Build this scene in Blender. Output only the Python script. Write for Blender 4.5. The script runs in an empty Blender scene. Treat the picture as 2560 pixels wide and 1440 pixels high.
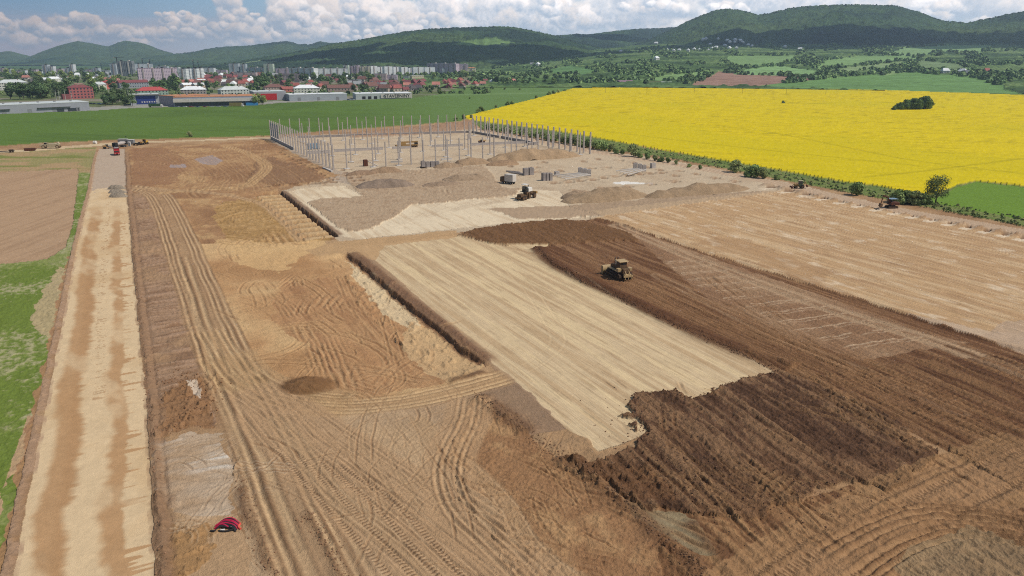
import bpy, bmesh, math, random
import numpy as np
from mathutils import Vector, Matrix

R = math.radians
scene = bpy.context.scene
COL = scene.collection
rnd = random.Random(7)
f32 = np.float32

# ------------------------------------------------------------------ camera
CAM_H = 50.0
FPX = 1850.0            # focal length in pixels of a 2560 px wide picture
PITCH = math.atan(580.0 / FPX)
SP, CP = math.sin(PITCH), math.cos(PITCH)
cam_d = bpy.data.cameras.new("camera")
cam = bpy.data.objects.new("camera", cam_d)
COL.objects.link(cam)
cam.location = (0, 0, CAM_H)
cam.rotation_euler = (math.pi / 2 - PITCH, 0, 0)
cam_d.sensor_width = 36.0
cam_d.lens = 36.0 * FPX / 2560.0
cam_d.clip_start = 0.5
cam_d.clip_end = 90000.0
scene.camera = cam

def ray(px, py):
    u = (px - 1280.0) / FPX
    v = (720.0 - py) / FPX
    return u, CP + v * SP, -SP + v * CP

def gp(px, py, z=0.0):
    """surveyed point of the flat ground (metres)"""
    x, y, zz = ray(px, py)
    t = (z - CAM_H) / zz
    return np.array((x * t, y * t)) if isinstance(px, np.ndarray) else Vector((x * t, y * t, z))

def project(X, Y, Z):
    dy = Y * CP - (Z - CAM_H) * SP
    dz = Y * SP + (Z - CAM_H) * CP
    return 1280.0 + FPX * X / dy, 720.0 - FPX * dz / dy

def at_dist(px, py, D):
    x, y, zz = ray(px, py)
    k = D / math.hypot(x, y)
    return Vector((x * k, y * k, CAM_H + zz * k))

AZ = R(-27.6)   # the long direction of the whole site
SA, CA = math.sin(AZ), math.cos(AZ)
def AB(X, Y):
    return X * SA + Y * CA, X * CA - Y * SA

# ------------------------------------------------------------------ noise
def _h(ix, iy, seed):
    n = (ix.astype(np.int64) * 374761393 + iy.astype(np.int64) * 668265263 + seed * 1274126177) & 0xffffffff
    n = ((n ^ (n >> 13)) * 1274126177) & 0xffffffff
    n = (n ^ (n >> 16)) & 0xffff
    return n.astype(f32) * f32(1 / 65535.0)

def vn(x, y, seed=0):
    x = np.asarray(x, f32); y = np.asarray(y, f32)
    xi = np.floor(x); yi = np.floor(y)
    fx = x - xi; fy = y - yi
    fx = fx * fx * (3 - 2 * fx); fy = fy * fy * (3 - 2 * fy)
    xi = xi.astype(np.int32); yi = yi.astype(np.int32)
    a = _h(xi, yi, seed); b = _h(xi + 1, yi, seed)
    c = _h(xi, yi + 1, seed); d = _h(xi + 1, yi + 1, seed)
    return (a + (b - a) * fx) * (1 - fy) + (c + (d - c) * fx) * fy

def fbm(x, y, seed=0, o=4, g=0.5):
    s = 0; a = 1.0; t = 0
    for i in range(o):
        s = s + a * vn(x, y, seed + i * 17); t += a
        x = x * 2.03 + 11.3; y = y * 1.97 + 5.1; a *= g
    return s / t

def sstep(a, b, x):
    t = np.clip((x - a) / (b - a), 0, 1)
    return t * t * (3 - 2 * t)

def pip(px, py, poly):
    inside = np.zeros(px.shape, bool)
    n = len(poly)
    for i in range(n):
        x0, y0 = poly[i]; x1, y1 = poly[(i + 1) % n]
        if y0 == y1: continue
        c = ((py >= min(y0, y1)) & (py < max(y0, y1)))
        if not c.any(): continue
        xx = x0 + (py - y0) * (x1 - x0) / (y1 - y0)
        inside ^= c & (px < xx)
    return inside

def smooth_line(pts, n=5):
    """Catmull-Rom through the points"""
    P = [np.array(p, float) for p in pts]
    P = [2 * P[0] - P[1]] + P + [2 * P[-1] - P[-2]]
    out = []
    for i in range(1, len(P) - 2):
        for k in range(n):
            t = k / n
            out.append(0.5 * (2 * P[i] + (P[i + 1] - P[i - 1]) * t + (2 * P[i - 1] - 5 * P[i] + 4 * P[i + 1] - P[i + 2]) * t * t
                       + (3 * P[i] - 3 * P[i + 1] + P[i + 2] - P[i - 1]) * t ** 3))
    out.append(P[-2])
    return out

def pdist(X, Y, pts, pad=45):
    """signed distance (+ = right-hand side) and arc length to a polyline in metres"""
    xs = [p[0] for p in pts]; ys = [p[1] for p in pts]
    if pad < 0: bb = np.ones(X.shape, bool)
    else: bb = (X > min(xs) - pad) & (X < max(xs) + pad) & (Y > min(ys) - pad) & (Y < max(ys) + pad)
    SD = np.full(X.shape, 999., f32); SS = np.zeros(X.shape, f32)
    X = X[bb]; Y = Y[bb]
    best = np.full(X.shape, 1e9, f32); sd = np.zeros(X.shape, f32); ss = np.zeros(X.shape, f32)
    acc = 0.0
    for (a, b) in zip(pts[:-1], pts[1:]):
        dx, dy = b[0] - a[0], b[1] - a[1]
        L = math.hypot(dx, dy)
        if L < 1e-6: continue
        ux, uy = dx / L, dy / L
        t = np.clip((X - a[0]) * ux + (Y - a[1]) * uy, 0, L)
        ex = X - a[0] - ux * t; ey = Y - a[1] - uy * t
        d = ex * ex + ey * ey
        m = d < best
        best = np.where(m, d, best)
        cr = ex * uy - ey * ux
        sd = np.where(m, np.sign(cr) * np.sqrt(d), sd)
        ss = np.where(m, acc + t, ss)
        acc += L
    SD[bb] = sd; SS[bb] = ss
    return SD, SS, acc

KALB = 0.78
def lin(c):
    c = c / 255.0
    return c / 12.92 if c <= 0.04045 else ((c + 0.055) / 1.055) ** 2.4
def alb(r, g, b, k=1.0):
    return np.array([lin(r), lin(g), lin(b)], f32) * f32(KALB * k)

# ------------------------------------------------------------------ materials
def new_mat(name):
    m = bpy.data.materials.new(name); m.use_nodes = True
    nt = m.node_tree
    return m, nt, nt.nodes["Principled BSDF"]

def mat_simple(name, rgb, rough=0.7, metal=0.0, var=0.12, scale=2.0, spec=0.3, coord="Object"):
    m, nt, bs = new_mat(name)
    c = alb(*rgb)
    N = nt.nodes; L = nt.links
    tc = N.new("ShaderNodeTexCoord"); no = N.new("ShaderNodeTexNoise")
    no.inputs["Scale"].default_value = scale; no.inputs["Detail"].default_value = 5
    L.new(tc.outputs[coord], no.inputs["Vector"])
    mr = N.new("ShaderNodeMapRange")
    mr.inputs["From Min"].default_value = 0.3; mr.inputs["From Max"].default_value = 0.7
    mr.inputs["To Min"].default_value = 1 - var; mr.inputs["To Max"].default_value = 1 + var
    L.new(no.outputs["Fac"], mr.inputs["Value"])
    mx = N.new("ShaderNodeMix"); mx.data_type = 'RGBA'; mx.blend_type = 'MULTIPLY'
    mx.inputs["Factor"].default_value = 1
    mx.inputs["A"].default_value = (*[float(v) for v in c], 1)
    L.new(mr.outputs["Result"], mx.inputs["B"])
    L.new(mx.outputs["Result"], bs.inputs["Base Color"])
    bs.inputs["Roughness"].default_value = rough
    bs.inputs["Metallic"].default_value = metal
    bs.inputs["Specular IOR Level"].default_value = spec
    return m

def mat_ground(name, bump=0.5, s1=1.6, s2=6.0, amp=0.18, bdist=0.12, streak=True):
    """soil: albedo from the surveyed map (Col), grain strength in its alpha, drag streaks along the site (Stk)"""
    m, nt, bs = new_mat(name)
    N = nt.nodes; L = nt.links
    def M(op, a, b=None, c=None):
        n = N.new("ShaderNodeMath"); n.operation = op
        for k, v in enumerate((a, b, c)):
            if v is None: continue
            if isinstance(v, (int, float)): n.inputs[k].default_value = v
            else: L.new(v, n.inputs[k])
        return n.outputs[0]
    at = N.new("ShaderNodeAttribute"); at.attribute_name = "Col"
    tc = N.new("ShaderNodeTexCoord")
    def noise(sc_, det, rough=.6, vec=None):
        n = N.new("ShaderNodeTexNoise"); n.inputs["Scale"].default_value = sc_; n.inputs["Detail"].default_value = det
        n.inputs["Roughness"].default_value = rough; L.new(vec or tc.outputs["Object"], n.inputs["Vector"]); return n.outputs["Fac"]
    n1 = noise(s1, 9, .72); n2 = noise(s2, 4, .6)
    R_ = at.outputs["Alpha"]
    k = M('MULTIPLY_ADD', M('SUBTRACT', n1, .5), M('MULTIPLY', R_, amp * 9), 1.0)
    k = M('MAXIMUM', k, .3)
    h = M('MULTIPLY', M('ADD', n1, M('MULTIPLY', n2, .5)), R_)
    if streak:
        a2 = N.new("ShaderNodeAttribute"); a2.attribute_name = "Stk"
        m1 = N.new("ShaderNodeMapping"); m1.inputs["Rotation"].default_value = (0, 0, AZ); L.new(tc.outputs["Object"], m1.inputs["Vector"])
        m2 = N.new("ShaderNodeMapping"); m2.inputs["Scale"].default_value = (2.6, .10, 1); L.new(m1.outputs[0], m2.inputs["Vector"])
        ns = noise(1.0, 6, .7, m2.outputs[0]); sc2 = M('SUBTRACT', ns, .5)
        k = M('MULTIPLY', k, M('MULTIPLY_ADD', sc2, M('MULTIPLY', a2.outputs["Fac"], .9), 1.0))
        h = M('MULTIPLY_ADD', sc2, a2.outputs["Fac"], h)
    mx = N.new("ShaderNodeMix"); mx.data_type = 'RGBA'; mx.blend_type = 'MULTIPLY'; mx.inputs["Factor"].default_value = 1
    L.new(at.outputs["Color"], mx.inputs["A"]); L.new(k, mx.inputs["B"])
    L.new(mx.outputs["Result"], bs.inputs["Base Color"])
    bs.inputs["Roughness"].default_value = 0.95
    bs.inputs["Specular IOR Level"].default_value = 0.08
    if bump:
        bp = N.new("ShaderNodeBump"); bp.inputs["Strength"].default_value = min(1, bump); bp.inputs["Distance"].default_value = bdist
        L.new(h, bp.inputs["Height"]); L.new(bp.outputs["Normal"], bs.inputs["Normal"])
    return m

def tag(o, label=None, cat=None, group=None, kind=None):
    if label: o["label"] = label
    if cat: o["category"] = cat
    if group: o["group"] = group
    if kind: o["kind"] = kind
    return o

def mesh_np(name, co, quads, cols=None, mat=None, smooth=True, alpha=None, stk=None):
    me = bpy.data.meshes.new(name)
    nv, nf = len(co), len(quads)
    k = quads.shape[1]
    me.vertices.add(nv); me.vertices.foreach_set("co", np.ascontiguousarray(co, f32).ravel())
    me.loops.add(nf * k); me.loops.foreach_set("vertex_index", quads.astype(np.int32).ravel())
    me.polygons.add(nf)
    me.polygons.foreach_set("loop_start", np.arange(0, nf * k, k, dtype=np.int32))
    me.polygons.foreach_set("use_smooth", np.full(nf, smooth, bool))
    me.update(calc_edges=True)
    if cols is not None:
        a = me.color_attributes.new("Col", 'FLOAT_COLOR', 'POINT')
        c4 = np.ones((nv, 4), f32); c4[:, :3] = cols
        c4[:, 3] = .5 if alpha is None else alpha
        a.data.foreach_set("color", c4.ravel())
        if stk is not None:
            a = me.attributes.new("Stk", 'FLOAT', 'POINT'); a.data.foreach_set("value", np.ascontiguousarray(stk, f32))
    if mat: me.materials.append(mat)
    o = bpy.data.objects.new(name, me); COL.objects.link(o)
    return o

def grid_quads(nr, nc):
    i = np.arange(nr * nc).reshape(nr, nc)
    return np.stack([i[:-1, :-1], i[:-1, 1:], i[1:, 1:], i[1:, :-1]], -1).reshape(-1, 4)

# ------------------------------------------------------------------ ground sheet
GX = np.concatenate([np.arange(-1400, -60, 14), np.arange(-60, 2620, 1.8), np.arange(2620, 4000, 14)])
GY = np.concatenate([[172.5, 173.5], np.arange(175, 215, 1.5), np.arange(215, 1450, 1.8), np.arange(1450, 2400, 12)])
PX, PY = np.meshgrid(GX, GY)
rx, ry, rz = ray(PX, PY)
tt = -CAM_H / rz
X = (rx * tt).astype(f32); Y = (ry * tt).astype(f32)
PX = PX.astype(f32); PY = PY.astype(f32)
nr, nc = X.shape
A, B = AB(X, Y)
H = np.zeros_like(X)
C = np.zeros((nr, nc, 3), f32)
RG = np.full((nr, nc), .55, f32); SK = np.full((nr, nc), .12, f32)
KIND = np.zeros((nr, nc), np.int8)   # 0 earth 1 haul road 2 green field 3 rapeseed 4 ploughed 5 grass 6 town ground 7 membrane slab 8 dirt track

SC = (PY - 140) / 50.0            # pixels per metre of the picture at that depth
w1 = fbm(X / 3.0, Y / 3.0, 3, 4) - .5
w2 = fbm(X / 3.0, Y / 3.0, 31, 4) - .5
w3 = fbm(X / 14.0, Y / 14.0, 71, 3) - .5
nA = fbm(A / 2.2, B / 2.2, 5, 5) - .5       # general
nB = fbm(A / 12., B / 12., 15, 4) - .5
nF = fbm(A / .7, B / .7, 25, 3) - .5
st1 = fbm(A / 28., B / .9, 35, 4) - .5      # long streaks
st2 = fbm(A / 9., B / .45, 45, 3) - .5
cr1 = (fbm((A + w3 * 3) / .8, B / 5., 55, 4) - .5) * np.clip(.35 + fbm(A / 7., B / 4., 57, 2) * 1.3, .3, 1.4)       # cross corrugation
nL = fbm(A / 45., B / 45., 65, 3) - .5

clod = np.maximum(fbm(X / .9, Y / .9, 7, 3) - .5, 0) * 1.3

def Z(poly, warp=0.6, coarse=0.0):
    k = SC
    return pip(PX + (w1 * warp * 2 + w3 * coarse) * k, PY + (w2 * warp * 2 + w3 * coarse * .6) * k * .55, poly)

def paint(m, c, a=1.0):
    if np.isscalar(a): C[m] = C[m] * (1 - a) + c * a
    else:
        aa = a[m][:, None]; C[m] = C[m] * (1 - aa) + c * aa

def G(pts, n=4, sm=True):
    w = [gp(*p) for p in pts]; w = [(p.x, p.y) for p in w]
    return smooth_line(w, n) if sm else w

def local(pts, pad):
    xs = [p[0] for p in pts]; ys = [p[1] for p in pts]
    return (X > min(xs) - pad) & (X < max(xs) + pad) & (Y > min(ys) - pad) & (Y < max(ys) + pad)

# --- base: mixed brown earth
earth = alb(166, 130, 96); tan = alb(196, 162, 122); dark = alb(112, 82, 60); sand = alb(214, 184, 140)
C[:] = earth
H += nL * .5 + nA * .10
paint(np.ones_like(PX, bool), tan, np.clip(nB * 2.2 + .25, 0, .7))

# --- site plateau (grey tan crushed stone)
plateau = [(660, 345), (1180, 318), (1480, 372), (1700, 405), (1960, 455), (2210, 512), (2700, 610), (2700, 640), (1500, 545), (1140, 582), (850, 605), (700, 478), (840, 440)]
m = Z(plateau, .8); paint(m, alb(206, 184, 154)); paint(m, alb(186, 160, 130), np.clip(nB * 3, 0, .6)); paint(m, alb(206, 184, 154), np.clip(-nA * 3 + nB, 0, .6))
# light strip left of the columns
m = Z([(655, 350), (690, 350), (850, 428), (905, 440), (880, 462), (780, 440), (700, 380)], .6); paint(m, alb(184, 164, 142), .9)

# --- upper left brown area between road and columns
m = Z([(318, 372), (670, 350), (850, 440), (700, 468), (690, 480), (845, 600), (500, 612), (430, 500), (318, 480)], 1.0)
paint(m, alb(176, 136, 98)); paint(m, alb(152, 114, 82), np.clip(nB * 4, 0, .8)); paint(m, alb(200, 164, 118), np.clip(-nB * 3 + nA * 2, 0, .7))
H[m] += (nA[m] * .35)
m = Z([(330, 372), (420, 372), (470, 400), (440, 460), (330, 468)], 2, 3); paint(m, alb(160, 120, 88), .8)
m = Z([(670, 390), (790, 425), (810, 452), (690, 466), (620, 455), (640, 410)], 2, 2); paint(m, alb(146, 112, 84), .85); H[m] += nF[m] * .4 + .3
# grey puddly spots
for poly in ([(484, 398), (530, 388), (556, 402), (540, 412), (505, 410)], [(425, 412), (462, 410), (466, 419), (424, 420)]):
    m = Z(poly, .7); paint(m, alb(172, 156, 150), .9); H[m] = .0
# olive rutted circle
m = Z([(560, 500), (690, 485), (790, 545), (835, 600), (740, 612), (570, 600), (530, 540)], 1.5, 2)
paint(m, alb(178, 142, 92), .8); paint(m, alb(158, 122, 76), np.clip(cr1 * 4, 0, .8))
dx = X - gp(680, 545).x; dy = Y - gp(680, 545).y
rr = np.sqrt(dx * dx + dy * dy) + w3 * 8
rip = fbm(rr / .8, np.arctan2(dy, dx) * 3, 91, 3) - .5
H[m] += rip[m] * .7; paint(m, alb(208, 170, 120), np.clip(rip * 3, 0, .6))

# --- orange excavated area
exc = [(480, 612), (640, 606), (800, 602), (862, 628), (935, 690), (1060, 800), (1150, 870), (1215, 915), (1130, 960), (1000, 1002), (850, 1012), (730, 985), (640, 905), (560, 760), (520, 660)]
me_ = Z(exc, 1.0, 1.5)
paint(me_, alb(196, 154, 110)); paint(me_, alb(216, 180, 132), np.clip(nB * 3.5 + .1, 0, .8)); paint(me_, alb(172, 130, 90), np.clip(-nB * 3 + nA, 0, .7))
H[me_] += nA[me_] * .25
m = Z([(700, 700), (860, 690), (1000, 760), (1120, 900), (1080, 960), (900, 985), (780, 880), (680, 790)], 2, 4)
paint(m, alb(184, 140, 100), .75); paint(m, alb(160, 118, 84), np.clip(st1 * 4, 0, .6))
# whitish then yellow sand along the berm
m = Z([(862, 640), (945, 700), (1060, 800), (1040, 830), (960, 780), (900, 715)], 1.4, 2); paint(m, alb(224, 200, 160), .85)
m = Z([(1020, 800), (1085, 815), (1150, 868), (1212, 915), (1120, 952), (1060, 930), (1010, 860)], 1.4, 2.0); paint(m, alb(208, 174, 130), .85)
m2 = Z([(880, 640), (1060, 790), (1215, 915), (1110, 955), (1000, 850), (900, 760), (860, 700)], 1, 2)
H[m2] += np.maximum(fbm(A / 1.6, B / 1.1, 77, 4) - .5, 0)[m2] * 1.5
# upper pale
m = Z([(540, 600), (820, 600), (760, 640), (700, 680), (600, 660)], 1.6, 3); paint(m, alb(220, 182, 130), .7)
# small hatched scrape marks
for cx, cy, w, h_, ang, n in ((1050, 0, 0, 0, 0, 0), (815, 890, 60, 55, .35, 12), (735, 775, 38, 22, .5, 9), (820, 750, 50, 22, -.1, 7), (900, 975, 60, 35, .9, 10), (720, 700, 25, 20, -.1, 6), (700, 595, 60, 20, .4, 9), (860, 940, 60, 40, .35, 8)):
    if not n: continue
    c0 = gp(cx, cy); m = (np.abs(PX - cx) < w) & (np.abs(PY - cy) < h_)
    th = ang; u = (X - c0.x) * math.cos(th) + (Y - c0.y) * math.sin(th) + w1 * .6
    v_ = -(X - c0.x) * math.sin(th) + (Y - c0.y) * math.cos(th)
    wd = w / ((cy - 140) / 50.)
    rg = np.sin(u / wd * n * 2.2 + v_ * .15) * (1 - ((PX - cx) / w) ** 2) * (1 - ((PY - cy) / h_) ** 2)
    H[m] += rg[m] * .14; paint(m, alb(150, 108, 76), np.clip(rg * .5, 0, .5)); paint(m, alb(216, 178, 134), np.clip(-rg * .5, 0, .5))

# --- the corrugated strip right of the haul road
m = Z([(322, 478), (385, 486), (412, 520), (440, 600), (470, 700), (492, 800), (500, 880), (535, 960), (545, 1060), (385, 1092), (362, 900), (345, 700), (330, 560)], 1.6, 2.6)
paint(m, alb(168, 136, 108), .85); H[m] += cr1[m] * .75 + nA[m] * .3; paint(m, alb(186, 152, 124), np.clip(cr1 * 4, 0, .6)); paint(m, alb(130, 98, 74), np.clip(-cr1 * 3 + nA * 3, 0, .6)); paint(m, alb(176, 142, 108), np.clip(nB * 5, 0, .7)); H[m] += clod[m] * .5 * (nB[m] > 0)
m = Z([(430, 940), (520, 930), (545, 1000), (535, 1060), (450, 1080), (385, 1090), (390, 1040)], 2.2, 3.5); paint(m, alb(152, 114, 80), .85); H[m] += clod[m] * 1.6; paint(m, alb(200, 160, 112), np.clip(nB * 5, 0, .7))
m = Z([(465, 945), (490, 940), (505, 985), (500, 1000), (480, 985)], .5); paint(m, alb(216, 196, 172), .9)
# white clay
m = Z([(380, 1105), (470, 1085), (560, 1075), (590, 1160), (600, 1230), (585, 1290), (450, 1300), (405, 1270), (395, 1180)], 2.0, 3.0)
paint(m, alb(206, 184, 158), .95); paint(m, alb(232, 222, 206), np.clip(cr1 * 5 - .1, 0, .8) * (PY < 1190)); H[m] += cr1[m] * .3; paint(m, alb(182, 150, 116), np.clip(nB * 4, 0, .8))
m = Z([(400, 1290), (590, 1290), (640, 1440), (640, 1560), (400, 1560)], 1, 1); paint(m, alb(196, 162, 124), .8)
m = Z([(415, 1330), (520, 1310), (560, 1345), (500, 1400), (430, 1440), (420, 1480)], 2, 3); paint(m, alb(174, 134, 90), .85); H[m] += clod[m] * .9
m = Z([(575, 1150), (600, 1140), (612, 1190), (590, 1200)], 1); H[m] += clod[m]; paint(m, alb(140, 104, 76), .6)

# --- lower middle area
low = [(560, 930), (640, 905), (740, 1000), (860, 1020), (1010, 1010), (1180, 975), (1300, 1060), (1500, 1130), (1640, 1095), (1800, 1500), (700, 1700), (600, 1300)]
m = Z(low, 1, 1); paint(m, alb(190, 160, 126)); paint(m, alb(172, 140, 108), np.clip(nB * 3, 0, .7)); paint(m, alb(204, 170, 130), np.clip(-nB * 2.5 + nA, 0, .6))
# tread textured ruddy ground
m = Z([(1135, 1060), (1190, 985), (1330, 1090), (1400, 1140), (1560, 1260), (1700, 1400), (1730, 1560), (1360, 1560), (1230, 1330), (1160, 1220), (1130, 1160)], 1, 1.5)
u_ = (X * math.cos(.5) + Y * math.sin(.5)); v_ = (-X * math.sin(.5) + Y * math.cos(.5))
hat = np.sin((Y * .93 + X * .36) * 2 * math.pi / .8 + w3 * 9) * np.clip(fbm(X / 3, Y / 5, 83, 2) * 3 - 1, 0, 1)
paint(m, alb(158, 116, 80), .85); paint(m, alb(128, 88, 60), np.clip(hat * .5, 0, .5)); paint(m, alb(196, 158, 114), np.clip(nB * 3 + nA * 2, 0, .55))
H[m] += hat[m] * .08 + np.abs(nF[m]) * .45 + clod[m] * .25
# pale scoop with scrape lines beside the curve
m = Z([(1135, 1190), (1165, 1215), (1210, 1240), (1255, 1295), (1262, 1330), (1330, 1380), (1320, 1420), (1240, 1350), (1170, 1280), (1140, 1230)], .5); paint(m, alb(214, 184, 146), .95)
sl = np.sin((A * .3 + B) * 2 * math.pi / 1.1 + w3 * 3); H[m] = sl[m] * .12 + .1; paint(m, alb(160, 124, 92), np.clip(sl - .55, 0, .4) * 1.5)
# olive wet pit
m = Z([(1560, 1255), (1640, 1275), (1710, 1285), (1755, 1330), (1790, 1390), (1740, 1385), (1660, 1350), (1590, 1300)], .7)
olive = m.copy()
paint(m, alb(152, 136, 106), .95); paint(m, alb(136, 116, 88), np.clip(cr1 * 4, 0, .5)); H[m] = -.05 + cr1[m] * .1

# --- light sandy slab
slab = [(880, 618), (1145, 588), (1240, 612), (1385, 612), (1345, 625), (1380, 665), (1450, 705), (1550, 750), (1700, 822), (1850, 885), (1945, 935), (1850, 948), (1730, 1000), (1600, 985), (1580, 1015), (1622, 1085), (1500, 1127), (1400, 1060), (1270, 945), (1120, 820), (1000, 715)]
ms = Z(slab, .35)
paint(ms, alb(212, 186, 148)); paint(ms, alb(192, 162, 124), np.clip(st1 * 5, 0, .75)); paint(ms, alb(226, 200, 156), np.clip(-st1 * 4 + nL * 1.5, 0, .7)); paint(ms, alb(168, 138, 104), np.clip(st2 * 7 - 1.2, 0, .5))
H[ms] = (st1[ms] * .08 + st2[ms] * .06)
# dusty left edge of the slab + spill at its near end
m = Z([(870, 622), (900, 616), (1010, 712), (1130, 818), (1290, 955), (1420, 1075), (1385, 1085), (1290, 975), (1215, 900), (1060, 790), (940, 690)], .4); paint(m, alb(166, 134, 104), .85)
m = Z([(1190, 985), (1285, 950), (1420, 1075), (1330, 1090), (1230, 1030)], .8); paint(m, alb(158, 130, 104), .9); H[m] += hat[m] * .04
m = Z([(1330, 1090), (1420, 1070), (1505, 1128), (1620, 1092), (1660, 1130), (1600, 1170), (1450, 1170), (1370, 1130)], .8, .5); paint(m, alb(176, 142, 106), .9); H[m] += nA[m] * .8
# haul ramp north of slab
m = Z([(760, 625), (850, 604), (1140, 575), (1145, 592), (960, 615), (940, 650), (880, 640), (870, 630), (800, 640)], .6); paint(m, alb(196, 160, 118), .95)

# --- membrane slab (whitish) with stone spreading on it
memb = [(722, 480), (760, 470), (862, 464), (906, 490), (1010, 486), (1290, 470), (1400, 478), (1425, 518), (1500, 540), (1320, 552), (1140, 572), (900, 598), (850, 590), (780, 525)]
mm = Z(memb, .35)
paint(mm, alb(228, 208, 176)); paint(mm, alb(206, 180, 146), np.clip(st1 * 4 + nB * 2, 0, .7)); paint(mm, alb(176, 148, 116), np.clip(st2 * 8 - 1.6, 0, .5)); H[mm] = nA[mm] * .04
m = Z([(768, 508), (780, 500), (905, 490), (1100, 470), (1300, 470), (1290, 488), (1180, 498), (1060, 512), (1030, 510), (990, 540), (930, 572), (880, 580), (845, 570), (800, 530)], .9, .6)
m |= Z([(860, 440), (1210, 415), (1260, 470), (1100, 482), (905, 490)], 1)
paint(m, alb(190, 164, 134)); paint(m, alb(164, 136, 108), np.clip(nA * 3.5, 0, .6)); H[m] += .25 + nF[m] * .35
gravel_m = m
m = Z([(1212, 523), (1400, 515), (1900, 478), (2000, 486), (1520, 540), (1300, 548), (1250, 532)], .8); paint(m, alb(176, 150, 122), .95); H[m] += .2 + nF[m] * .3
m = Z([(1480, 528), (1980, 472), (2010, 484), (1520, 545)], .6); paint(m, alb(196, 168, 134), .8)
# white spill
m = Z([(1530, 457), (1560, 453), (1590, 456), (1640, 459), (1580, 461), (1540, 461)], .4); paint(m, alb(246, 240, 228), .9)

# --- big sandy field on the right
bigf = [(1480, 545), (1960, 478), (2210, 522), (2560, 592), (3300, 730), (3300, 1150), (2560, 872), (2440, 838), (2100, 730), (1760, 628), (1560, 560)]
mb = Z(bigf, .5)
st3 = fbm(A / 14., B / 1.6, 135, 4) - .5
paint(mb, alb(202, 166, 124)); paint(mb, alb(182, 146, 110), np.clip(st1 * 4 + .05, 0, .7)); paint(mb, alb(220, 190, 150), np.clip(st3 * 5 - .1, 0, .6)); paint(mb, alb(150, 112, 82), np.clip(st2 * 7 - 1.2, 0, .5))
H[mb] = st1[mb] * .16 + st3[mb] * .08 + st2[mb] * .10
blot = np.clip(fbm(A / 5, B / 2., 141, 3) * 6 - 3.9, 0, 1) * sstep(-20, 60, B); paint(mb, alb(232, 208, 176), blot * .8)
m = Z([(1720, 598), (1830, 590), (1960, 640), (2100, 680), (2060, 720), (1900, 660)], 3, 6) & mb; paint(m, alb(178, 140, 102), .5)
m = Z([(2150, 760), (2440, 838), (2600, 870), (2700, 830), (2500, 830), (2300, 790)], .8, 1); paint(m, alb(206, 180, 152), .8)
m = Z([(2440, 838), (2520, 800), (2800, 820), (3300, 1000), (2900, 1000), (2560, 880)], 1, 2); paint(m, alb(196, 168, 140), .8); H[m] += nA[m] * .3

# --- brown strips
mid = [(1150, 580), (1310, 555), (1500, 545), (1560, 560), (1760, 628), (2100, 730), (2440, 838), (2560, 880), (3300, 1130), (3300, 1600), (2560, 1230), (2300, 1090), (1990, 940), (1850, 880), (1700, 815), (1550, 745), (1450, 700), (1380, 660), (1345, 622), (1400, 602), (1385, 612), (1250, 612), (1190, 600)]
mq = Z(mid, .5)
paint(mq, alb(134, 98, 70)); paint(mq, alb(162, 124, 90), np.clip(st1 * 5 + nL, 0, .8)); paint(mq, alb(108, 74, 52), np.clip(-st1 * 4 + st2 * 2, 0, .7))
tread = np.sin(A * 2 * math.pi / .9 + w3 * 7) * np.clip(fbm(A / 30, B / 1.5, 151, 2) * 5 - 2.2, 0, 1)
H[mq] += (st1[mq] * .4 + st2[mq] * .28 + tread[mq] * .07 + nF[mq] * .12)
m = Z([(1560, 566), (1600, 576), (2340, 838), (2420, 850), (2160, 900), (2000, 850), (1760, 740), (1640, 640)], .6, 1)
paint(m, alb(160, 124, 94), .9); paint(m, alb(186, 152, 118), np.clip(nB * 3, 0, .6)); H[m] += nA[m] * .12
# pale hatch of lorry marks across it
hm = Z([(1640, 640), (1760, 650), (2330, 845), (2200, 890), (2050, 850), (1750, 720)], .8)
hs = np.abs(((A + B * .22 + w3 * 2) / 5.2) % 1 - .5) * 5.2; hs2 = np.abs(((A + B * .22 + w3 * 2 + 1.2) / 5.2) % 1 - .5) * 5.2
ha = np.clip(1 - hs / .35, 0, 1) + np.clip(1 - hs2 / .3, 0, 1) * .6
fm = hm & (fbm(A / 4, B / 10, 161, 2) > .36); paint(fm, alb(214, 184, 150), np.clip(ha * 1.2, 0, .85))
# pale long double track
trk = G([(1540, 560), (1700, 630), (1900, 706), (2100, 780), (2330, 850), (2600, 945), (2900, 1050)], 3)
d, s, _ = pdist(X, Y, trk); m = np.abs(d) < 4.5
paint(m, alb(192, 160, 126), np.clip(1.3 - np.abs(np.abs(d + w1) - 1.6) / 1.2, 0, .9)); H[m] += (-.12 * np.exp(-((np.abs(d) - 1.6) / .5) ** 2))[m]
d, s, _ = pdist(X, Y, G([(1640, 690), (1900, 820), (2140, 920), (2400, 1030)], 3)); m = np.abs(d) < 3
paint(m, alb(180, 146, 112), np.clip(1 - np.abs(np.abs(d + w1) - 1.) / .6, 0, .6))
# edge step between the big field and brown strip
d, s, L_ = pdist(X, Y, G([(1480, 545), (1560, 560), (1760, 626), (2100, 730), (2440, 838), (2620, 890), (2900, 980)], 3))
m = (np.abs(d) < 14); H[m] += (-.7 * sstep(-.3, 1.2, d) * np.exp(-np.maximum(d, 0) / 6))[m]
# --- northern dark tongue and its edge
m = Z([(1145, 590), (1190, 572), (1310, 556), (1420, 548), (1560, 575), (1600, 600), (1380, 612), (1250, 612), (1215, 606), (1195, 598)], .9, .6)
paint(m, alb(128, 94, 64), .85); H[m] += .35 + clod[m] * .5
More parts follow.
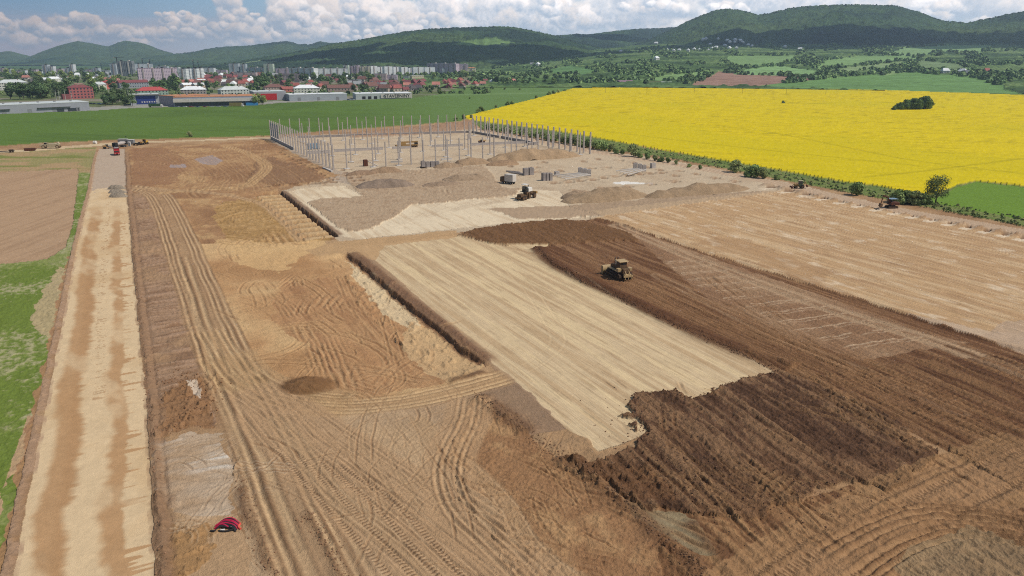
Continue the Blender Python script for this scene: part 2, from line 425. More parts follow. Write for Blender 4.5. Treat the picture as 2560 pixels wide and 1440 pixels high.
# ridge of dark soil beside the slab
rid = G([(1338, 622), (1380, 662), (1450, 700), (1550, 746), (1700, 818), (1850, 882), (1975, 922)], 4)
d, s, L_ = pdist(X, Y, rid); m = (np.abs(d) < 9) & (s > 0) & (s < L_ - .01)
prof = np.exp(-((d + .8 + w1 * 1.2) / 2.0) ** 2)
H[m] += (prof * (.75 + clod * .6))[m]; paint(m, alb(104, 74, 54), np.clip(prof * 1.5, 0, .95)); 
mdk = (d < 1.5) & (d > -8) & m; paint(mdk, alb(112, 76, 52), .5)

# --- heap of dark spoil, lower right
spoil = [(1572, 1012), (1600, 984), (1690, 984), (1722, 1000), (1850, 950), (1945, 930), (2010, 950), (2150, 1010), (2300, 1085), (2380, 1150), (2330, 1200), (2240, 1222), (2120, 1215), (2000, 1260), (1850, 1300), (1740, 1290), (1560, 1245), (1500, 1200), (1420, 1150), (1520, 1150), (1640, 1100)]
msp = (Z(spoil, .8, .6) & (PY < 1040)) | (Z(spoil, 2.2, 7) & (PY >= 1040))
Af, Bf = A + B * .0, B + A * .10
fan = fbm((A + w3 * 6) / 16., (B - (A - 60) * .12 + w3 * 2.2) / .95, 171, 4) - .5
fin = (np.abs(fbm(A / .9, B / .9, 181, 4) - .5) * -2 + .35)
paint(msp, alb(116, 86, 65)); paint(msp, alb(152, 118, 88), np.clip(fan * 8 + nA * 3, 0, .85)); paint(msp, alb(88, 64, 49), np.clip(-fan * 6 + nL * 2 - nA * 2, 0, .75)); paint(msp, alb(152, 114, 82), np.clip((PY - 1120) / 260 + nB * 2, 0, .6))  # highlights on the ridges and shade in the troughs painted into the soil colour
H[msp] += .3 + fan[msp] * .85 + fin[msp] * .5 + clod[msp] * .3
# apron around it
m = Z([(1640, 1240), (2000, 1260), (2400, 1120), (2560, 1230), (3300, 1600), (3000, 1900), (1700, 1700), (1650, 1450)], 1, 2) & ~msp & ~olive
paint(m, alb(150, 112, 78), .9); paint(m, alb(108, 76, 54), np.clip(-fan * 6 + nL * 3 + .15 + (1380 - PY) / 500, 0, .8)); paint(m, alb(184, 146, 104), np.clip(nB * 3 + fan * 3, 0, .6)); H[m] += fan[m] * .5 + fin[m] * .3  # brown soil with ridge highlights and furrow shade painted in, as on the heap
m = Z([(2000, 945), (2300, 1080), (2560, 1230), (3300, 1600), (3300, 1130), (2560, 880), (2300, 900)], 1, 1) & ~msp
H[m] += fan[m] * .45 + fin[m] * .28; paint(m, alb(132, 96, 68), .5); paint(m, alb(96, 66, 48), np.clip(-fan * 7 + nL * 3 + (2400 - PX) / 1800, 0, .7)); paint(m, alb(160, 122, 86), np.clip(fan * 6 + nB, 0, .5))  # furrows carry on: bright ridge tops and shaded troughs put into the colour
# spoil between slab end and olive pit
m = Z([(1400, 1140), (1500, 1170), (1620, 1170), (1700, 1260), (1560, 1250), (1480, 1200)], 1, 1); paint(m, alb(126, 92, 66), .85); H[m] += clod[m] * 1.1
for pts, wd, hh in ([(1190, 985), (1240, 1020), (1290, 1060), (1340, 1090)], 1.6, .9), ([(1395, 1135), (1450, 1180), (1520, 1230), (1600, 1290), (1680, 1370), (1740, 1420), (1800, 1500)], 1.3, .8), ([(755, 1275), (800, 1320), (840, 1400), (860, 1460), (880, 1540)], .8, .45), ([(600, 1210), (620, 1280), (660, 1350), (680, 1440)], .8, .4), ([(395, 1220), (405, 1300), (415, 1400), (425, 1520)], .6, .35), ([(1110, 955), (1165, 945), (1225, 928)], 1.3, .7), ([(660, 470), (720, 462), (800, 460), (830, 452)], 1.2, .7), ([(1720, 1290), (1760, 1340), (1810, 1400), (1850, 1480)], .8, .4):
    ln = G(pts, 4); d, s, L_ = pdist(X, Y, ln); m = np.abs(d) < wd * 3
    pf = np.exp(-((d + w1 * wd) / wd) ** 2) * sstep(0, 2, s) * sstep(L_, L_ - 2, s)
    H[m] += (pf * (hh * .5 + clod * hh * 1.4))[m]; paint(m, alb(116, 84, 60), np.clip(pf, 0, .75))

# --- steep drops: left sides lower than the right sides
def drop(pts, dep, reach, berm=.5, bw=2.0, clodk=.6, sm=False):
    ln = G(pts, 3, sm); d, s, L_ = pdist(X, Y, ln)
    # + is the right-hand side seen walking along pts (towards the camera the left in the picture)
    jag = w1 * 1.0
    ends = sstep(-.1, 3, s) * sstep(L_ + .1, L_ - 3, s)
    side = d + jag
    m = (np.abs(d) < reach * 3)
    lowr = sstep(-.15, .25, side)
    H[m] += (-dep * lowr * np.exp(-np.maximum(side, 0) / reach) * ends)[m]
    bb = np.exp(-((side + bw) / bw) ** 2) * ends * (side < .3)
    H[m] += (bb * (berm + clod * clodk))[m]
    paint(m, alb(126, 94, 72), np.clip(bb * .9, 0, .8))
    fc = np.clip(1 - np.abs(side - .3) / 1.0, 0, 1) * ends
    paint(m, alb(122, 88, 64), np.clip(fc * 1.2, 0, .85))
    return ln
drop([(866, 630), (935, 686), (1010, 752), (1085, 810), (1155, 868), (1222, 914)], .85, 14, .3, 1.5, .6)
tl = drop([(700, 477), (740, 508), (785, 545), (848, 592)], 1.7, 12, .1, 1.0, .2)
# spread footings dug as a comb at the left edge of the membrane
d, s, L_ = pdist(X, Y, tl)
for k in range(12):
    s0 = 4 + k * (L_ - 7) / 11.5
    m = (np.abs(s - s0) < 1.5) & (d > 0) & (d < 9.5)
    H[m] = -2.2; paint(m, alb(118, 80, 54), .8)
    m = (np.abs(s - s0 - 3.6) < 2.2) & (d > 1.0) & (d < 9.5); H[m] = -.3; paint(m, alb(212, 178, 134), .85)
# rows of small pits left of / in front of the columns
def pit(px, py, L=4.5, w=1.6, dep=1.3, spo=.4):
    c = gp(px, py); m0 = (np.abs(X - c.x) < L * 2) & (np.abs(Y - c.y) < L * 2)
    if not m0.any(): return
    a0, b0 = AB(c.x, c.y)
    q = ((B - b0) / (L / 2)) ** 2 + ((A - a0) / (w / 2)) ** 2
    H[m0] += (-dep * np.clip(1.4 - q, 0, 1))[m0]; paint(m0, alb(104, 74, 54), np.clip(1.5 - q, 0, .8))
    q2 = ((B - b0) / (L * .6)) ** 2 + ((A - a0 - w * 1.1) / (w * .7)) ** 2
    H[m0] += (spo * np.clip(1 - q2, 0, 1) * (1 + clod))[m0]; paint(m0, alb(160, 126, 98), np.clip(1 - q2, 0, .5))
for k in range(15):
    t = k / 14.; pit(706 + t * 130, 386 + t * 76 - 6, 6.5, 1.5, 1.2, .2)
for k in range(5): pit(862 + k * 9, 425 + k * 7, 6, 1.4, 1.2, .2)
for px, py in ((1388, 457), (1424, 455), (1453, 452), (1486, 450), (1513, 445), (1541, 441), (1573, 439), (1603, 436), (1630, 434), (1658, 432), (1690, 440), (1405, 427), (1480, 421), (1518, 419), (1340, 430), (1572, 468), (1630, 462), (1440, 478), (1506, 472), (1280, 416), (1360, 406), (1340, 419), (1620, 418), (1655, 425), (1590, 407), (1550, 401), (1500, 398), (1460, 404), (1700, 428), (1745, 436), (1790, 446), (1840, 455), (1690, 455), (1760, 462), (1060, 420), (1010, 428)):
    pit(px, py, 4.5, 1.8, 1.0, .5)
# pads beside the right hand track
for k in range(15):
    t = k / 14.; px = 1925 + t * 640; py = 468 + t * 122 + t * t * 4
    pit(px + 8, py - 1, 7.5, 3.0, .8, .9)
    c = gp(px - 8, py + 4); a0, b0 = AB(c.x, c.y); m = (np.abs(A - a0) < 1.4) & (np.abs(B - b0) < 3.2); paint(m, alb(232, 210, 180), .9)

# --- wheel tracks
YROW = Y[:, 0].astype(float); TROW = tt[:, 0]
def window(pts, pad):
    xs = [p[0] for p in pts]; ys = [p[1] for p in pts]
    r = np.nonzero((YROW > min(ys) - pad) & (YROW < max(ys) + pad))[0]
    if len(r) < 2: return None
    r0, r1 = r[0], r[-1] + 1; t_ = TROW[r0:r1]
    lo = 1280 + FPX * min(((min(xs) - pad) / t_).min(), ((min(xs) - pad) / t_).max()); hi = 1280 + FPX * max(((max(xs) + pad) / t_).min(), ((max(xs) + pad) / t_).max())
    c0 = int(np.searchsorted(GX, lo)); c1 = int(np.searchsorted(GX, hi))
    if c1 - c0 < 2: return None
    return slice(r0, r1), slice(c0, c1)
def paintw(W_, c, a):
    v = C[W_]; aa = np.clip(a, 0, 1)[..., None]; v *= (1 - aa); v += c * aa
def ruts(pts, offs, wd=.35, dep=.16, col=(206, 172, 132), band=None, a=.6, bandc=(190, 156, 118), tread_=0, dk=0.0, strong=0):
    ln = G(pts, 4); pad = max(abs(o) for o in offs) + 3
    W_ = window(ln, pad + 1)
    if W_ is None: return
    d, s, L_ = pdist(X[W_], Y[W_], ln, -1); a1 = w1[W_]; a3 = w3[W_]
    ok = (np.abs(d) < pad).astype(f32)
    e = sstep(0, 3, s) * sstep(L_, L_ - 3, s) * ok
    if band: paintw(W_, alb(*bandc), np.clip((band - np.abs(d + a1 * .8)) / .6, 0, 1) * e * .75)
    inter = np.clip(fbm(s / 9. + a * 7, d * .15, 271, 3) * 4 - 1.2, .12, 1)
    if strong: inter = np.clip(inter, .6, 1)
    wd = wd * (.8 if strong else .72); dep = dep * (1. if strong else .62)
    for o in offs:
        u = d - o + a3 * .6
        q = np.exp(-(u / wd) ** 2) * e * inter
        sh = np.exp(-((np.abs(u) - wd * 1.9) / (wd * .7)) ** 2) * e * inter
        H[W_] += -dep * q + dep * .5 * sh
        if tread_:
            tq = np.clip(np.sin(s * 2 * math.pi / tread_), -1, 1); ins = (np.abs(d - o) < wd) * e
            H[W_] += .05 * tq * ins
            paintw(W_, alb(112, 82, 58), ins * np.clip(tq, 0, 1) * .75); paintw(W_, alb(*col), ins * np.clip(-tq, 0, 1) * .5)
        else:
            paintw(W_, alb(*col), q * a)
            if dk: paintw(W_, alb(122, 90, 64), sh * dk)
ruts([(316, 466), (385, 482), (420, 530), (470, 660), (520, 790), (565, 900), (630, 1030), (700, 1190), (760, 1330), (830, 1480), (900, 1620)], (-4.2, -2.9, -1.9, 1.6, 2.8, 3.8), .36, .11, (214, 180, 138), 5.0, .85, (180, 146, 110), dk=.5, strong=1)
ruts([(455, 640), (505, 800), (560, 960), (600, 1060), (660, 1200), (740, 1400), (800, 1560)], (-.9, .9), .5, .15, (214, 182, 140), None, .7, dk=.4, strong=1)
ruts([(520, 820), (590, 925), (680, 985), (770, 1012), (870, 1018), (1010, 1004), (1140, 975), (1285, 937)], (-2.2, -1.2, 1.1, 2.1), .38, .14, (222, 190, 146), 3.0, .7, (198, 162, 120), dk=.4, strong=1)
ruts([(1285, 937), (1360, 895), (1395, 850), (1370, 790), (1310, 710), (1255, 655)], (-1.3, 1.3), .28, .04, (228, 200, 158), None, .45, dk=.1)
ruts([(560, 880), (640, 960), (760, 1000), (900, 1012)], (-3, -2, 0, 1, 3, 4.5), .4, .12, (216, 182, 136), 5, .6, (192, 156, 114), dk=.35)
ruts([(380, 484), (520, 472), (600, 470), (650, 440), (665, 415), (640, 395), (610, 380), (560, 365)], (-1.6, -.4, 1.4, 2.4), .5, .15, (216, 180, 132), 3.2, .7, (196, 158, 114), dk=.3)
ruts([(330, 470), (500, 480), (640, 500), (700, 540), (760, 600)], (-1.2, 1.2), .4, .12, (210, 174, 128), 2.2, .6, dk=.3)
for pts_ in ([(650, 1010), (740, 1110), (900, 1250), (1060, 1380), (1220, 1540)], [(620, 960), (760, 1060), (960, 1200), (1140, 1330), (1300, 1460)]):
    ruts(pts_, (-3.4, -2.6, -.8, 1.0, 2.4, 3.3), .2, .09, (206, 172, 134), 5.0, .5, (192, 156, 118), dk=.25, strong=1)
for k in range(5):      # arcs sweeping down the lower middle
    x0 = 690 + k * 90 + rnd.uniform(-24, 24)
    ruts([(x0, 1040 + rnd.uniform(-15, 25)), (x0 + 60 + k * rnd.uniform(0, 6), 1110), (x0 + 170 + rnd.uniform(-20, 60), 1240), (x0 + 320 + rnd.uniform(-30, 50), 1380), (x0 + 520 + rnd.uniform(-60, 60), 1540)], (-1, 1) if k % 3 else (-1.1, -.4, .9), .2, .08, (204, 172, 134), 1.8 if k % 4 == 0 else None, .5, dk=.25)
ruts([(1180, 985), (1165, 1060), (1130, 1130), (1120, 1190), (1150, 1270), (1230, 1350), (1320, 1440), (1420, 1560)], (-1.6, -.8, .8, 1.7), .28, .12, (208, 174, 134), 3.8, .6, (192, 156, 118), dk=.35, strong=1)
for k in range(3): ruts([(900 + k * 90, 1040), (890 + k * 50 + 20 * (k % 2), 1120), (930 + k * 50, 1200), (1010 + k * 40, 1290)], (-.9, .9), .22, .1, (200, 168, 128), None, .45, dk=.3)
for k in range(4): ruts([(680 + 50 * k, 1110 + 15 * k), (800 + 60 * k, 1250), (940 + 60 * k, 1400), (1070 + 60 * k, 1560)], (0,), .55, .08, (204, 172, 136), None, .4, tread_=.55)
ruts([(1840, 1560), (2010, 1430), (2160, 1340), (2300, 1262), (2450, 1195), (2640, 1120)], (-3, 3), .4, .1, (190, 152, 112), 6.5, .4, (172, 134, 96), dk=.3, strong=1)
ruts([(1880, 1560), (2050, 1440), (2200, 1345), (2330, 1270), (2470, 1200), (2640, 1130)], (-2.3, 2.3), .75, .14, (196, 158, 118), 3.4, .5, (172, 134, 98), tread_=.62, strong=1)
ruts([(1950, 1500), (2120, 1370), (2300, 1270), (2480, 1190), (2640, 1130)], (-3.4,), .6, .05, (190, 152, 114), None, .5, tread_=.42)
ruts([(2080, 1420), (2200, 1340), (2330, 1300), (2450, 1305), (2580, 1330), (2760, 1400)], (-2.4, -1.4, -.3, 1.6, 2.6, 3.5), .3, .26, (192, 154, 114), 4.5, .6, (164, 126, 90), dk=.6, strong=1)
ruts([(2240, 1440), (2320, 1400), (2440, 1370), (2560, 1375)], (-1, 1), .7, .1, (196, 168, 130), None, .5, tread_=.5)
m = Z([(2290, 1360), (2420, 1320), (2530, 1350), (2700, 1420), (2700, 1520), (2300, 1500), (2240, 1420)], 1, 1); paint(m, alb(164, 142, 110), .55); H[m] += clod[m] * .4
for k in range(4): ruts([(1250 + 55 * k, 655 + 8 * k), (1500 + 70 * k, 800 + 20 * k), (1800 + 30 * k, 960)], (-1, 1), .16, .03, (228, 204, 166), None, .5)
for k in range(7):  # fine tracks in the upper yard
    ruts([(700 + k * 60, 360 + k * 5), (900 + k * 70, 425), (1120 + k * 60, 470), (1000 + k * 30, 560 - k * 8)], (-1, 1), .5, .08, (204, 180, 150), None, .4, dk=.15)
for k in range(9):
    ruts([(340 + k * 40, 365 + rnd.uniform(0, 15)), (420 + k * 30, 400 + rnd.uniform(-10, 10)), (470 + k * 32, 440 + rnd.uniform(-10, 20)), (420 + k * 45, 480)], (-1, 1), .5, .1, (196, 158, 116), None, .45, dk=.25)
# scribble of single passes: short arcs in every direction
def scr(n, poly, lmin, lmax, base, sp, wd, dep, col, dk=.4, gauge=1.0, seed=1, cut=.35):
    r_ = random.Random(seed); xs = [p[0] for p in poly]; ys = [p[1] for p in poly]; c_ = 0; tries = 0
    while c_ < n and tries < n * 20:
        tries += 1; px = r_.uniform(min(xs), max(xs)); py = r_.uniform(min(ys), max(ys))
        if not pip(np.array([px]), np.array([py]), poly)[0]: continue
        p = gp(px, py); th = base + r_.gauss(0, sp); L_ = r_.uniform(lmin, lmax); cv = r_.gauss(0, cut) / L_ * 2; ln = []
        x, y = p.x, p.y
        for k in range(7):
            ln.append((x, y)); th += cv * L_ / 6; x += math.cos(th) * L_ / 6; y += math.sin(th) * L_ / 6
        W_ = window(ln, 3)
        if W_ is None: continue
        d, s_, T_ = pdist(X[W_], Y[W_], ln, -1); g = gauge * r_.uniform(.85, 1.1); a1 = w1[W_]
        e = (np.abs(d) < g + 1.2) * sstep(0, 2.5, s_) * sstep(T_, T_ - 2.5, s_) * np.clip(vn(s_ / 4., d * 0 + c_, 7) * 2.4 - .4, 0, 1); w_ = wd * r_.uniform(.7, 1.4); k_ = r_.uniform(.4, 1.2)
        for o in ((-g, g) if r_.random() < .7 else (0,)):
            u = d - o + a1 * .3; q = np.exp(-(u / w_) ** 2) * e * k_; sh = np.exp(-((np.abs(u) - w_ * 1.8) / (w_ * .7)) ** 2) * e * k_
            H[W_] += -dep * q + dep * .6 * sh; paintw(W_, alb(*col), np.clip(sh * .45, 0, .6)); paintw(W_, alb(128, 92, 64), np.clip(q * dk, 0, .6))
        c_ += 1
exc_in = [(560, 650), (800, 620), (900, 680), (1040, 830), (1120, 930), (1000, 990), (850, 1000), (740, 970), (650, 890), (590, 760)]
scr(34, exc_in, 12, 40, R(118), .25, .22, .13, (218, 178, 130), .45, 1.0, 2)
scr(22, exc_in, 6, 18, R(30), .9, .2, .13, (218, 178, 130), .4, .9, 3, .8)
scr(30, [(330, 380), (660, 360), (820, 440), (690, 480), (340, 470)], 15, 60, R(20), .8, .4, .14, (204, 166, 122), .4, 1.1, 4, .6)
scr(26, [(540, 500), (700, 490), (820, 590), (740, 610), (560, 605)], 8, 26, R(150), 1.2, .26, .16, (206, 166, 114), .5, .9, 5, 1.2)
low_in = [(640, 1010), (760, 1030), (1180, 1000), (1130, 1150), (1180, 1300), (1300, 1440), (860, 1440), (700, 1200)]
scr(26, low_in, 10, 40, R(112), .3, .14, .07, (206, 172, 132), .4, .95, 6, .5)
scr(18, low_in, 6, 20, R(60), 1.0, .13, .07, (206, 172, 132), .35, .9, 7, .9)
scr(20, [(1100, 1000), (1200, 990), (1400, 1150), (1600, 1400), (1300, 1400)], 8, 24, R(120), .5, .16, .09, (200, 160, 116), .4, .9, 8, .4)
scr(36, [(1700, 1250), (2300, 1130), (2560, 1000), (2560, 1200), (2100, 1400), (1800, 1440)], 12, 44, R(122), .22, .2, .14, (186, 146, 104), .5, 1.0, 9, .3)
scr(40, [(1560, 700), (2000, 860), (2500, 1010), (2560, 1150), (2000, 930), (1500, 690)], 20, 70, R(117.6), .06, .22, .12, (178, 138, 100), .5, 1.0, 10, .1)
scr(26, [(900, 430), (1500, 400), (1900, 460), (1300, 480), (1000, 480)], 15, 60, R(20), .7, .4, .1, (212, 186, 152), .3, 1.1, 11, .6)
scr(24, [(420, 1100), (600, 1090), (640, 1420), (420, 1420)], 4, 14, R(80), 1.2, .13, .08, (214, 190, 158), .4, .8, 12, .6)
# small dark heap
c = gp(770, 962); q = ((X - c.x) / 4.2) ** 2 + ((Y - c.y) / 3.) ** 2; m = q < 1.4
H[m] += (np.clip(1 - q, 0, 1) * (.9 + clod * .8))[m]; paint(m, alb(126, 92, 62), np.clip(1.6 - q + w1, 0, .9))

# --- haul road on the left
RL = [(247, 372), (240, 395), (228, 470), (205, 560), (186, 650), (176, 700), (148, 850), (118, 1000), (78, 1200), (34, 1440), (-40, 1800), (-200, 2500)]
RR = [(312, 372), (316, 470), (325, 560), (335, 700), (352, 860), (365, 1000), (374, 1150), (387, 1440), (400, 1800), (430, 2500)]
def interp(L, y): ys = [p[1] for p in L]; xs = [p[0] for p in L]; return np.interp(y, ys, xs)
xl = interp(RL, PY).astype(f32) + w1 * SC * .5; xr = interp(RR, PY).astype(f32) + (w1 * .6 + w3 * .5) * SC
fr = (PX - xl) / (xr - xl)
mr_ = (fr > 0) & (fr < 1) & (PY > 372)
paint(mr_, alb(220, 192, 152)); H[mr_] = nA[mr_] * .05
paint(mr_, alb(206, 172, 128), np.clip(nB * 3, 0, .5))
spk = (fbm(A / 1.6, B * .2 + 3, 191, 4) - .5) * .12 + (fbm(A / 8, B * 0 + 9, 193, 2) - .5) * .2
spk2 = np.maximum(fbm(A / .8, B * .1 + 5, 197, 2) - .56, 0) * .75
spk3 = np.maximum(fbm(A / 1.0, B * .1 + 8, 199, 2) - .6, 0) * .4
patch1 = .35 + .65 * sstep(.25, .5, fbm(A / 9 + fr * 2, fr * 3 + 1, 201, 3)); patch2 = .3 + .7 * sstep(.3, .5, fbm(A / 8 + fr, fr * 4 + 2, 203, 3))
b1 = sstep(.07, .16, fr + spk * .5) * sstep(.40, .31, fr - spk3 * .5 + spk * .6) * patch1
b2 = sstep(.58, .67, fr + spk * .8) * sstep(.81, .77, fr - spk2 + spk * .3) * patch2
bz = sstep(500, 560, PY)
paint(mr_, alb(184, 142, 100), np.clip((b1 + b2), 0, 1) * bz * .85)
paint(mr_, alb(172, 130, 90), np.clip(b1 * 1.0 * sstep(.2, .3, fr), 0, 1) * bz * .3)
mk = mr_ & (np.abs(fr - .52 + w3 * .1) < .06) & (fbm(A / .35, B / 3, 205, 2) > .66) & (PY < 1000); paint(mk, alb(160, 116, 76), .5)
m = mr_ & (PY < 474 + w1 * 30); paint(m, alb(192, 170, 146)); paint(m, alb(176, 152, 130), np.clip(nA * 3, 0, .5))
# kerb windrows of the road
for side, edge, wd_ in ((1, xr, .9), (-1, xl, 1.3)):
    dd = (PX - edge) / SC * side
    m = (dd > -.5) & (dd < wd_ * 3.2) & (PY > 380)
    pf = np.exp(-((dd - wd_ * .8) / (wd_ * .5)) ** 2) - .8 * np.exp(-((dd - wd_ * 1.9) / (wd_ * .4)) ** 2) * (side > 0)
    H[m] += (pf * (.16 + clod * .5))[m]; paint(m, alb(156, 124, 96) if side > 0 else alb(178, 146, 118), np.clip(1.1 - np.abs(dd - wd_) / wd_ * .6 + nA * 2, 0, .85))
H[mr_ | (fr > -.3) & (fr < 1.1) & (PY > 500)] += 0

# --- left side fields
left = xl - 1.25 * SC
def LZ(poly, warp=.8, c=0): return Z(poly, warp, c) & (PX < left)
m = LZ([(-1400, 374), (0, 376), (248, 366), (262, 380), (262, 2500), (-1400, 2500)], 0)
gl = m.copy()
g1 = alb(112, 128, 58); g2 = alb(146, 150, 92)
paint(m, g1); gn = fbm(X / .7, Y / .8, 211, 4) - .5; paint(m, g2, np.clip(gn * 2.4 + nB * 2.5 + nL * 2 + .25, 0, .8)); paint(m, alb(174, 166, 128), np.clip(gn * 4 + nB * 5 - .5, 0, .8)); H[m] = gn[m] * .3 + clod[m] * .25
KIND[m] = 5
m = gl & (PY < 432); paint(m, alb(182, 156, 116), .55); paint(m, alb(178, 148, 110), np.clip(nB * 6 + .4, 0, .9)); paint(m, alb(122, 130, 66), np.clip(-(fbm(X / 30, Y / 8, 221, 3) - .5) * 7, 0, .85))
m = LZ([(-1400, 434), (0, 431), (192, 421), (197, 430), (193, 467), (181, 570), (162, 620), (118, 648), (0, 661), (-1400, 800)], .5)
stp = fbm(X / 1.2, Y / 25, 231, 3) - .5
paint(m, alb(184, 152, 120)); paint(m, alb(168, 136, 106), np.clip(stp * 4 + nB, 0, .6)); H[m] = stp[m] * .12 + nA[m] * .1; KIND[m] = 4
m = LZ([(150, 665), (172, 672), (160, 720), (142, 850), (125, 850), (95, 830), (85, 790), (105, 725)], 1.2, 2.5); paint(m, alb(190, 166, 130), .8); H[m] += nF[m] * .3
m = LZ([(60, 860), (140, 850), (60, 1180), (0, 1230), (-40, 1500), (-300, 1800), (-300, 1300), (20, 1160)], 1.5, 1) & (PX > left - (PY - 1050) * .12 - 20) & (PY > 1040); paint(m, alb(190, 156, 122), .9); KIND[m] = 5
m = gl & (PX > left - SC * (.5 + w1 * 3)) & (PY > 640); paint(m, alb(168, 128, 94), .9)


# --- the dirt road at the foot of the green field
drt = G([(-500, 392), (0, 379), (130, 371), (260, 361), (330, 357), (480, 351), (672, 345)], 3)
d, s, _ = pdist(X, Y, drt); m = np.abs(d + w1 * 2) < 4.5 + 2 * (PX < 330); paint(m, alb(214, 190, 152), .95); H[m] = 0; KIND[m] = 8
paint(m, alb(188, 158, 122), np.clip(nB * 3, 0, .5))
# track at the right of the columns and pads
d, s, _ = pdist(X, Y, G([(1190, 322), (1480, 378), (1700, 412), (1960, 462), (2210, 518), (2560, 580), (3000, 665)], 3)); m = np.abs(d + w1 * 1.5) < 4.2
paint(m, alb(204, 176, 146), .9); paint(m, alb(176, 146, 118), np.clip(np.cos(d * 3) * .6 + nA, 0, .5)); H[m] = (np.cos(d * 3) * .05)[m]
# behind the columns: earth bank with stones
m = Z([(860, 335), (1010, 322), (1180, 302), (1200, 312), (1190, 324), (1010, 340), (880, 345)], .6); paint(m, alb(170, 136, 108), .9); H[m] += .6 + clod[m] * 1.5

# --- green field
gf = [(-1400, 388), (-500, 382), (0, 366), (100, 359), (250, 352), (330, 350), (480, 346), (672, 340), (800, 329), (1000, 315), (1150, 304), (1168, 296), (1250, 272), (1430, 224), (1560, 215), (1500, 190), (1230, 190), (1100, 236), (1030, 246), (860, 252), (700, 258), (640, 264), (330, 271), (200, 279), (0, 285), (-1400, 330)]
m = Z(gf, .5); KIND[m] = 2
gg = fbm(X / 60, Y / 60, 241, 3) - .5; ln = fbm((X * .3 + Y) / 5, (X - Y * .3) / 70, 243, 3) - .5
paint(m, alb(98, 122, 54)); paint(m, alb(88, 110, 50), np.clip(gg * 3 + ln * 2, 0, .8)); paint(m, alb(112, 138, 78), sstep(800, 1300, PX) * .7)
H[m] = .5 + nA[m] * .1
for a_, b_ in (((-1400, 246), (1420, 226)),): pass
m = (KIND == 2) & (PY < 243) & (PX > 1020); paint(m, alb(128, 152, 96), np.clip(.75 - np.abs(PY - (240 - (PX - 1020) * .02)) / 3.5, 0, .7)) if m.any() else None
# right verge & green patch
ver = [(1178, 300), (1230, 308), (1350, 322), (1475, 342), (1600, 368), (1800, 402), (1950, 428), (2100, 455), (2200, 466), (2300, 485), (2380, 462), (2440, 452), (2560, 466), (3600, 600), (3600, 780), (2560, 566), (2200, 496), (2000, 459), (1700, 399), (1475, 366), (1350, 345), (1190, 316)]
m = Z(ver, .4); KIND[m] = 5; vg = fbm(A / 6, B / .8, 251, 3) - .5
paint(m, alb(106, 122, 62)); paint(m, alb(140, 138, 90), np.clip(vg * 4 + .1, 0, .8)); H[m] = .15 + clod[m] * .5
m = Z([(2290, 500), (2350, 492), (2390, 470), (2440, 456), (2560, 470), (3600, 604), (3600, 760), (2560, 552), (2400, 520)], .3); KIND[m] = 5
paint(m, alb(112, 142, 54), .95); H[m] = .2 + nF[m] * .05
# --- rapeseed
yf = [(1158, 293), (1250, 270), (1345, 246), (1430, 222), (1600, 216.5), (1850, 215), (2200, 225), (2560, 238), (3800, 290), (3900, 690), (2560, 468), (2440, 455), (2395, 464), (2345, 487), (2300, 488), (2200, 468), (2100, 455), (1950, 428), (1800, 402), (1600, 367), (1475, 343), (1350, 323), (1230, 309), (1170, 300)]
m = Z(yf, .45); KIND[m] = 3
ya = fbm((X * .35 + Y) / 2.5, (X - Y * .35) / 45, 261, 4) - .5; yb = fbm(X / 90, Y / 90, 263, 3) - .5
paint(m, alb(226, 200, 0)); paint(m, alb(200, 176, 0), np.clip(ya * 3 + .1, 0, .6)); paint(m, alb(232, 206, 0), np.clip(yb * 3, 0, .6)); paint(m, alb(176, 160, 18), np.clip(ya * 6 - 1.3, 0, .6)); paint(m, alb(196, 180, 20), np.clip(yb * 4 - .2, 0, .35))
H[m] = .9 + (fbm(X / 1.5, Y / 1.5, 265, 3)[m] - .5) * .25 + ya[m] * .3
for pts in ([(2560, 238), (2480, 246), (2300, 256), (2050, 260), (1700, 258)], [(2560, 330), (2300, 300), (1900, 275)], [(1600, 300), (1900, 330), (2250, 400), (2560, 440)], [(2560, 400), (2330, 430), (2160, 448)], [(1500, 330), (1850, 372), (2300, 420)]):
    d, s, _ = pdist(X, Y, G(pts, 3)); mq_ = (np.abs(d) < 2.2) & (KIND == 3); paint(mq_, alb(160, 146, 16), np.clip(1 - np.abs(d) / 2.2, 0, 1) * .5)
# --- town ground
m = (KIND == 0) & (PY < 292) & (PX < 1450) | (KIND == 0) & (PY < 240); KIND[m] = 6
paint(m, alb(104, 116, 70)); paint(m, alb(150, 140, 124), np.clip(nL * 5, 0, .8)); H[m] = 0
m = Z([(-1400, 334), (0, 284), (235, 277), (330, 270), (640, 263), (700, 257), (860, 251), (1030, 245), (1030, 242), (860, 247), (690, 252), (640, 258), (330, 263), (230, 268), (0, 268), (-1400, 300)], .3); paint(m, alb(166, 162, 152), .9); KIND[m] = 6
# fields past the rapeseed on the flat
m = (KIND == 6) & (PX > 1430); paint(m, alb(98, 128, 62), .9)
KIND[mr_] = 1

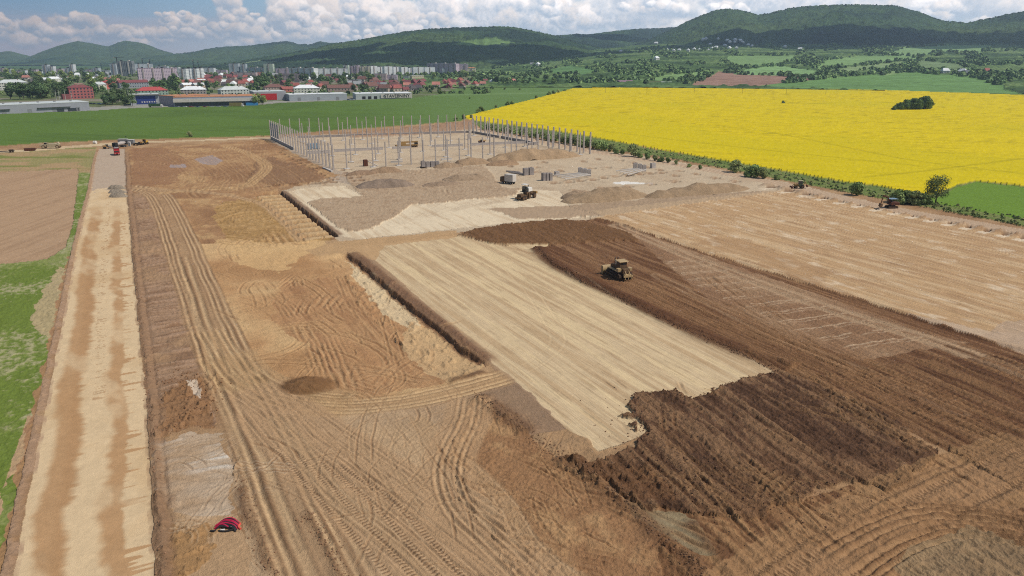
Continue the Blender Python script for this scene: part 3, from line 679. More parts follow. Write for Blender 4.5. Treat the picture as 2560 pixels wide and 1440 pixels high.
for mk_, r_, k_ in ((me_, .5, .25), (mq, .75, .8), (mb, .32, .7), (ms, .13, .42), (mm, .12, .25), (msp, 1.0, .6), (gravel_m, .6, 0)):
    RG[mk_] = r_; SK[mk_] = k_
RG[KIND == 1] = .22; SK[KIND == 1] = .0
for k_, r_ in ((2, .45), (3, .3), (4, .35), (5, .8), (8, .3)): RG[KIND == k_] = r_; SK[KIND == k_] = 0
f2 = np.abs(fbm(X / .45, Y / .45, 291, 2) - .5) * -2 + .4
H += f2 * .2 * np.clip(RG - .25, 0, 1) * ((KIND == 0) | (KIND == 5))
C *= (1 + (nF * .16 + nA * .14)[..., None] * (KIND != 6)[..., None])
lum = C.mean(-1, keepdims=True); sat = np.where((KIND == 3)[..., None], 1.0, 1.03); C = (lum + (C - lum) * sat) * np.where(np.isin(KIND, (3,))[..., None], .96, .98)
C = np.clip(C, .004, .85)
co = np.stack([X, Y, H], -1).reshape(-1, 3); cc = C.reshape(-1, 3)
Q = grid_quads(nr, nc)[:, ::-1]
kf = KIND.reshape(-1)[Q[:, 0]]
MG = mat_ground("earth_soil", 1.0, 1.5, 7., .16, .45); MGR = mat_ground("crop_leaves", .6, 1.2, 5, .12, .3, False); MGY = mat_ground("rape_blossom", .8, .9, 4, .09, .35, False)
spec_ = {0: ("ground", MG), 1: ("haul_road", MG), 2: ("crop_field", MGR), 3: ("rapeseed_field", MGY), 4: ("ploughed_field", MG), 5: ("grass_ground", MGR), 6: ("town_ground", MG), 8: ("dirt_road", MG)}
for k, (nm, mt) in spec_.items():
    q = Q[kf == k]
    if not len(q): continue
    used = np.unique(q); remap = np.zeros(len(co), np.int64); remap[used] = np.arange(len(used))
    o = mesh_np(nm, co[used], remap[q], cc[used], mt, True, RG.reshape(-1)[used], SK.reshape(-1)[used]); tag(o, kind="structure")
def ground_h(x, y):
    px, py = project(x, y, 0.0)
    j = int(np.argmin(np.abs(GX - px))); i = int(np.argmin(np.abs(GY - py)))
    return float(H[i, j])
# wide base plain so that the horizon is closed
bx = np.array([[-10400, -450, -8], [10400, -450, -8], [10400, 9200, -8], [-10400, 9200, -8]], f32)
o = mesh_np("terrain", bx, np.array([[0, 1, 2, 3]]), np.tile(alb(84, 110, 64), (4, 1)), MGR); tag(o, kind="structure")
o = mesh_np("ground", np.array([[-700, -400, -3.2], [700, -400, -3.2], [700, 62, -3.2], [-700, 62, -3.2]], f32), np.array([[0, 1, 2, 3]]), np.tile(alb(166, 130, 96), (4, 1)), MG); tag(o, kind="structure")
# ------------------------------------------------------------------ foothills and hills
def prof(pts):
    xs = [p[0] for p in pts]; ys = [p[1] for p in pts]
    return lambda px: np.interp(px, xs, ys)

def az_of(px):          # azimuth tangent (X/Y) of the horizon point above a picture column
    return (px - 1280.0) / FPX * CP

def crest_z(px, py, D):
    u, y, z = ray(px, py)
    return CAM_H + z * D / np.sqrt(u * u + y * y)

def px_of_az(X_, Y_):
    return 1280.0 + FPX * (X_ / Y_) / CP

def foot_h(X_, Y_):
    D = np.sqrt(X_ * X_ + Y_ * Y_); px = px_of_az(X_, Y_)
    t = np.clip((D - 1270) / 2300., 0, 1.6)
    s = sstep(1050, 1650, px) * .9 + .02
    s = s * (1 - .25 * sstep(2450, 2900, px))
    return s * 104 * t ** 1.05 + (fbm(X_ / 420., Y_ / 420., 301, 3) - .5) * 26 * t * s

# (name, distance of crest, half width, crest line, span)
LAY = {
 'E': (4300., 1500., prof([(1300, 150), (1450, 142), (1500, 134), (1570, 118), (1620, 100), (1660, 82), (1700, 62), (1740, 42), (1775, 28), (1808, 23), (1850, 28), (1885, 38), (1915, 34), (1960, 22), (2000, 17), (2100, 13), (2220, 15), (2280, 32), (2340, 53), (2400, 59), (2440, 51), (2500, 38), (2560, 28), (2700, 20), (3000, 60), (3400, 90)]), (1280, 3400)),
 'C': (3900., 1500., prof([(300, 172), (480, 168), (580, 158), (680, 142), (760, 128), (830, 112), (900, 101), (960, 90), (1020, 80), (1080, 73), (1160, 70), (1250, 67), (1290, 70), (1340, 80), (1375, 88), (1420, 100), (1480, 116), (1560, 134), (1700, 150)]), (250, 1750)),
 'F': (4900., 1200., prof([(1000, 150), (1200, 110), (1380, 89), (1440, 86), (1500, 86), (1560, 88), (1620, 100), (1700, 120), (1800, 150)]), (1050, 1850)),
 'D': (5600., 1300., prof([(1100, 140), (1400, 98), (1480, 85), (1540, 77), (1590, 73), (1630, 80), (1700, 90), (1800, 110)]), (1100, 1850)),
 'G': (6200., 1000., prof([(1300, 120), (1560, 80), (1600, 72), (1640, 71), (1700, 67), (1760, 60), (1900, 80)]), (1300, 1900)),
 'B': (6500., 1700., prof([(300, 150), (420, 137), (470, 133), (520, 123), (560, 118), (640, 113), (690, 106), (720, 103), (750, 111), (775, 112), (803, 104), (830, 108), (870, 108), (1000, 125), (1200, 150)]), (250, 1200)),
 'A': (7600., 2000., prof([(-1400, 120), (-600, 150), (-200, 160), (0, 158), (60, 148), (110, 128), (160, 112), (200, 103), (235, 109), (275, 117), (300, 106), (322, 102), (365, 109), (400, 124), (440, 136), (520, 142), (800, 146)]), (-1400, 800)),
 'H': (8400., 800., prof([(-1400, 150), (-200, 140), (0, 131), (28, 128), (60, 137), (110, 150), (300, 155)]), (-1400, 300)),
}
def layer_h(k, X_, Y_):
    D0, W, pf, _ = LAY[k]
    D = np.sqrt(X_ * X_ + Y_ * Y_); px = px_of_az(X_, Y_)
    zc = crest_z(px, pf(px), D0)
    t = np.clip(1 - (D0 - D) / W, 0, 1)
    S = t ** 1.25 * (1 - .25 * t) / .75
    back = np.clip(1 - (D - D0) / (W * .8), 0, 1)
    S = np.where(D > D0, back * back * (3 - 2 * back), S)
    gul = (fbm(X_ / (D0 * .055), Y_ / (D0 * .055), 311, 4) - .5) * 2
    amp = (1 - S) * S * 4
    return -6 + (zc + 6) * S + gul * zc * .22 * amp * (D < D0)

FIELD_P = [  # polygons of farmed land seen on the slopes, colour
 ([(1860, 184), (1800, 181), (1765, 196), (1720, 214), (1900, 217), (1970, 208), (2050, 200), (1960, 188)], (158, 124, 106)),
 ([(1887, 217), (1960, 207), (2035, 200), (2150, 190), (2270, 180), (2423, 192), (2497, 203), (2515, 225), (2560, 237), (2700, 245), (2700, 250), (2200, 228)], (112, 146, 82)),
 ([(1830, 186), (1860, 175), (1940, 164), (2055, 179), (2045, 197), (1960, 190)], (134, 166, 106)),
 ([(1830, 140), (1985, 138), (1990, 150), (1950, 160), (1860, 172), (1830, 165), (1810, 150)], (128, 156, 96)),
 ([(2040, 172), (2060, 152), (2150, 141), (2260, 138), (2300, 148), (2150, 163), (2055, 171)], (132, 162, 100)),
 ([(2060, 176), (2150, 166), (2300, 150), (2270, 162), (2180, 176), (2070, 184)], (140, 160, 108)),
 ([(2210, 138), (2260, 120), (2370, 112), (2480, 114), (2450, 135), (2340, 128), (2310, 142)], (136, 164, 106)),
 ([(2200, 190), (2270, 168), (2290, 166), (2268, 180)], (136, 160, 102)),
 ([(1361, 176), (1427, 164), (1503, 178), (1446, 189), (1402, 189)], (104, 138, 80)),
 ([(1430, 205), (1620, 199), (1650, 190), (1780, 177), (1765, 190), (1700, 202)], (128, 156, 96)),
 ([(1100, 196), (1190, 190), (1240, 200), (1160, 205)], (136, 130, 100)),
 ([(2300, 150), (2400, 160), (2450, 180), (2300, 176)], (122, 142, 96)),
]
FOREST = alb(68, 90, 54); FOREST2 = alb(46, 64, 46); MEADOW = alb(120, 146, 84)
def slope_sheet(name, d0, d1, nd, p0, p1, npx, hf, kindf):
    px = np.linspace(p0, p1, npx); D = d0 * (d1 / d0) ** np.linspace(0, 1, nd)
    P_, D_ = np.meshgrid(px, D)
    a = az_of(P_); Yy = D_ / np.sqrt(1 + a * a); Xx = a * Yy
    Hh = hf(Xx, Yy)
    qx, qy = project(Xx, Yy, Hh)
    cc_, dh = kindf(Xx, Yy, Hh, qx, qy)
    co_ = np.stack([Xx, Yy, Hh + dh], -1).reshape(-1, 3)
    o = mesh_np(name, co_, grid_quads(nd, npx), cc_.reshape(-1, 3), MH, smooth=False)
    tag(o, kind="structure"); return o

MH = mat_ground("forested_slope", 0, .06, .2, .35)
def canopy(Xx, Yy, size, seed):
    c = 1 - np.abs(fbm(Xx / size, Yy / size, seed, 2) - .5) * 2
    return c
def col_foot(Xx, Yy, Hh, qx, qy):
    n = fbm(Xx / 90., Yy / 90., 321, 3) - .5; f = fbm(Xx / 11., Yy / 11., 323, 2) - .5
    c = np.zeros(Xx.shape + (3,), f32); c[:] = alb(88, 112, 62)
    c += (alb(112, 132, 80) - c) * np.clip(n * 5, 0, 1)[..., None]
    c += (alb(64, 84, 50) - c) * np.clip(-n * 6, 0, 1)[..., None]
    dh = np.maximum(f, 0) * 9 + 1
    wx = qx + (fbm(Xx / 60., Yy / 60., 331, 2) - .5) * 14; wy = qy + (fbm(Xx / 60., Yy / 60., 333, 2) - .5) * 2.5
    for poly, rgb in FIELD_P:
        m = pip(wx, wy, poly); cf = alb(*rgb)
        c[m] = cf * (1 + (fbm(Xx / 150., Yy / 30., 335, 2)[m] - .5) * .35)[:, None]; dh[m] = 0
    c *= (1 + f * .5 * (dh > 0))[..., None]
    return np.clip(c, .005, .8), dh
o = slope_sheet("hills", 1262, 3700, 190, 1000, 3300, 760, lambda x, y: foot_h(x, y), col_foot)

def col_hill(seed, csize, camp, meadow=()):
    def f_(Xx, Yy, Hh, qx, qy):
        n = fbm(Xx / (csize * 18), Yy / (csize * 18), seed, 4) - .5; f = fbm(Xx / csize, Yy / csize, seed + 3, 3) - .5
        c = np.zeros(Xx.shape + (3,), f32); c[:] = FOREST
        c += (FOREST2 - c) * np.clip(-n * 6, 0, 1)[..., None]
        c += (alb(80, 98, 56) - c) * np.clip(n * 5, 0, .9)[..., None]
        dh = np.abs(f) * camp * 2.2
        wx = qx + (fbm(Xx / 80., Yy / 80., 341, 2) - .5) * 20; wy = qy + (fbm(Xx / 80., Yy / 80., 343, 2) - .5) * 4
        for poly, rgb in meadow:
            m = pip(wx, wy, poly); c[m] = alb(*rgb); dh[m] *= .15
        c *= (1 + f * .9)[..., None]
        return np.clip(c, .004, .8), dh
    return f_
def hill(k, seed, csize, camp, nd, meadow=()):
    D0, W, pf, (a, b) = LAY[k]
    return slope_sheet("hills", D0 - W, D0 + W * .7, nd, a, b, int((b - a) * .62), lambda x, y: layer_h(k, x, y), col_hill(seed, csize, camp, meadow))
hill('E', 401, 22, 9, 170, [([(1990, 150), (2200, 140), (2260, 118), (2370, 111), (2480, 114), (2450, 135), (2300, 150)], (134, 162, 104)), ([(1640, 130), (1700, 112), (1900, 120), (2000, 132), (1860, 138)], (104, 122, 80))])
hill('C', 411, 22, 9, 170, [([(1130, 112), (1190, 98), (1240, 96), (1290, 108), (1200, 113)], (118, 146, 84)), ([(1200, 152), (1260, 148), (1280, 153), (1220, 157)], (130, 150, 96)), ([(560, 166), (640, 152), (700, 155), (640, 168)], (140, 158, 112))])
hill('F', 421, 26, 8, 80); hill('D', 431, 30, 8, 70); hill('G', 441, 34, 8, 60)
hill('B', 451, 38, 9, 80, [([(480, 168), (600, 158), (650, 160), (560, 172)], (130, 150, 110))]); hill('A', 461, 48, 8, 80); hill('H', 471, 60, 8, 40)
def slope_h(x, y):
    x = np.array([[float(x)]]); y = np.array([[float(y)]])
    D = math.hypot(x[0, 0], y[0, 0]); z = 0.0
    if D > 1262 and px_of_az(x, y)[0, 0] > 1000: z = max(z, float(foot_h(x, y)[0, 0]))
    for k in ('C', 'E'):
        D0, W, pf, (a, b) = LAY[k]
        if a < px_of_az(x, y)[0, 0] < b and D0 - W < D < D0: z = max(z, float(layer_h(k, x, y)[0, 0]))
    return z
def on_slope(px, py, lo=1000.0, hi=4300.0):
    """walk along the sight line until it meets the land: where the thing stands"""
    best = None; D = lo
    while D < hi:
        p = at_dist(px, py, D)
        if p.z <= slope_h(p.x, p.y): return Vector((p.x, p.y, slope_h(p.x, p.y)))
        D *= 1.008
    return p

# ------------------------------------------------------------------ sky dome with cumulus
def build_sky():
    Rr = 42000.0
    az = np.arange(-62, 62.01, .055); el = np.concatenate([np.arange(-1.2, 4.6, .04), np.arange(4.6, 30, .5)])
    AZ_, EL_ = np.meshgrid(az, el); AZ_ = AZ_.astype(f32); EL_ = EL_.astype(f32)
    pxs = 1280 + FPX * np.tan(np.radians(AZ_)) / CP
    left = sstep(1500, -200, pxs)
    def c_(r, g, b): return np.array([lin(r), lin(g), lin(b)], f32)
    t = np.clip(EL_ / 4.2, 0, 1)[..., None]; lf = left[..., None]
    low_ = c_(166, 164, 172) * lf + c_(196, 206, 214) * (1 - lf); top = c_(112, 148, 172) * lf + c_(176, 194, 206) * (1 - lf)
    Ccol = low_ * (1 - t) + top * t
    t2 = np.clip((EL_ - 4.2) / 20, 0, 1)[..., None]; Ccol = Ccol * (1 - t2) + c_(96, 134, 172) * t2
    # thin stratus veil
    v = fbm(AZ_ / 7., EL_ / .7, 501, 4); v = np.clip((v - .45) * 3, 0, .6)[..., None] * np.clip(1.4 - np.abs(EL_ - 1.3) / 1.3, 0, 1)[..., None]
    Ccol = Ccol * (1 - v) + (c_(176, 166, 172) * lf + c_(204, 208, 216) * (1 - lf)) * v
    wx = (fbm(AZ_ / .8, EL_ / .8, 511, 4) - .5) * 1.0 + (fbm(AZ_ / .2, EL_ / .2, 515, 3) - .5) * .28
    wy = (fbm(AZ_ / .8, EL_ / .8, 513, 4) - .5) * .7 + (fbm(AZ_ / .2, EL_ / .2, 517, 3) - .5) * .24
    fine = fbm(AZ_ / .12, EL_ / .12, 519, 3) - .5
    med = fbm(AZ_ / .5, EL_ / .4, 521, 4) - .5
    def to_ae(px, py):
        a = math.degrees(math.atan((px - 1280) / FPX * CP)); u, y, z = ray(px, py); return a, math.degrees(math.atan2(z, math.hypot(u, y)))
    r_ = random.Random(11)
    def puff(px, py, rad, bright=1.0, soft=.35, asp=.75, warm=.5, base=None):
        a, e = to_ae(px, py); rd = rad / FPX * 57.3
        sub = (np.abs(AZ_ - a) < rd * 2.2) & (np.abs(EL_ - e) < rd * 2.2)
        if not sub.any(): return
        k = min(1.0, rd * 1.1)
        dx = (AZ_[sub] - a + wx[sub] * k) / rd; dy = (EL_[sub] - e + wy[sub] * k) / (rd * asp)
        q = np.sqrt(dx * dx + dy * dy)
        al = 1 - sstep(1 - soft, 1.0, q)
        nz = np.sqrt(np.clip(1 - q * q, 0, 1))
        lit = np.clip(.42 * dx * .6 + .75 * dy + .35 * nz + med[sub] * .9 + fine[sub] * .35 + .25, 0, 1)
        if base is not None:
            be = to_ae(px, base)[1]; lit = lit * sstep(be - .25, be + .7, EL_[sub])
            al = al * sstep(be - .35, be + .25, EL_[sub])
        lf_ = left[sub][:, None]
        hi = (c_(206, 194, 188) * lf_ + c_(248, 244, 242) * (1 - lf_)) * bright
        hi = hi * (1 - warm * .12) + c_(236, 206, 190) * warm * .12
        sh = c_(148, 156, 168) * lf_ + c_(186, 196, 208) * (1 - lf_)
        cl = sh + (hi - sh) * lit[:, None]
        Ccol[sub] = Ccol[sub] * (1 - al[:, None]) + cl * al[:, None]
    def bank(x0, x1, ytop, ybase, n, r0, r1, **k):
        for i in range(n):
            t_ = r_.random(); x = x0 + (x1 - x0) * t_
            arch = ytop(t_) if callable(ytop) else ytop
            y = arch + (ybase - arch) * (r_.random() ** 1.3)
            puff(x, y, r_.uniform(r0, r1), r_.uniform(.82, 1.05), base=ybase + 12, warm=r_.random(), **k)
    # back to front, far banks first
    bank(-900, 1500, lambda t: 74 + 18 * math.sin(t * 31), 112, 130, 14, 34, soft=.55)
    bank(1200, 3600, lambda t: 40 + 24 * math.sin(t * 23), 110, 110, 22, 60, soft=.6)
    bank(700, 1300, lambda t: 10 + 12 * math.sin(t * 17), 90, 90, 30, 66, soft=.45)
    bank(1100, 1620, lambda t: -14 + 10 * math.sin(t * 9), 78, 70, 34, 74, soft=.5)
    bank(1500, 2700, lambda t: -40, 30, 60, 40, 90, soft=.75)
    bank(90, 330, lambda t: 44 + 46 * abs(t - .4), 92, 34, 12, 26)
    bank(-30, 40, 38, 80, 10, 10, 22); bank(260, 420, 70, 92, 16, 8, 18)
    bank(420, 640, lambda t: 50 - 10 * math.sin(t * 6), 92, 26, 12, 24)
    bank(440, 490, lambda t: 14 + 50 * (1 - t), 80, 16, 7, 17); bank(400, 435, 34, 42, 6, 6, 9, )
    bank(560, 640, lambda t: 0 + 62 * t * t, 82, 30, 12, 26); bank(570, 600, -20, 20, 10, 14, 22)
    bank(640, 860, lambda t: 66 - 20 * math.sin(t * 3), 100, 40, 12, 28)
    bank(690, 840, lambda t: 20 + 20 * math.cos(t * 7), 60, 26, 16, 34); bank(640, 665, 36, 44, 4, 6, 9)
    bank(740, 850, lambda t: 52 + 10 * math.cos(t * 9), 96, 20, 14, 26); bank(880, 980, lambda t: 14 + 26 * t, 52, 22, 10, 20)
    bank(860, 980, 76, 100, 16, 8, 16); bank(960, 1120, 44, 84, 26, 14, 30)
    bank(1360, 1470, lambda t: -10 + 40 * t, 70, 26, 16, 34); bank(1540, 1700, lambda t: 10 + 10 * math.sin(t * 9), 36, 14, 12, 24)
    bank(1770, 1860, 12, 34, 14, 12, 20); bank(2300, 2370, lambda t: 20 - 20 * t, 54, 16, 14, 26); bank(2420, 2540, 46, 56, 12, 8, 16)
    bank(-900, -60, lambda t: 20 + 30 * math.sin(t * 9), 100, 60, 20, 50); bank(2600, 3600, 10, 80, 50, 30, 70)
    # haze of the lowest air
    hz = np.exp(-np.clip(EL_, 0, 9) / .9)[..., None] * .42
    Ccol[:] = Ccol * (1 - hz) + (c_(160, 158, 166) * lf + c_(190, 200, 208) * (1 - lf)) * hz
    Ccol[:] = Ccol ** 1.45 * np.array([1.38, 1.36, 1.34], f32)
    ar, er = np.radians(AZ_), np.radians(EL_)
    co_ = np.stack([Rr * np.sin(ar) * np.cos(er), Rr * np.cos(ar) * np.cos(er), CAM_H + Rr * np.sin(er)], -1).reshape(-1, 3)
    m = bpy.data.materials.new("sky_air"); m.use_nodes = True; nt = m.node_tree; nt.nodes.clear()
    at = nt.nodes.new("ShaderNodeAttribute"); at.attribute_name = "Col"; em = nt.nodes.new("ShaderNodeEmission"); ou = nt.nodes.new("ShaderNodeOutputMaterial")
    nt.links.new(at.outputs["Color"], em.inputs["Color"]); nt.links.new(em.outputs[0], ou.inputs["Surface"]); em.inputs["Strength"].default_value = SKY_K
    m.cycles.emission_sampling = 'NONE'
    o = mesh_np("sky", co_, grid_quads(len(el), len(az)), Ccol.reshape(-1, 3), m); tag(o, kind="structure")
    return o
SKY_K = 1.3
build_sky()

# ------------------------------------------------------------------ light
SUN_EL, SUN_AZ = R(52), R(104)       # azimuth clockwise from +Y
w = bpy.data.worlds.new("World"); scene.world = w; w.use_nodes = True
nt = w.node_tree; bg = nt.nodes["Background"]
sk = nt.nodes.new("ShaderNodeTexSky"); sk.sky_type = 'NISHITA'; sk.sun_disc = False
sk.sun_elevation = SUN_EL; sk.sun_rotation = SUN_AZ; sk.altitude = 300; sk.air_density = 1.2; sk.dust_density = 2.0
nt.links.new(sk.outputs[0], bg.inputs["Color"]); bg.inputs["Strength"].default_value = 0.10
sd_ = bpy.data.lights.new("sun", 'SUN'); sd_.energy = 3.7; sd_.angle = R(.55); sd_.color = (1.0, .95, .87)
so = bpy.data.objects.new("sun", sd_); COL.objects.link(so)
d = Vector((math.sin(SUN_AZ) * math.cos(SUN_EL), math.cos(SUN_AZ) * math.cos(SUN_EL), math.sin(SUN_EL)))
so.rotation_euler = (-d).to_track_quat('-Z', 'Y').to_euler(); so.location = (0, 0, 120)
SUN_D = d

# ------------------------------------------------------------------ haze
m = bpy.data.materials.new("haze_air"); m.use_nodes = True; nt = m.node_tree; nt.nodes.clear()
pv = nt.nodes.new("ShaderNodeVolumePrincipled"); ou = nt.nodes.new("ShaderNodeOutputMaterial")
pv.inputs["Color"].default_value = (.64, .82, 1.0, 1); pv.inputs["Density"].default_value = 8.0e-5; pv.inputs["Anisotropy"].default_value = .25
nt.links.new(pv.outputs[0], ou.inputs["Volume"])
def box_obj(name, lo, hi, mat):
    me = bpy.data.meshes.new(name); v = [(x, y, z) for z in (lo[2], hi[2]) for y in (lo[1], hi[1]) for x in (lo[0], hi[0])]
    me.from_pydata(v, [], [(0, 2, 3, 1), (4, 5, 7, 6), (0, 1, 5, 4), (2, 6, 7, 3), (0, 4, 6, 2), (1, 3, 7, 5)]); me.materials.append(mat)
    o = bpy.data.objects.new(name, me); COL.objects.link(o); return o
o = box_obj("haze", (-10500, -500, -9), (10500, 9300, 420), m); tag(o, kind="stuff")

scene.view_settings.view_transform = 'Standard'; scene.view_settings.look = 'None'
scene.view_settings.exposure = 0.0; scene.view_settings.gamma = 1.0
scene.render.engine = 'CYCLES'
scene.cycles.max_bounces = 4; scene.cycles.diffuse_bounces = 2; scene.cycles.volume_bounces = 0
scene.cycles.transparent_max_bounces = 6

scene.cycles.use_denoising = False
scene.cycles.filter_width = 1.1
# ------------------------------------------------------------------ small mesh builder
class MB:
    def __init__(s): s.v = []; s.f = []
    def add(s, vs, fs):
        o = len(s.v); s.v += [tuple(p) for p in vs]; s.f += [tuple(i + o for i in q) for q in fs]; return s
    def box(s, c, d, rz=0.0, top=(1, 1), ry=0.0, sh=(0, 0)):
        hx, hy, hz = d[0] / 2, d[1] / 2, d[2] / 2; vs = []
        for z in (-1, 1):
            for y in (-1, 1):
                for x in (-1, 1):
                    kx, ky = (top if z > 0 else (1, 1))
                    p = Vector((x * hx * kx + (sh[0] if z > 0 else 0), y * hy * ky + (sh[1] if z > 0 else 0), z * hz))
                    if ry: p = Matrix.Rotation(ry, 3, 'Y') @ p
                    if rz: p = Matrix.Rotation(rz, 3, 'Z') @ p
                    vs.append(p + Vector(c))
        return s.add(vs, [(0, 2, 3, 1), (4, 5, 7, 6), (0, 1, 5, 4), (2, 6, 7, 3), (0, 4, 6, 2), (1, 3, 7, 5)])
    def cyl(s, p0, p1, r0, r1=None, n=10, cap=True):
        r1 = r0 if r1 is None else r1
        p0 = Vector(p0); p1 = Vector(p1); ax = (p1 - p0).normalized()
        a = ax.orthogonal().normalized(); b = ax.cross(a); vs = []
        for p, r in ((p0, r0), (p1, r1)):
            for i in range(n):
                t = 2 * math.pi * i / n; vs.append(p + (a * math.cos(t) + b * math.sin(t)) * r)
        fs = [(i, (i + 1) % n, n + (i + 1) % n, n + i) for i in range(n)]
        if cap: fs += [tuple(range(n))[::-1], tuple(range(n, 2 * n))]
        return s.add(vs, fs)
    def prism(s, prof_, y0, y1):
        n = len(prof_); vs = [(x, y0, z) for x, z in prof_] + [(x, y1, z) for x, z in prof_]
        fs = [(i, (i + 1) % n, n + (i + 1) % n, n + i) for i in range(n)] + [tuple(range(n))[::-1], tuple(range(n, 2 * n))]
        return s.add(vs, fs)
    def wheel(s, c, r, w, n=16):
        c = Vector(c); s.cyl(c - Vector((0, w / 2, 0)), c + Vector((0, w / 2, 0)), r, n=n); return s
    def tube(s, pts, r, n=6):
        for a, b in zip(pts[:-1], pts[1:]): s.cyl(a, b, r, n=n)
        return s
    def mesh(s, name, mat):
        me = bpy.data.meshes.new(name); me.from_pydata(s.v, [], s.f); me.validate()
        bm = bmesh.new(); bm.from_mesh(me); bmesh.ops.recalc_face_normals(bm, faces=bm.faces); bm.to_mesh(me); bm.free()
        if mat: me.materials.append(mat)
        return me
    def build(s, name, mat, parent=None, loc=None, rz=0.0, bev=0.0):
        me = s.mesh(name, mat)
        if bev:
            bm = bmesh.new(); bm.from_mesh(me)
            bmesh.ops.bevel(bm, geom=[e for e in bm.edges], offset=bev, segments=1, affect='EDGES', clamp_overlap=True)
            bm.to_mesh(me); bm.free()
        o = bpy.data.objects.new(name, me); COL.objects.link(o); o.parent = parent
        if loc is not None: o.location = loc
        o.rotation_euler = (0, 0, rz); return o

def empty(name, loc, rz=0.0, label=None, cat=None, group=None):
    o = bpy.data.objects.new(name, None); COL.objects.link(o); o.location = loc; o.rotation_euler = (0, 0, rz)
    o.empty_display_size = .5; tag(o, label, cat, group); return o
def copy_tree(o, loc=None, rz=None, label=None, parent=None, sc=None):
    c = o.copy(); COL.objects.link(c)
    if parent is not None: c.parent = parent
    if loc is not None: c.location = loc
    if rz is not None: c.rotation_euler = (0, 0, rz)
    if sc is not None: c.scale = sc
    if label: c["label"] = label
    for ch in KIDS.get(o.name, ()): copy_tree(ch, parent=c)
    return c
KIDS = {}
def note_kids(o):
    KIDS[o.name] = [x for x in bpy.data.objects if x.parent == o]
    for c in KIDS[o.name]: note_kids(c)
def gl(px, py, dz=0.0):
    p = gp(px, py); return Vector((p.x, p.y, ground_h(p.x, p.y) + dz))
def heading(p0, p1):
    a = gp(*p0); b = gp(*p1); return math.atan2(b.y - a.y, b.x - a.x)
HEAD = math.atan2(CA, SA)
def ordn(n):
    w = ["first", "second", "third", "fourth", "fifth", "sixth", "seventh", "eighth", "ninth", "tenth", "eleventh", "twelfth", "thirteenth", "fourteenth", "fifteenth", "sixteenth", "seventeenth", "eighteenth", "nineteenth", "twentieth"]
    return w[n] if n < 20 else ("twenty-" + w[n - 20] if n < 29 else ("thirtieth" if n == 29 else "thirty-" + w[n - 30] if n < 39 else "fortieth" if n == 39 else "forty-" + w[n - 40]))

M_conc = mat_simple("pale_concrete", (186, 176, 168), .85, var=.12, scale=.7)
M_concd = mat_simple("weathered_concrete", (160, 150, 144), .85, var=.18, scale=.5)
M_concw = mat_simple("fresh_concrete", (206, 198, 188), .85, var=.1, scale=.6)
M_dust = mat_simple("dusty_steel", (104, 80, 56), .8, var=.3, scale=1.5)
M_cream = mat_simple("cream_paint", (184, 156, 112), .6, var=.12)
M_mud = mat_simple("muddy_track_steel", (72, 56, 44), .9, var=.3, scale=3)
M_dark = mat_simple("dark_steel", (44, 40, 38), .6, var=.2)
M_black = mat_simple("black_rubber", (34, 32, 31), .85, var=.2, scale=3)
M_glass = mat_simple("tinted_glass", (40, 50, 54), .12, var=.1, spec=.8)
M_white = mat_simple("dusty_white_paint", (226, 220, 210), .5, var=.08)
M_yel = mat_simple("dull_yellow_paint", (196, 152, 52), .6, var=.15)
M_yeld = mat_simple("dusty_yellow_paint", (160, 124, 70), .7, var=.2)
M_red = mat_simple("red_paint", (190, 44, 46), .45, var=.1)
M_redd = mat_simple("dark_red_paint", (120, 40, 38), .5, var=.1)
M_grey = mat_simple("grey_steel", (136, 138, 140), .5, var=.1)
M_blueg = mat_simple("blue_grey_sheet", (130, 152, 168), .5, var=.12)
M_beige = mat_simple("dusty_beige_paint", (186, 170, 138), .7, var=.15)
M_rust = mat_simple("rusty_steel", (96, 56, 38), .85, var=.25)
M_green_m = mat_simple("dull_green_paint", (70, 84, 62), .6, var=.15)
M_gravel = mat_ground("heap_soil", 1.0, 1.1, 4.5, .2, .9, False)

# ------------------------------------------------------------------ bulldozer
def track_profile(L, h, n=6):
    r = h / 2; P = []
    for i in range(n + 1): t = math.pi / 2 - math.pi * i / n; P.append((L / 2 - r + r * math.cos(t), r + r * math.sin(t)))
    for i in range(n + 1): t = -math.pi / 2 - math.pi * i / n; P.append((-L / 2 + r + r * math.cos(t), r + r * math.sin(t)))
    return P
def crawler_track(parent, y, L, h, w, mat=None):
    mb = MB().prism(track_profile(L, h), y - w / 2, y + w / 2)
    P = track_profile(L, h, 6); n = 0          # grousers
    for i in range(int(L / .28)):
        x = -L / 2 + h / 2 + i * .28
        if x > L / 2 - h / 2: break
        mb.box((x, y, h + .03), (.07, w, .08)); 
    o = mb.build("track", mat or M_mud, parent)
    rl = MB()
    for i in range(5): rl.wheel((-L / 2 + h * .6 + i * (L - h * 1.2) / 4, y, h * .42), h * .22, w + .06, 12)
    rl.build("track_rollers", M_dust, o); return o

p = gl(1549, 694, .05)
bd = empty("bulldozer", p, heading((1575, 704), (1515, 672)) , "large dusty tan bulldozer pushing dark soil beside the pale sandy strip", "bulldozer"); bd.scale = (1.2, 1.2, 1.2)
for y in (-1.2, 1.2): crawler_track(bd, y, 5.0, 1.25, .62)
MB().box((0, 0, .95), (4.0, 1.7, .8)).build("chassis", M_dark, bd, bev=.05)
MB().prism([(.5, 1.2), (2.75, 1.15), (2.75, 2.0), (2.3, 2.25), (.5, 2.4)], -.62, .62).build("hood", M_dust, bd, bev=.04)
g_ = MB()
for i in range(6): g_.box((2.8, 0, 1.25 + i * .14), (.05, 1.1, .05))
g_.build("radiator_grille", M_dark, bd)
for y in (-1.2, 1.2): MB().box((.2, y, 1.62), (4.2, .75, .1)).box((-1.6, y, 1.95), (.9, .7, .6)).build("fender", M_cream, bd, bev=.02)
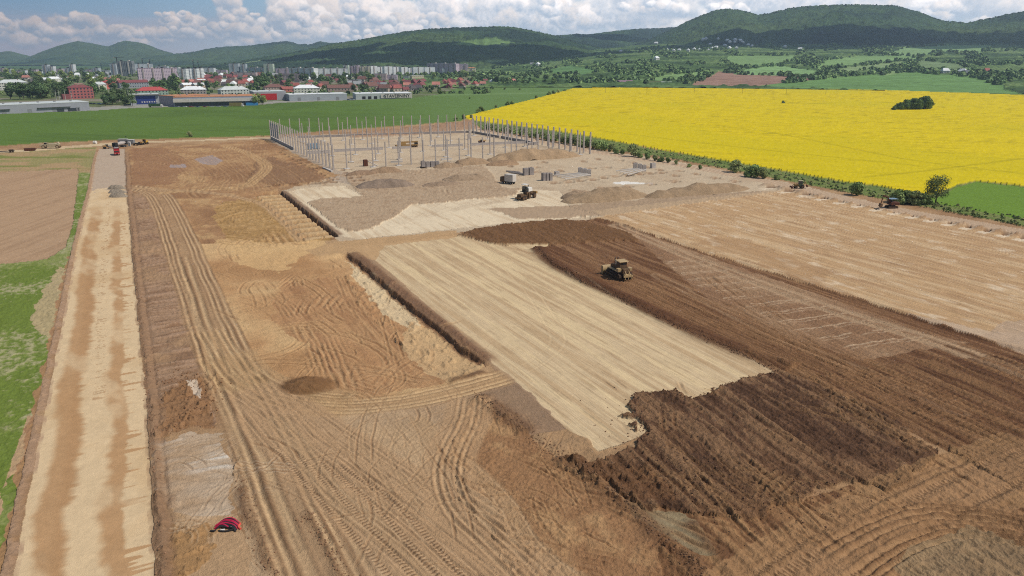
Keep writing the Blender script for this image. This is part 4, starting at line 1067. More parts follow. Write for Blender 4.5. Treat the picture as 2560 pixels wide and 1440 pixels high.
cb = MB().box((-.55, 0, 2.25), (1.55, 1.5, 1.0), top=(.95, .95))
for x in (-1.25, .15):
    for y in (-.68, .68): cb.box((x, y, 2.95), (.1, .1, .75))
cb.box((-.55, 0, 3.3), (1.5, 1.5, .06))
cabo = cb.build("cab", M_dust, bd)
MB().box((-.55, -.70, 2.95), (1.25, .03, .6)).box((-.55, .70, 2.95), (1.25, .03, .6)).box((.16, 0, 2.95), (.03, 1.3, .6)).box((-1.26, 0, 2.95), (.03, 1.3, .6)).build("window", M_glass, cabo)
MB().box((-.55, 0, 3.43), (2.05, 2.1, .16), top=(.94, .94)).build("cab_roof", M_cream, bd, bev=.04)
for y in (-.3, .3): MB().cyl((1.55, y, 2.3), (1.55, y, 3.45), .09).cyl((1.55, y, 3.42), (1.4, y, 3.6), .1).build("exhaust_stack", M_dark, bd)
MB().cyl((.9, .36, 2.3), (.9, .36, 3.0), .11).cyl((.9, .36, 3.0), (.9, .36, 3.3), .24, .2, 12).build("air_cleaner", M_white, bd)
MB().box((-2.2, 0, 1.75), (.9, 1.6, 1.0), top=(.85, .9)).build("fuel_tank", M_dust, bd, bev=.05)
bp_ = [(3.3 - .38 * math.sin(math.pi * i / 8), .05 + 1.7 * i / 8) for i in range(9)]
blade = MB().prism(bp_ + [(x + .12, z) for x, z in bp_[::-1]], -2.15, 2.15)
for y in (-2.17, 2.17): blade.box((3.25, y, .85), (.7, .06, 1.6))
blade.build("blade", M_cream, bd)
for y in (-1.72, 1.72): MB().box((1.5, y, .62), (3.6, .18, .3)).cyl((2.2, y * .45, 1.7), (3.1, y * .6, 1.2), .07).build("push_arm", M_dust, bd)
rp = MB().box((-2.95, 0, 1.15), (.7, 1.4, .3)).box((-3.3, 0, 1.0), (.25, 2.0, .35))
for y in (-.7, 0, .7): rp.prism([(-3.45, 1.2), (-3.25, 1.2), (-3.3, .5), (-3.1, .12), (-3.45, .4)], y - .06, y + .06)
rp.cyl((-2.6, -.4, 1.9), (-3.3, -.4, 1.2), .08).cyl((-2.6, .4, 1.9), (-3.3, .4, 1.2), .08).build("ripper", M_cream, bd)
for y in (-.9, .9): MB().cyl((-.0, y, 3.42), (.12, y, 3.42), .1).build("work_lamp", M_white, bd)

# ------------------------------------------------------------------ motor grader on the membrane
gh = heading((1292, 500), (1342, 487))
p = gl(1316, 497)
gr = empty("soil_stabiliser", p, gh, "tall dusty machine with white engine hood and canopy cab on the pale membrane", "construction machine"); gr.scale = (1.1, 1.1, 1.15)
def wheelset(parent, pts, r, w, rim=M_dust, tyre=M_black):
    for (x, y) in pts:
        o = MB().wheel((0, 0, 0), r, w, 18).build("wheel", tyre, parent, (x, y, r))
        MB().wheel((0, 0, 0), r * .55, w + .04, 12).build("rim", rim, o)
wheelset(gr, [(-3.2, -1.0), (-3.2, 1.0), (-1.9, -1.0), (-1.9, 1.0)], .68, .5, tyre=M_mud)
wheelset(gr, [(3.0, -1.15), (3.0, 1.15)], .85, .55, tyre=M_mud)
MB().prism([(-4.4, .7), (-3.8, 1.9), (-2.4, 2.1), (-1.6, 1.5), (2.2, 1.6), (3.9, 1.1), (3.9, .8), (-1.6, .9)], -.55, .55).build("frame", M_dust, gr, bev=.04)
MB().box((-3.4, 0, 1.55), (1.9, 1.8, .9), top=(.85, .9)).build("front_housing", M_dust, gr, bev=.05)
MB().box((1.3, 0, 2.9), (2.3, 1.7, 1.15), top=(.88, .9)).box((1.2, 0, 3.5), (1.6, 1.0, .2)).build("hood", M_white, gr, bev=.06)
MB().box((.9, 0, 1.9), (3.4, 1.5, .7)).box((1.6, -.8, 1.9), (1.2, .3, .5)).box((.3, -.85, 1.6), (.5, .3, .8)).build("engine_bay", M_dust, gr)
cb = MB().box((-.9, 0, 3.3), (1.3, 1.5, 1.5), top=(.92, .92)).build("cab", M_dark, gr, bev=.04)
MB().box((-.9, -.74, 3.7), (1.0, .04, .8)).box((-.9, .74, 3.7), (1.0, .04, .8)).box((-1.55, 0, 3.7), (.04, 1.2, .8)).build("window", M_glass, cb)
for x in (-1.5, -.2):
    for y in (-.75, .75): MB().cyl((x, y, 4.0), (x, y, 4.7), .05, n=6).build("canopy_post", M_dark, gr)
MB().box((-.85, 0, 4.78), (1.9, 2.0, .12)).build("canopy_roof", M_white, gr, bev=.02)
MB().box((-1.9, 0, 2.5), (1.0, 2.0, .1)).tube([(-2.3, -.95, 2.5), (-2.3, -.95, 3.4), (-1.4, -.95, 3.4)], .035).tube([(-2.3, .95, 2.5), (-2.3, .95, 3.4), (-1.4, .95, 3.4)], .035).build("walkway", M_dark, gr)
MB().box((-4.9, 0, .9), (.25, 2.0, .5)).tube([(-4.8, -.8, 1.0), (-5.6, -.8, .9), (-5.6, -.8, .35)], .06).tube([(-4.8, .3, 1.0), (-5.6, .3, .9), (-5.6, .3, .35)], .06).build("front_hitch", M_dust, gr)
MB().box((4.5, 0, 1.6), (.9, 2.3, .7)).box((3.9, 0, 1.3), (.6, .8, .4)).build("counterweight", M_yeld, gr, bev=.04)
MB().box((.6, 0, .75), (1.3, 2.3, .9), top=(.7, 1)).build("rotor_housing", M_dust, gr, bev=.05)
MB().cyl((2.0, .5, 3.4), (2.0, .5, 4.3), .08).build("exhaust_stack", M_dark, gr)

# ------------------------------------------------------------------ backhoe loader
p = gl(1996, 471, 0)
bh = empty("backhoe_loader", p, heading((2010, 473), (1982, 473)), "small backhoe loader with dark cab working the trench by the right track", "backhoe loader")
wheelset(bh, [(-1.2, -.85), (-1.2, .85)], .75, .45); wheelset(bh, [(1.2, -.85), (1.2, .85)], .5, .35)
MB().box((0, 0, 1.0), (3.6, .9, .5)).build("chassis", M_yeld, bh, bev=.03)
MB().box((1.1, 0, 1.5), (1.5, .95, .7), top=(.9, .9)).build("hood", M_yeld, bh, bev=.05)
cb = MB().box((-.6, 0, 2.0), (1.5, 1.4, 1.9), top=(.88, .88)).build("cab", M_green_m, bh, bev=.04)
MB().box((-.6, -.66, 2.35), (1.15, .04, .8)).box((-.6, .66, 2.35), (1.15, .04, .8)).box((.12, 0, 2.35), (.04, 1.1, .8)).build("window", M_glass, cb)
MB().box((-.6, 0, 3.02), (1.7, 1.6, .1)).build("cab_roof", M_beige, bh)
MB().prism([(2.5, .1), (3.3, .1), (3.1, .9), (2.6, .9)], -1.1, 1.1).build("loader_bucket", M_rust, bh)
for y in (-.6, .6): MB().tube([(.2, y, 1.7), (1.8, y, 1.5), (2.6, y, .6)], .1).build("loader_arm", M_yeld, bh)
MB().tube([(-1.7, 0, 1.0), (-2.4, 0, 2.6), (-3.2, 0, 1.4)], .13).build("boom", M_yeld, bh)
MB().prism([(-3.6, .5), (-3.0, .6), (-3.0, 1.3), (-3.4, 1.3)], -.35, .35).build("bucket", M_rust, bh)

# ------------------------------------------------------------------ tracked excavator
p = gl(2228, 520, 0)
ex = empty("excavator", p, heading((2228, 520), (2196, 521)), "tracked excavator digging footings beside the round tree, boom to the left", "excavator")
for y in (-1.0, 1.0): crawler_track(ex, y, 3.6, .8, .5)
MB().box((0, 0, .8), (2.0, 1.4, .4)).cyl((0, 0, .9), (0, 0, 1.15), .7).build("undercarriage", M_dark, ex)
MB().box((-.5, 0, 1.65), (3.0, 2.4, .95)).build("house", M_rust, ex, bev=.06)
MB().box((-1.9, 0, 1.65), (.6, 2.3, 1.1), top=(.8, 1)).build("counterweight", M_dust, ex, bev=.06)
cb = MB().box((.5, -.7, 2.45), (1.4, 1.0, 1.5), top=(.9, .92)).build("cab", M_dark, ex, bev=.04)
MB().box((.5, -1.21, 2.6), (1.1, .04, .9)).box((1.2, -.7, 2.6), (.04, .8, .9)).build("window", M_glass, cb)
MB().box((-.1, -.1, 3.25), (2.8, 2.3, .12)).build("canopy_roof", M_blueg, ex)
MB().tube([(.6, .3, 1.7), (2.2, .3, 4.0), (3.8, .3, 4.3)], .2, 8).build("boom", M_rust, ex)
MB().tube([(3.8, .3, 4.4), (4.3, .3, 1.9)], .16, 8).tube([(2.6, .3, 4.5), (4.0, .3, 4.6)], .09).build("dipper_arm", M_rust, ex)
MB().prism([(3.9, 1.7), (4.6, 1.9), (4.9, .9), (4.4, .5), (3.9, .9)], -.2, .8).build("bucket", M_dust, ex)

# ------------------------------------------------------------------ lorries and plant by the dirt road
def lorry(name, loc, rz, label, cat, cabm, bodym, body="tip", L=8.0, w=2.5, h=3.1):
    r = empty(name, loc, rz, label, cat)
    xs = [-L / 2 + 1.0, -L / 2 + 2.3, L / 2 - 1.3]
    wheelset(r, [(x, y) for x in xs for y in (-w / 2 + .25, w / 2 - .25)], .52, .4, rim=M_grey)
    MB().box((0, 0, .85), (L, .9, .35)).build("chassis", M_dark, r)
    cb = MB().prism([(L / 2 - 2.1, .7), (L / 2, .7), (L / 2, 1.7), (L / 2 - .2, 2.9), (L / 2 - 2.1, 3.0)], -w / 2 + .05, w / 2 - .05).build("cab", cabm, r, bev=.06)
    MB().box((L / 2 - .02, 0, 2.1), (.14, w - .5, .75)).box((L / 2 - 1.0, -w / 2 + .04, 2.15), (.9, .04, .6)).box((L / 2 - 1.0, w / 2 - .04, 2.15), (.9, .04, .6)).build("windscreen", M_glass, cb)
    for y in (-.8, .8): MB().box((L / 2 + .04, y, 1.0), (.06, .3, .2)).build("headlight", M_white, cb)
    x0, x1 = -L / 2 - .1, L / 2 - 2.3
    if body == "tip":
        ribs = MB().prism([(x0, 1.1), (x1, 1.1), (x1 + .1, h), (x0 - .1, h - .1)], -w / 2, w / 2)
        for i in range(5):
            for y in (-w / 2 - .04, w / 2 + .04): ribs.box((x0 + .5 + i * (x1 - x0 - 1) / 4, y, (1.1 + h) / 2), (.12, .1, h - 1.2))
        ribs.build("tipper_body", bodym, r)
        MB().box(((x0 + x1) / 2, 0, h + .04), (x1 - x0 - .5, w - .4, .16), top=(.6, .6)).build("load", M_concd, r)
    elif body == "box":
        MB().box(((x0 + x1) / 2, 0, (1.1 + h) / 2), (x1 - x0, w, h - 1.1)).build("box_body", bodym, r, bev=.04)
    elif body == "mixer":
        MB().cyl((x0 + .3, 0, 2.5), ((x0 + x1) / 2, 0, 2.2), .5, 1.15, 14).cyl(((x0 + x1) / 2, 0, 2.2), (x1, 0, 1.9), 1.15, .7, 14).build("mixer_drum", bodym, r)
        MB().prism([(x0 - .4, 1.2), (x0, 1.2), (x0 + .2, 3.2), (x0 - .5, 3.2)], -.5, .5).build("chute", M_dark, r)
    return r
lorry("tipper_lorry", gl(293, 387), HEAD + math.pi, "red tipper lorry driving down the gravel haul road", "lorry", M_red, M_redd, "tip", 8, 2.6, 3.6)
lorry("mixer_lorry", gl(300, 369), heading((318, 366), (282, 371)), "white concrete mixer lorry behind the red lorry", "lorry", M_dark, M_conc, "mixer", 8.5)
lorry("box_lorry", gl(1270, 458), heading((1290, 456), (1256, 452)), "grey-white high box lorry parked on crushed stone above the membrane machine", "lorry", M_dust, M_concw, "box", 6.4, 2.6, 4.0)
# large beige wheeled dumper
r = empty("wheel_scraper", gl(124, 371), heading((148, 371), (98, 372)), "long beige wheeled scraper parked on the dirt road by the green field", "scraper")
wheelset(r, [(2.6, -1.2), (2.6, 1.2), (-4.6, -1.2), (-4.6, 1.2)], .95, .6, rim=M_beige, tyre=M_dust)
MB().prism([(-5.2, 1.1), (-3.6, .6), (-.6, .5), (.6, 1.2), (.6, 2.6), (-3.4, 2.7), (-5.6, 2.3)], -1.3, 1.3).build("bowl", M_beige, r, bev=.05)
MB().prism([(1.0, 1.0), (4.6, 1.1), (4.6, 2.1), (3.6, 2.4), (1.0, 2.3)], -.9, .9).build("engine_hood", M_beige, r, bev=.05)
MB().box((1.7, 0, 2.75), (1.2, 1.3, 1.0), top=(.9, .9)).build("cab", M_dark, r, bev=.04)
MB().box((1.7, 0, 3.35), (1.5, 1.6, .1)).box((4.6, 0, 3.0), (2.0, 1.8, .2)).build("canopy_roof", M_beige, r)
MB().tube([(1.2, 0, 2.4), (.4, 0, 3.0), (-.6, 0, 2.6)], .2, 8).build("gooseneck", M_beige, r)
MB().prism([(-5.6, 2.3), (-5.2, 3.2), (-4.9, 3.6), (-4.7, 2.6)], -.9, .9).build("push_frame", M_beige, r)
r = empty("skip_container", gl(76, 377), heading((60, 378), (92, 377)), "rusty brown open skip on the dirt road, left of the beige scraper", "skip")
k_ = MB().prism([(-2.6, .1), (2.0, .1), (3.1, 1.0), (2.6, 1.4), (-2.8, 1.5)], -1.1, 1.1)
for i in range(5): k_.box((-2.0 + i * .95, -1.14, .8), (.12, .1, 1.2)).box((-2.0 + i * .95, 1.14, .8), (.12, .1, 1.2))
k_.build("hull", M_rust, r); MB().box((0, 0, 1.42), (4.6, 1.8, .1)).build("rubble", M_mud, r)
r = empty("flatbed_trailer", gl(14, 382), heading((-6, 383), (34, 381)), "low dark flatbed trailer at the left end of the dirt road", "trailer")
MB().box((0, 0, .85), (8.5, 2.3, .22)).build("deck", M_dark, r); wheelset(r, [(2.2, -.9), (2.2, .9), (3.3, -.9), (3.3, .9)], .42, .3)
MB().box((2.7, 0, 1.3), (2.2, 1.9, .6)).build("load_block", M_mud, r, bev=.04); MB().box((-5.0, 0, .8), (1.8, .3, .15)).build("drawbar", M_dark, r)
r = empty("wrapped_bale", gl(238, 360), 0, "round pale plastic-wrapped bale on the field edge", "bale")
MB().cyl((-.9, 0, .9), (.9, 0, .9), 1.0, n=16).build("bale_roll", M_white, r, bev=.12); MB().cyl((-.3, 0, .9), (.3, 0, .9), 1.02, n=16).build("net_band", M_conc, r)
r = empty("road_roller", gl(268, 372), heading((262, 373), (275, 372)), "small tan road roller standing at the head of the haul road", "road roller")
MB().wheel((1.4, 0, .75), .75, 1.9, 18).build("drum", M_grey, r); MB().wheel((-1.2, -.75, .65), .65, .45).wheel((-1.2, .75, .65), .65, .45).build("wheel", M_black, r)
MB().box((-1.2, 0, 1.5), (1.7, 1.5, .9), top=(.85, .9)).build("hood", M_yeld, r, bev=.05)
MB().box((.0, 0, 1.8), (1.1, 1.3, 1.2), top=(.9, .9)).build("cab", M_dark, r, bev=.03); MB().box((0, 0, 2.5), (1.6, 1.7, .1)).build("canopy_roof", M_beige, r)
MB().box((1.2, -1.05, .85), (1.9, .12, .3)).box((1.2, 1.05, .85), (1.9, .12, .3)).build("drum_yoke", M_yeld, r)
def cabin(name, px, py, L, w, h, label, mat, cat="site cabin", rz=.06, group=None):
    r = empty(name, gl(px, py), rz, label, cat, group)
    k = MB().box((0, 0, h / 2 + .1), (L, w, h))
    MB().box((0, 0, h + .16), (L + .12, w + .12, .1)).build("roof", M_white, r)
    for i in range(int(L / .5)): k.box((-L / 2 + .25 + i * .5, -w / 2 - .02, h / 2 + .1), (.12, .06, h - .2))
    b = k.build("wall_panel", mat, r); MB().box((L * .3, -w / 2 - .06, 1.1), (.9, .06, 2.0)).build("door", M_grey, b); return r
cabin("site_cabin", 309, 361, 5.2, 2.4, 3.0, "larger slate grey site cabin behind the mixer lorry", M_grey)
cabin("site_cabin", 329, 361, 3.4, 2.4, 2.6, "smaller slate grey site cabin, right of the larger one", M_grey)
cabin("portable_toilet", 324, 366, 1.2, 1.2, 2.4, "white portable toilet booth in front of the grey cabins", M_white, "portable toilet")
r = empty("light_mast", gl(318, 366), 0, "thin dark mast rising in front of the grey cabins", "mast")
MB().cyl((0, 0, 0), (0, 0, 5.6), .1, .06, 8).build("pole", M_dark, r); MB().box((0, 0, 5.6), (.8, .2, .25)).build("lamp_head", M_dark, r); MB().box((0, 0, .1), (.9, .9, .2)).build("base_plate", M_conc, r)
r = empty("wheel_loader", gl(362, 361), heading((356, 362), (370, 360)) + math.pi, "yellow wheel loader by the end of the grey cabins", "wheel loader")
wheelset(r, [(-1.3, -.9), (-1.3, .9), (1.3, -.9), (1.3, .9)], .7, .5)
MB().box((-1.3, 0, 1.6), (2.0, 1.6, 1.1), top=(.85, .9)).build("hood", M_yel, r, bev=.06); MB().box((.1, 0, 2.3), (1.2, 1.4, 1.5), top=(.88, .88)).build("cab", M_dark, r, bev=.03)
MB().box((.1, 0, 3.1), (1.5, 1.6, .12)).build("cab_roof", M_yel, r); MB().prism([(2.8, .1), (3.7, .1), (3.4, 1.1), (2.8, 1.0)], -1.3, 1.3).build("bucket", M_dark, r)
for y in (-.5, .5): MB().tube([(.9, y, 1.6), (2.1, y, 1.5), (2.9, y, .7)], .12).build("lift_arm", M_yel, r)
for i, (px, py, lb) in enumerate(((340, 364, "dark compactor plate machine between the cabins and the yellow loader"), (349, 362, "brown dumper body left of the yellow loader"))):
    r = empty("site_dumper", gl(px, py), .2 + i, lb, "dumper"); wheelset(r, [(-.9, -.6), (-.9, .6), (.9, -.6), (.9, .6)], .45, .3)
    MB().prism([(0, .8), (1.3, .8), (1.7, 1.6), (-.3, 1.6)], -.8, .8).build("skip_bucket", M_rust if i else M_dark, r); MB().box((-1.0, 0, 1.0), (1.1, 1.1, .7)).build("engine_cover", M_dust, r, bev=.04)

# ------------------------------------------------------------------ heaps
def heap(px, py, L, W, h, rz, label, rgb=(178, 152, 124), seed=1, name="earth_heap", group=None):
    n, k = 46, 26
    u = np.linspace(-1, 1, n); v_ = np.linspace(-1, 1, k); U, V = np.meshgrid(u, v_)
    x = U * L / 2 * 1.15; y = V * W / 2 * 1.15
    pn = fbm(x / 3.5 + seed * 9, y / 3.5, 600 + seed, 4); q = (U * 1.05) ** 2 * .5 + np.abs(U) ** 4 * .6 + V ** 2
    z = h * np.clip(1 - q, -.12, 1) ** 1.0 * (.55 + .9 * pn) if False else h * (np.clip(1 - q + (pn - .5) * .5, -.2, 1.2)) * 1.2 * (.75 + .5 * fbm(x / 7, y / 7 + seed, 610, 2)) - .12
    z += (fbm(x / .8, y / .8, 620 + seed, 3) - .5) * .35 * (q < 1.1)
    c = np.zeros(x.shape + (3,), f32); c[:] = alb(*rgb); c *= (1 + (fbm(x / 2, y / 2, 630 + seed, 3) - .5) * .5)[..., None]
    p = gp(px, py); g = ground_h(p.x, p.y); g = max(min(g, .8), -.8)
    ca, sa_ = math.cos(rz), math.sin(rz)
    co_ = np.stack([x, y, z], -1).reshape(-1, 3).astype(f32)
    o = mesh_np(name, co_, grid_quads(k, n), c.reshape(-1, 3), M_gravel); o.location = (p.x, p.y, g); o.rotation_euler = (0, 0, rz)
    tag(o, label, "earth heap", group); return o
TR = heading((834, 424), (1475, 385))
heap(1335, 396, 50, 12, 4.2, TR + .02, "long high ridge of excavated earth in front of the right-hand columns", (176, 148, 116), 1)
heap(1178, 410, 17, 9, 2.6, TR, "rounded earth heap left of the long high ridge", (170, 142, 112), 2)
heap(1255, 412, 16, 8, 2.0, TR, "low brown heap below the left end of the long ridge", (168, 138, 108), 3)
heap(1120, 418, 14, 7, 1.8, TR, "low earth heap just right of the four concrete blocks", (166, 140, 112), 4)
heap(1160, 448, 18, 8, 1.6, TR, "flat mound of crushed stone on the fan of tyre tracks", (164, 140, 114), 5)
heap(962, 466, 22, 9, 2.2, TR - .1, "grey stone heap above the bare membrane corner", (150, 130, 112), 6)
heap(905, 437, 13, 6, 1.7, TR, "small earth heap at the near left corner of the columns", (158, 130, 104), 7)
heap(960, 432, 15, 6, 1.8, TR, "brown heap behind the grey stone heap", (162, 134, 106), 8)
heap(1518, 496, 34, 11, 3.3, TR + .02, "big crushed stone heap right of the white-hooded machine", (170, 144, 114), 9)
heap(1450, 494, 14, 9, 2.2, TR, "smaller stone heap touching the left end of the big one", (172, 146, 118), 10)
heap(1745, 483, 46, 9, 2.7, TR + .02, "long low stone ridge near the right edge track", (168, 142, 112), 11)
heap(1105, 462, 16, 6, 1.0, TR, "thin spread of stone heaped at the membrane's upper edge", (160, 136, 112), 12)
for i, (px, py) in enumerate(((292, 472), (294, 482), (297, 492))):
    heap(px, py, 6.6, 3.2, 1.5, 0, ("farthest", "middle", "nearest")[i] + " of the three grey gravel heaps tipped on the haul road", (160, 146, 128), 20 + i, "gravel_heap", "gravel heaps on the haul road")

# ------------------------------------------------------------------ columns
NL, FL, NR, FR = gp(834, 424), gp(678, 347), gp(1475, 385), gp(1182, 331)
def blx(u, v): return (NL * (1 - u) + NR * u) * (1 - v) + (FL * (1 - u) + FR * u) * v
COLH = 11.6
colm = {}
def column(u, v, h, label, w=.55, foot=False):
    key = (h, w, foot)
    p = blx(u, v)
    if key not in colm:
        o = MB().box((0, 0, h / 2 - .2), (w, w, h + .4)).build("concrete_column", M_conc, None, bev=.03)
        kd = [MB().box((0, 0, h * .55), (w + .2, w + .2, .25)).build("bracket", M_conc, o)]
        if foot: kd.append(MB().box((0, 0, .12), (2.6, 2.6, .3)).build("footing", M_concw, o, bev=.05))
        colm[key] = o; KIDS[o.name] = kd; o["kind"] = "thing"; o["category"] = "column"; o["group"] = "concrete columns of the hall frame"
    else: o = copy_tree(colm[key])
    o.location = (p.x, p.y, 0); o.rotation_euler = (0, 0, TR); o["label"] = label
for i in range(24):
    column(0, i / 23., COLH, f"grey concrete column, {ordn(i)} from the near end of the left outer row", .7)
    column(1, i / 23., COLH, f"grey concrete column, {ordn(i)} from the near end of the right outer row", .7)
for i in range(1, 22):
    u = i / 22.
    if i not in (2,): column(u, 0, COLH, f"grey concrete column, {ordn(i - 1)} from the left in the near row", .5, i % 2 == 1)
    column(u, 1, COLH + .6, f"grey concrete column, {ordn(i - 1)} from the left in the far row", .5)
for j in range(1, 6):
    for i in range(1, 11):
        if (i * 7 + j * 5) % 11 == 0: continue
        column(i / 11. + (.015 if j % 2 else 0), j / 6. - (.02 if j == 1 else 0), COLH - .4, f"slim concrete column on a footing, {ordn(i - 1)} from the left in the {ordn(j - 1)} inner row", .48, True)

def wall_seg(name, p0, p1, h, t, mat, label, cat="wall", group=None, px=True):
    a = gp(*p0) if px else blx(*p0); b = gp(*p1) if px else blx(*p1)
    L = (b - a).length; o = MB().box((0, 0, h / 2 - .15), (L, t, h + .3)).build(name, mat, None, ((a.x + b.x) / 2, (a.y + b.y) / 2, 0), math.atan2(b.y - a.y, b.x - a.x), bev=.03)
    MB().box((0, 0, h + .05), (L - .1, t + .12, .08)).build("coping", M_concw, o); tag(o, label, cat, group, "thing"); return o
GP_ = "low concrete plinth walls of the hall"
wall_seg("plinth_wall", (0, 1.0), (0, .56), 1.5, .5, M_conc, "low concrete wall along the far part of the left column row", group=GP_, px=False)
wall_seg("plinth_wall", (.12, .985), (.55, .985), 1.4, .5, M_concd, "left of the two low walls along the far column row", group=GP_, px=False)
wall_seg("plinth_wall", (.57, .985), (.97, .985), 1.4, .5, M_concd, "right of the two low walls along the far column row", group=GP_, px=False)
wall_seg("plinth_wall", (.985, .98), (.985, .7), 1.4, .5, M_concd, "low wall along the far part of the right column row", group=GP_, px=False)
wall_seg("plinth_wall", (.985, .68), (.985, .42), 1.6, .9, M_concd, "thick low wall along the middle of the right column row", group=GP_, px=False)
for a, b, lb in (((.02, .42), (.11, .42), "first"), ((.13, .44), (.33, .44), "second"), ((.37, .44), (.45, .44), "third"), ((.54, .44), (.68, .44), "fourth"), ((.72, .44), (.97, .44), "fifth")):
    wall_seg("plinth_wall", a, b, 1.5, .45, M_conc, f"{lb} from the left of the low walls across the middle of the hall", group=GP_, px=False)
wall_seg("concrete_beam", (1052 - 75, 407), (1052 - 45, 406), .8, .7, M_concw, "pale beam lying between two near columns, left one", "beam")
wall_seg("concrete_beam", (1103, 401), (1130, 399), .8, .7, M_concw, "pale beam lying between two near columns, right one", "beam")
wall_seg("concrete_beam", (1320, 363), (1345, 361), 1.5, 1.2, M_concd, "grey beam stack inside the right-hand part of the hall", "beam")
wall_seg("concrete_beam", (808, 421), (830, 430), .6, .7, M_concw, "pale beam lying outside the near left corner column", "beam")
# stack of wall elements at the left row
a = gp(785, 373); r = empty("panel_stack", (a.x, a.y, 0), TR, "upright blue-grey panel stack among the left row of columns", "panel stack")
for i in range(4): MB().box((0, i * .45, 1.6), (6.4, .3, 3.2)).build("panel", M_blueg, r, bev=.02)
MB().box((0, .7, .1), (6.8, 2.4, .2)).build("rack", M_dark, r)
for i in range(4):
    a = blx(0, 1 - i / 23. - .5 / 23); b = blx(0, 1 - (i + 1) / 23.)
    o = MB().box((0, 0, 5.6), (3.6, .14, 8.2)).build("cladding_panel", M_blueg, None, (a.x - .05, a.y, .6), math.atan2(FL.y - NL.y, FL.x - NL.x), bev=.01)
    MB().box((0, -.1, 5.6), (3.6, .05, .2)).box((0, .1, 2.2), (3.6, .05, .2)).build("rail", M_grey, o)
    tag(o, f"{ordn(i)} from the far corner of the blue-grey sheets on the left column row", "cladding panel", "blue-grey cladding sheets")
# mobile crane inside the hall, telehandler
a = gp(1017, 369); r = empty("mobile_crane", (a.x, a.y, 0), heading((985, 370), (1048, 367)), "dusty yellow mobile crane standing among the inner columns", "mobile crane")
wheelset(r, [(x, y) for x in (-5, -3.5, 2.5, 4.0, 5.4) for y in (-1.1, 1.1)], .65, .45)
MB().box((0, 0, 1.35), (13, 2.4, .7)).build("carrier", M_yeld, r, bev=.05); MB().box((5.4, -.5, 2.2), (1.8, 1.3, 1.2)).build("cab", M_dark, r, bev=.05)
MB().box((-2.6, 0, 2.3), (4.0, 2.3, 1.2), top=(.9, .9)).build("superstructure", M_yeld, r, bev=.06); MB().box((.6, .2, 3.1), (12, .7, .8)).box((3.5, .2, 3.1), (6.5, .5, .6)).build("telescopic_boom", M_yeld, r, bev=.04)
a = gp(1204, 359); r = empty("telehandler", (a.x, a.y, 0), .3, "small orange telehandler among the inner columns, near the yellow field", "telehandler")
wheelset(r, [(-1.2, -.9), (-1.2, .9), (1.2, -.9), (1.2, .9)], .5, .4); MB().box((0, 0, 1.1), (4, 1.4, .8)).build("body", M_rust, r, bev=.05); MB().box((-.2, -.5, 1.9), (1.2, .8, 1.0)).build("cab", M_dark, r, bev=.04); MB().box((.6, .4, 1.9), (4.6, .35, .4)).build("boom", M_yel, r)
# precast blocks and beams in the yard
def block(px, py, w, d, h, label, mat=M_conc, rz=None, group="precast blocks in the yard"):
    a = gl(px, py); o = MB().box((0, 0, h / 2 - .1), (w, d, h + .2)).build("precast_block", mat, None, a, TR if rz is None else rz, bev=.05)
    MB().box((0, 0, h + .02), (w * .5, d * .2, .1)).build("lifting_lug", M_dark, o); tag(o, label, "concrete block", group)
for i in range(4): block(1058 + i * 11.5, 419 - i * .7, 1.9, 1.6, 2.6, f"{ordn(i)} from the left of the four grey blocks below the near column row", M_concd)
for i in range(2): block(1314 + i * 13.5, 438 - i, 2.1, 1.8, 3.2, ("left" if not i else "right") + " of the paired precast blocks behind the box lorry", M_concd)
for i in range(3): block(1359 + i * 8.2, 451 - i * .3, 1.3, 2.0, 3.2, f"{ordn(i)} from the left of three blocks right of the box lorry", M_concd)
block(1392, 438, 1.9, 1.6, 1.8, "small lone precast block behind the fanned beams")
block(1632, 420, 2.2, 1.6, 2.4, "lone grey block nearest the hedge, beyond the right fan of beams")
def beam_fan(cx, cy, n, tipx, tipy, wpx, label):
    for k in range(3):
        block(cx - 12 + k * 11, cy - 4 + k * 2.6, 1.75, 1.1, 3.0, f"{ordn(k)} from the left of the blocks propping the {label} fan of beams", M_conc, TR - .35)
    for i in range(n):
        a = gp(cx - 10 + i * wpx, cy + 1 + i * 1.2); b = gp(tipx + i * 9.5, tipy + i * 3.2)
        L = (a - b).length; mid_ = (a + b) / 2
        o = MB().box((0, 0, 0), (L, .38, .4)).build("precast_beam", M_concw, None, (mid_.x, mid_.y, .95), 0, bev=.03)
        o.rotation_euler = (0, -math.atan2(.9, L), math.atan2(a.y - b.y, a.x - b.x)); MB().box((L / 2 - .3, 0, .3), (.2, .3, .14)).build("anchor", M_dark, o)
        tag(o, f"{ordn(i)} from the left of the long pale beams in the {label} fan", "concrete beam", "long precast beams leaning on blocks", "thing")
beam_fan(1462, 439, 4, 1384, 441, 8.5, "middle")
beam_fan(1600, 427, 4, 1540, 430, 8.5, "right-hand")
for i in range(3):
    a = gp(1308 - i * 4, 437 - i * 2.5); b = gp(1278 - i * 6, 433 - i * 2); L = (a - b).length; mid_ = (a + b) / 2
    o = MB().box((0, 0, .2), (L, .5, .5)).build("precast_beam", M_concd, None, (mid_.x, mid_.y, .1), math.atan2(a.y - b.y, a.x - b.x), bev=.03)
    MB().box((0, 0, .5), (.3, .2, .12)).build("anchor", M_dark, o); tag(o, f"{ordn(i)} nearest of the grey beams on the ground left of the paired blocks", "concrete beam", "beams on the ground", "thing")
a = gl(914, 415); r = empty("timber_formwork", (a.x, a.y, 0), TR, "brown formwork box with a leaning prop by the near column row", "formwork")
MB().box((0, 0, 1.5), (1.9, 1.9, 3.0)).build("shuttering", M_rust, r, bev=.04); MB().cyl((1, -.2, 2.4), (5.2, -3.5, .1), .22, n=6).build("prop", M_concw, r)

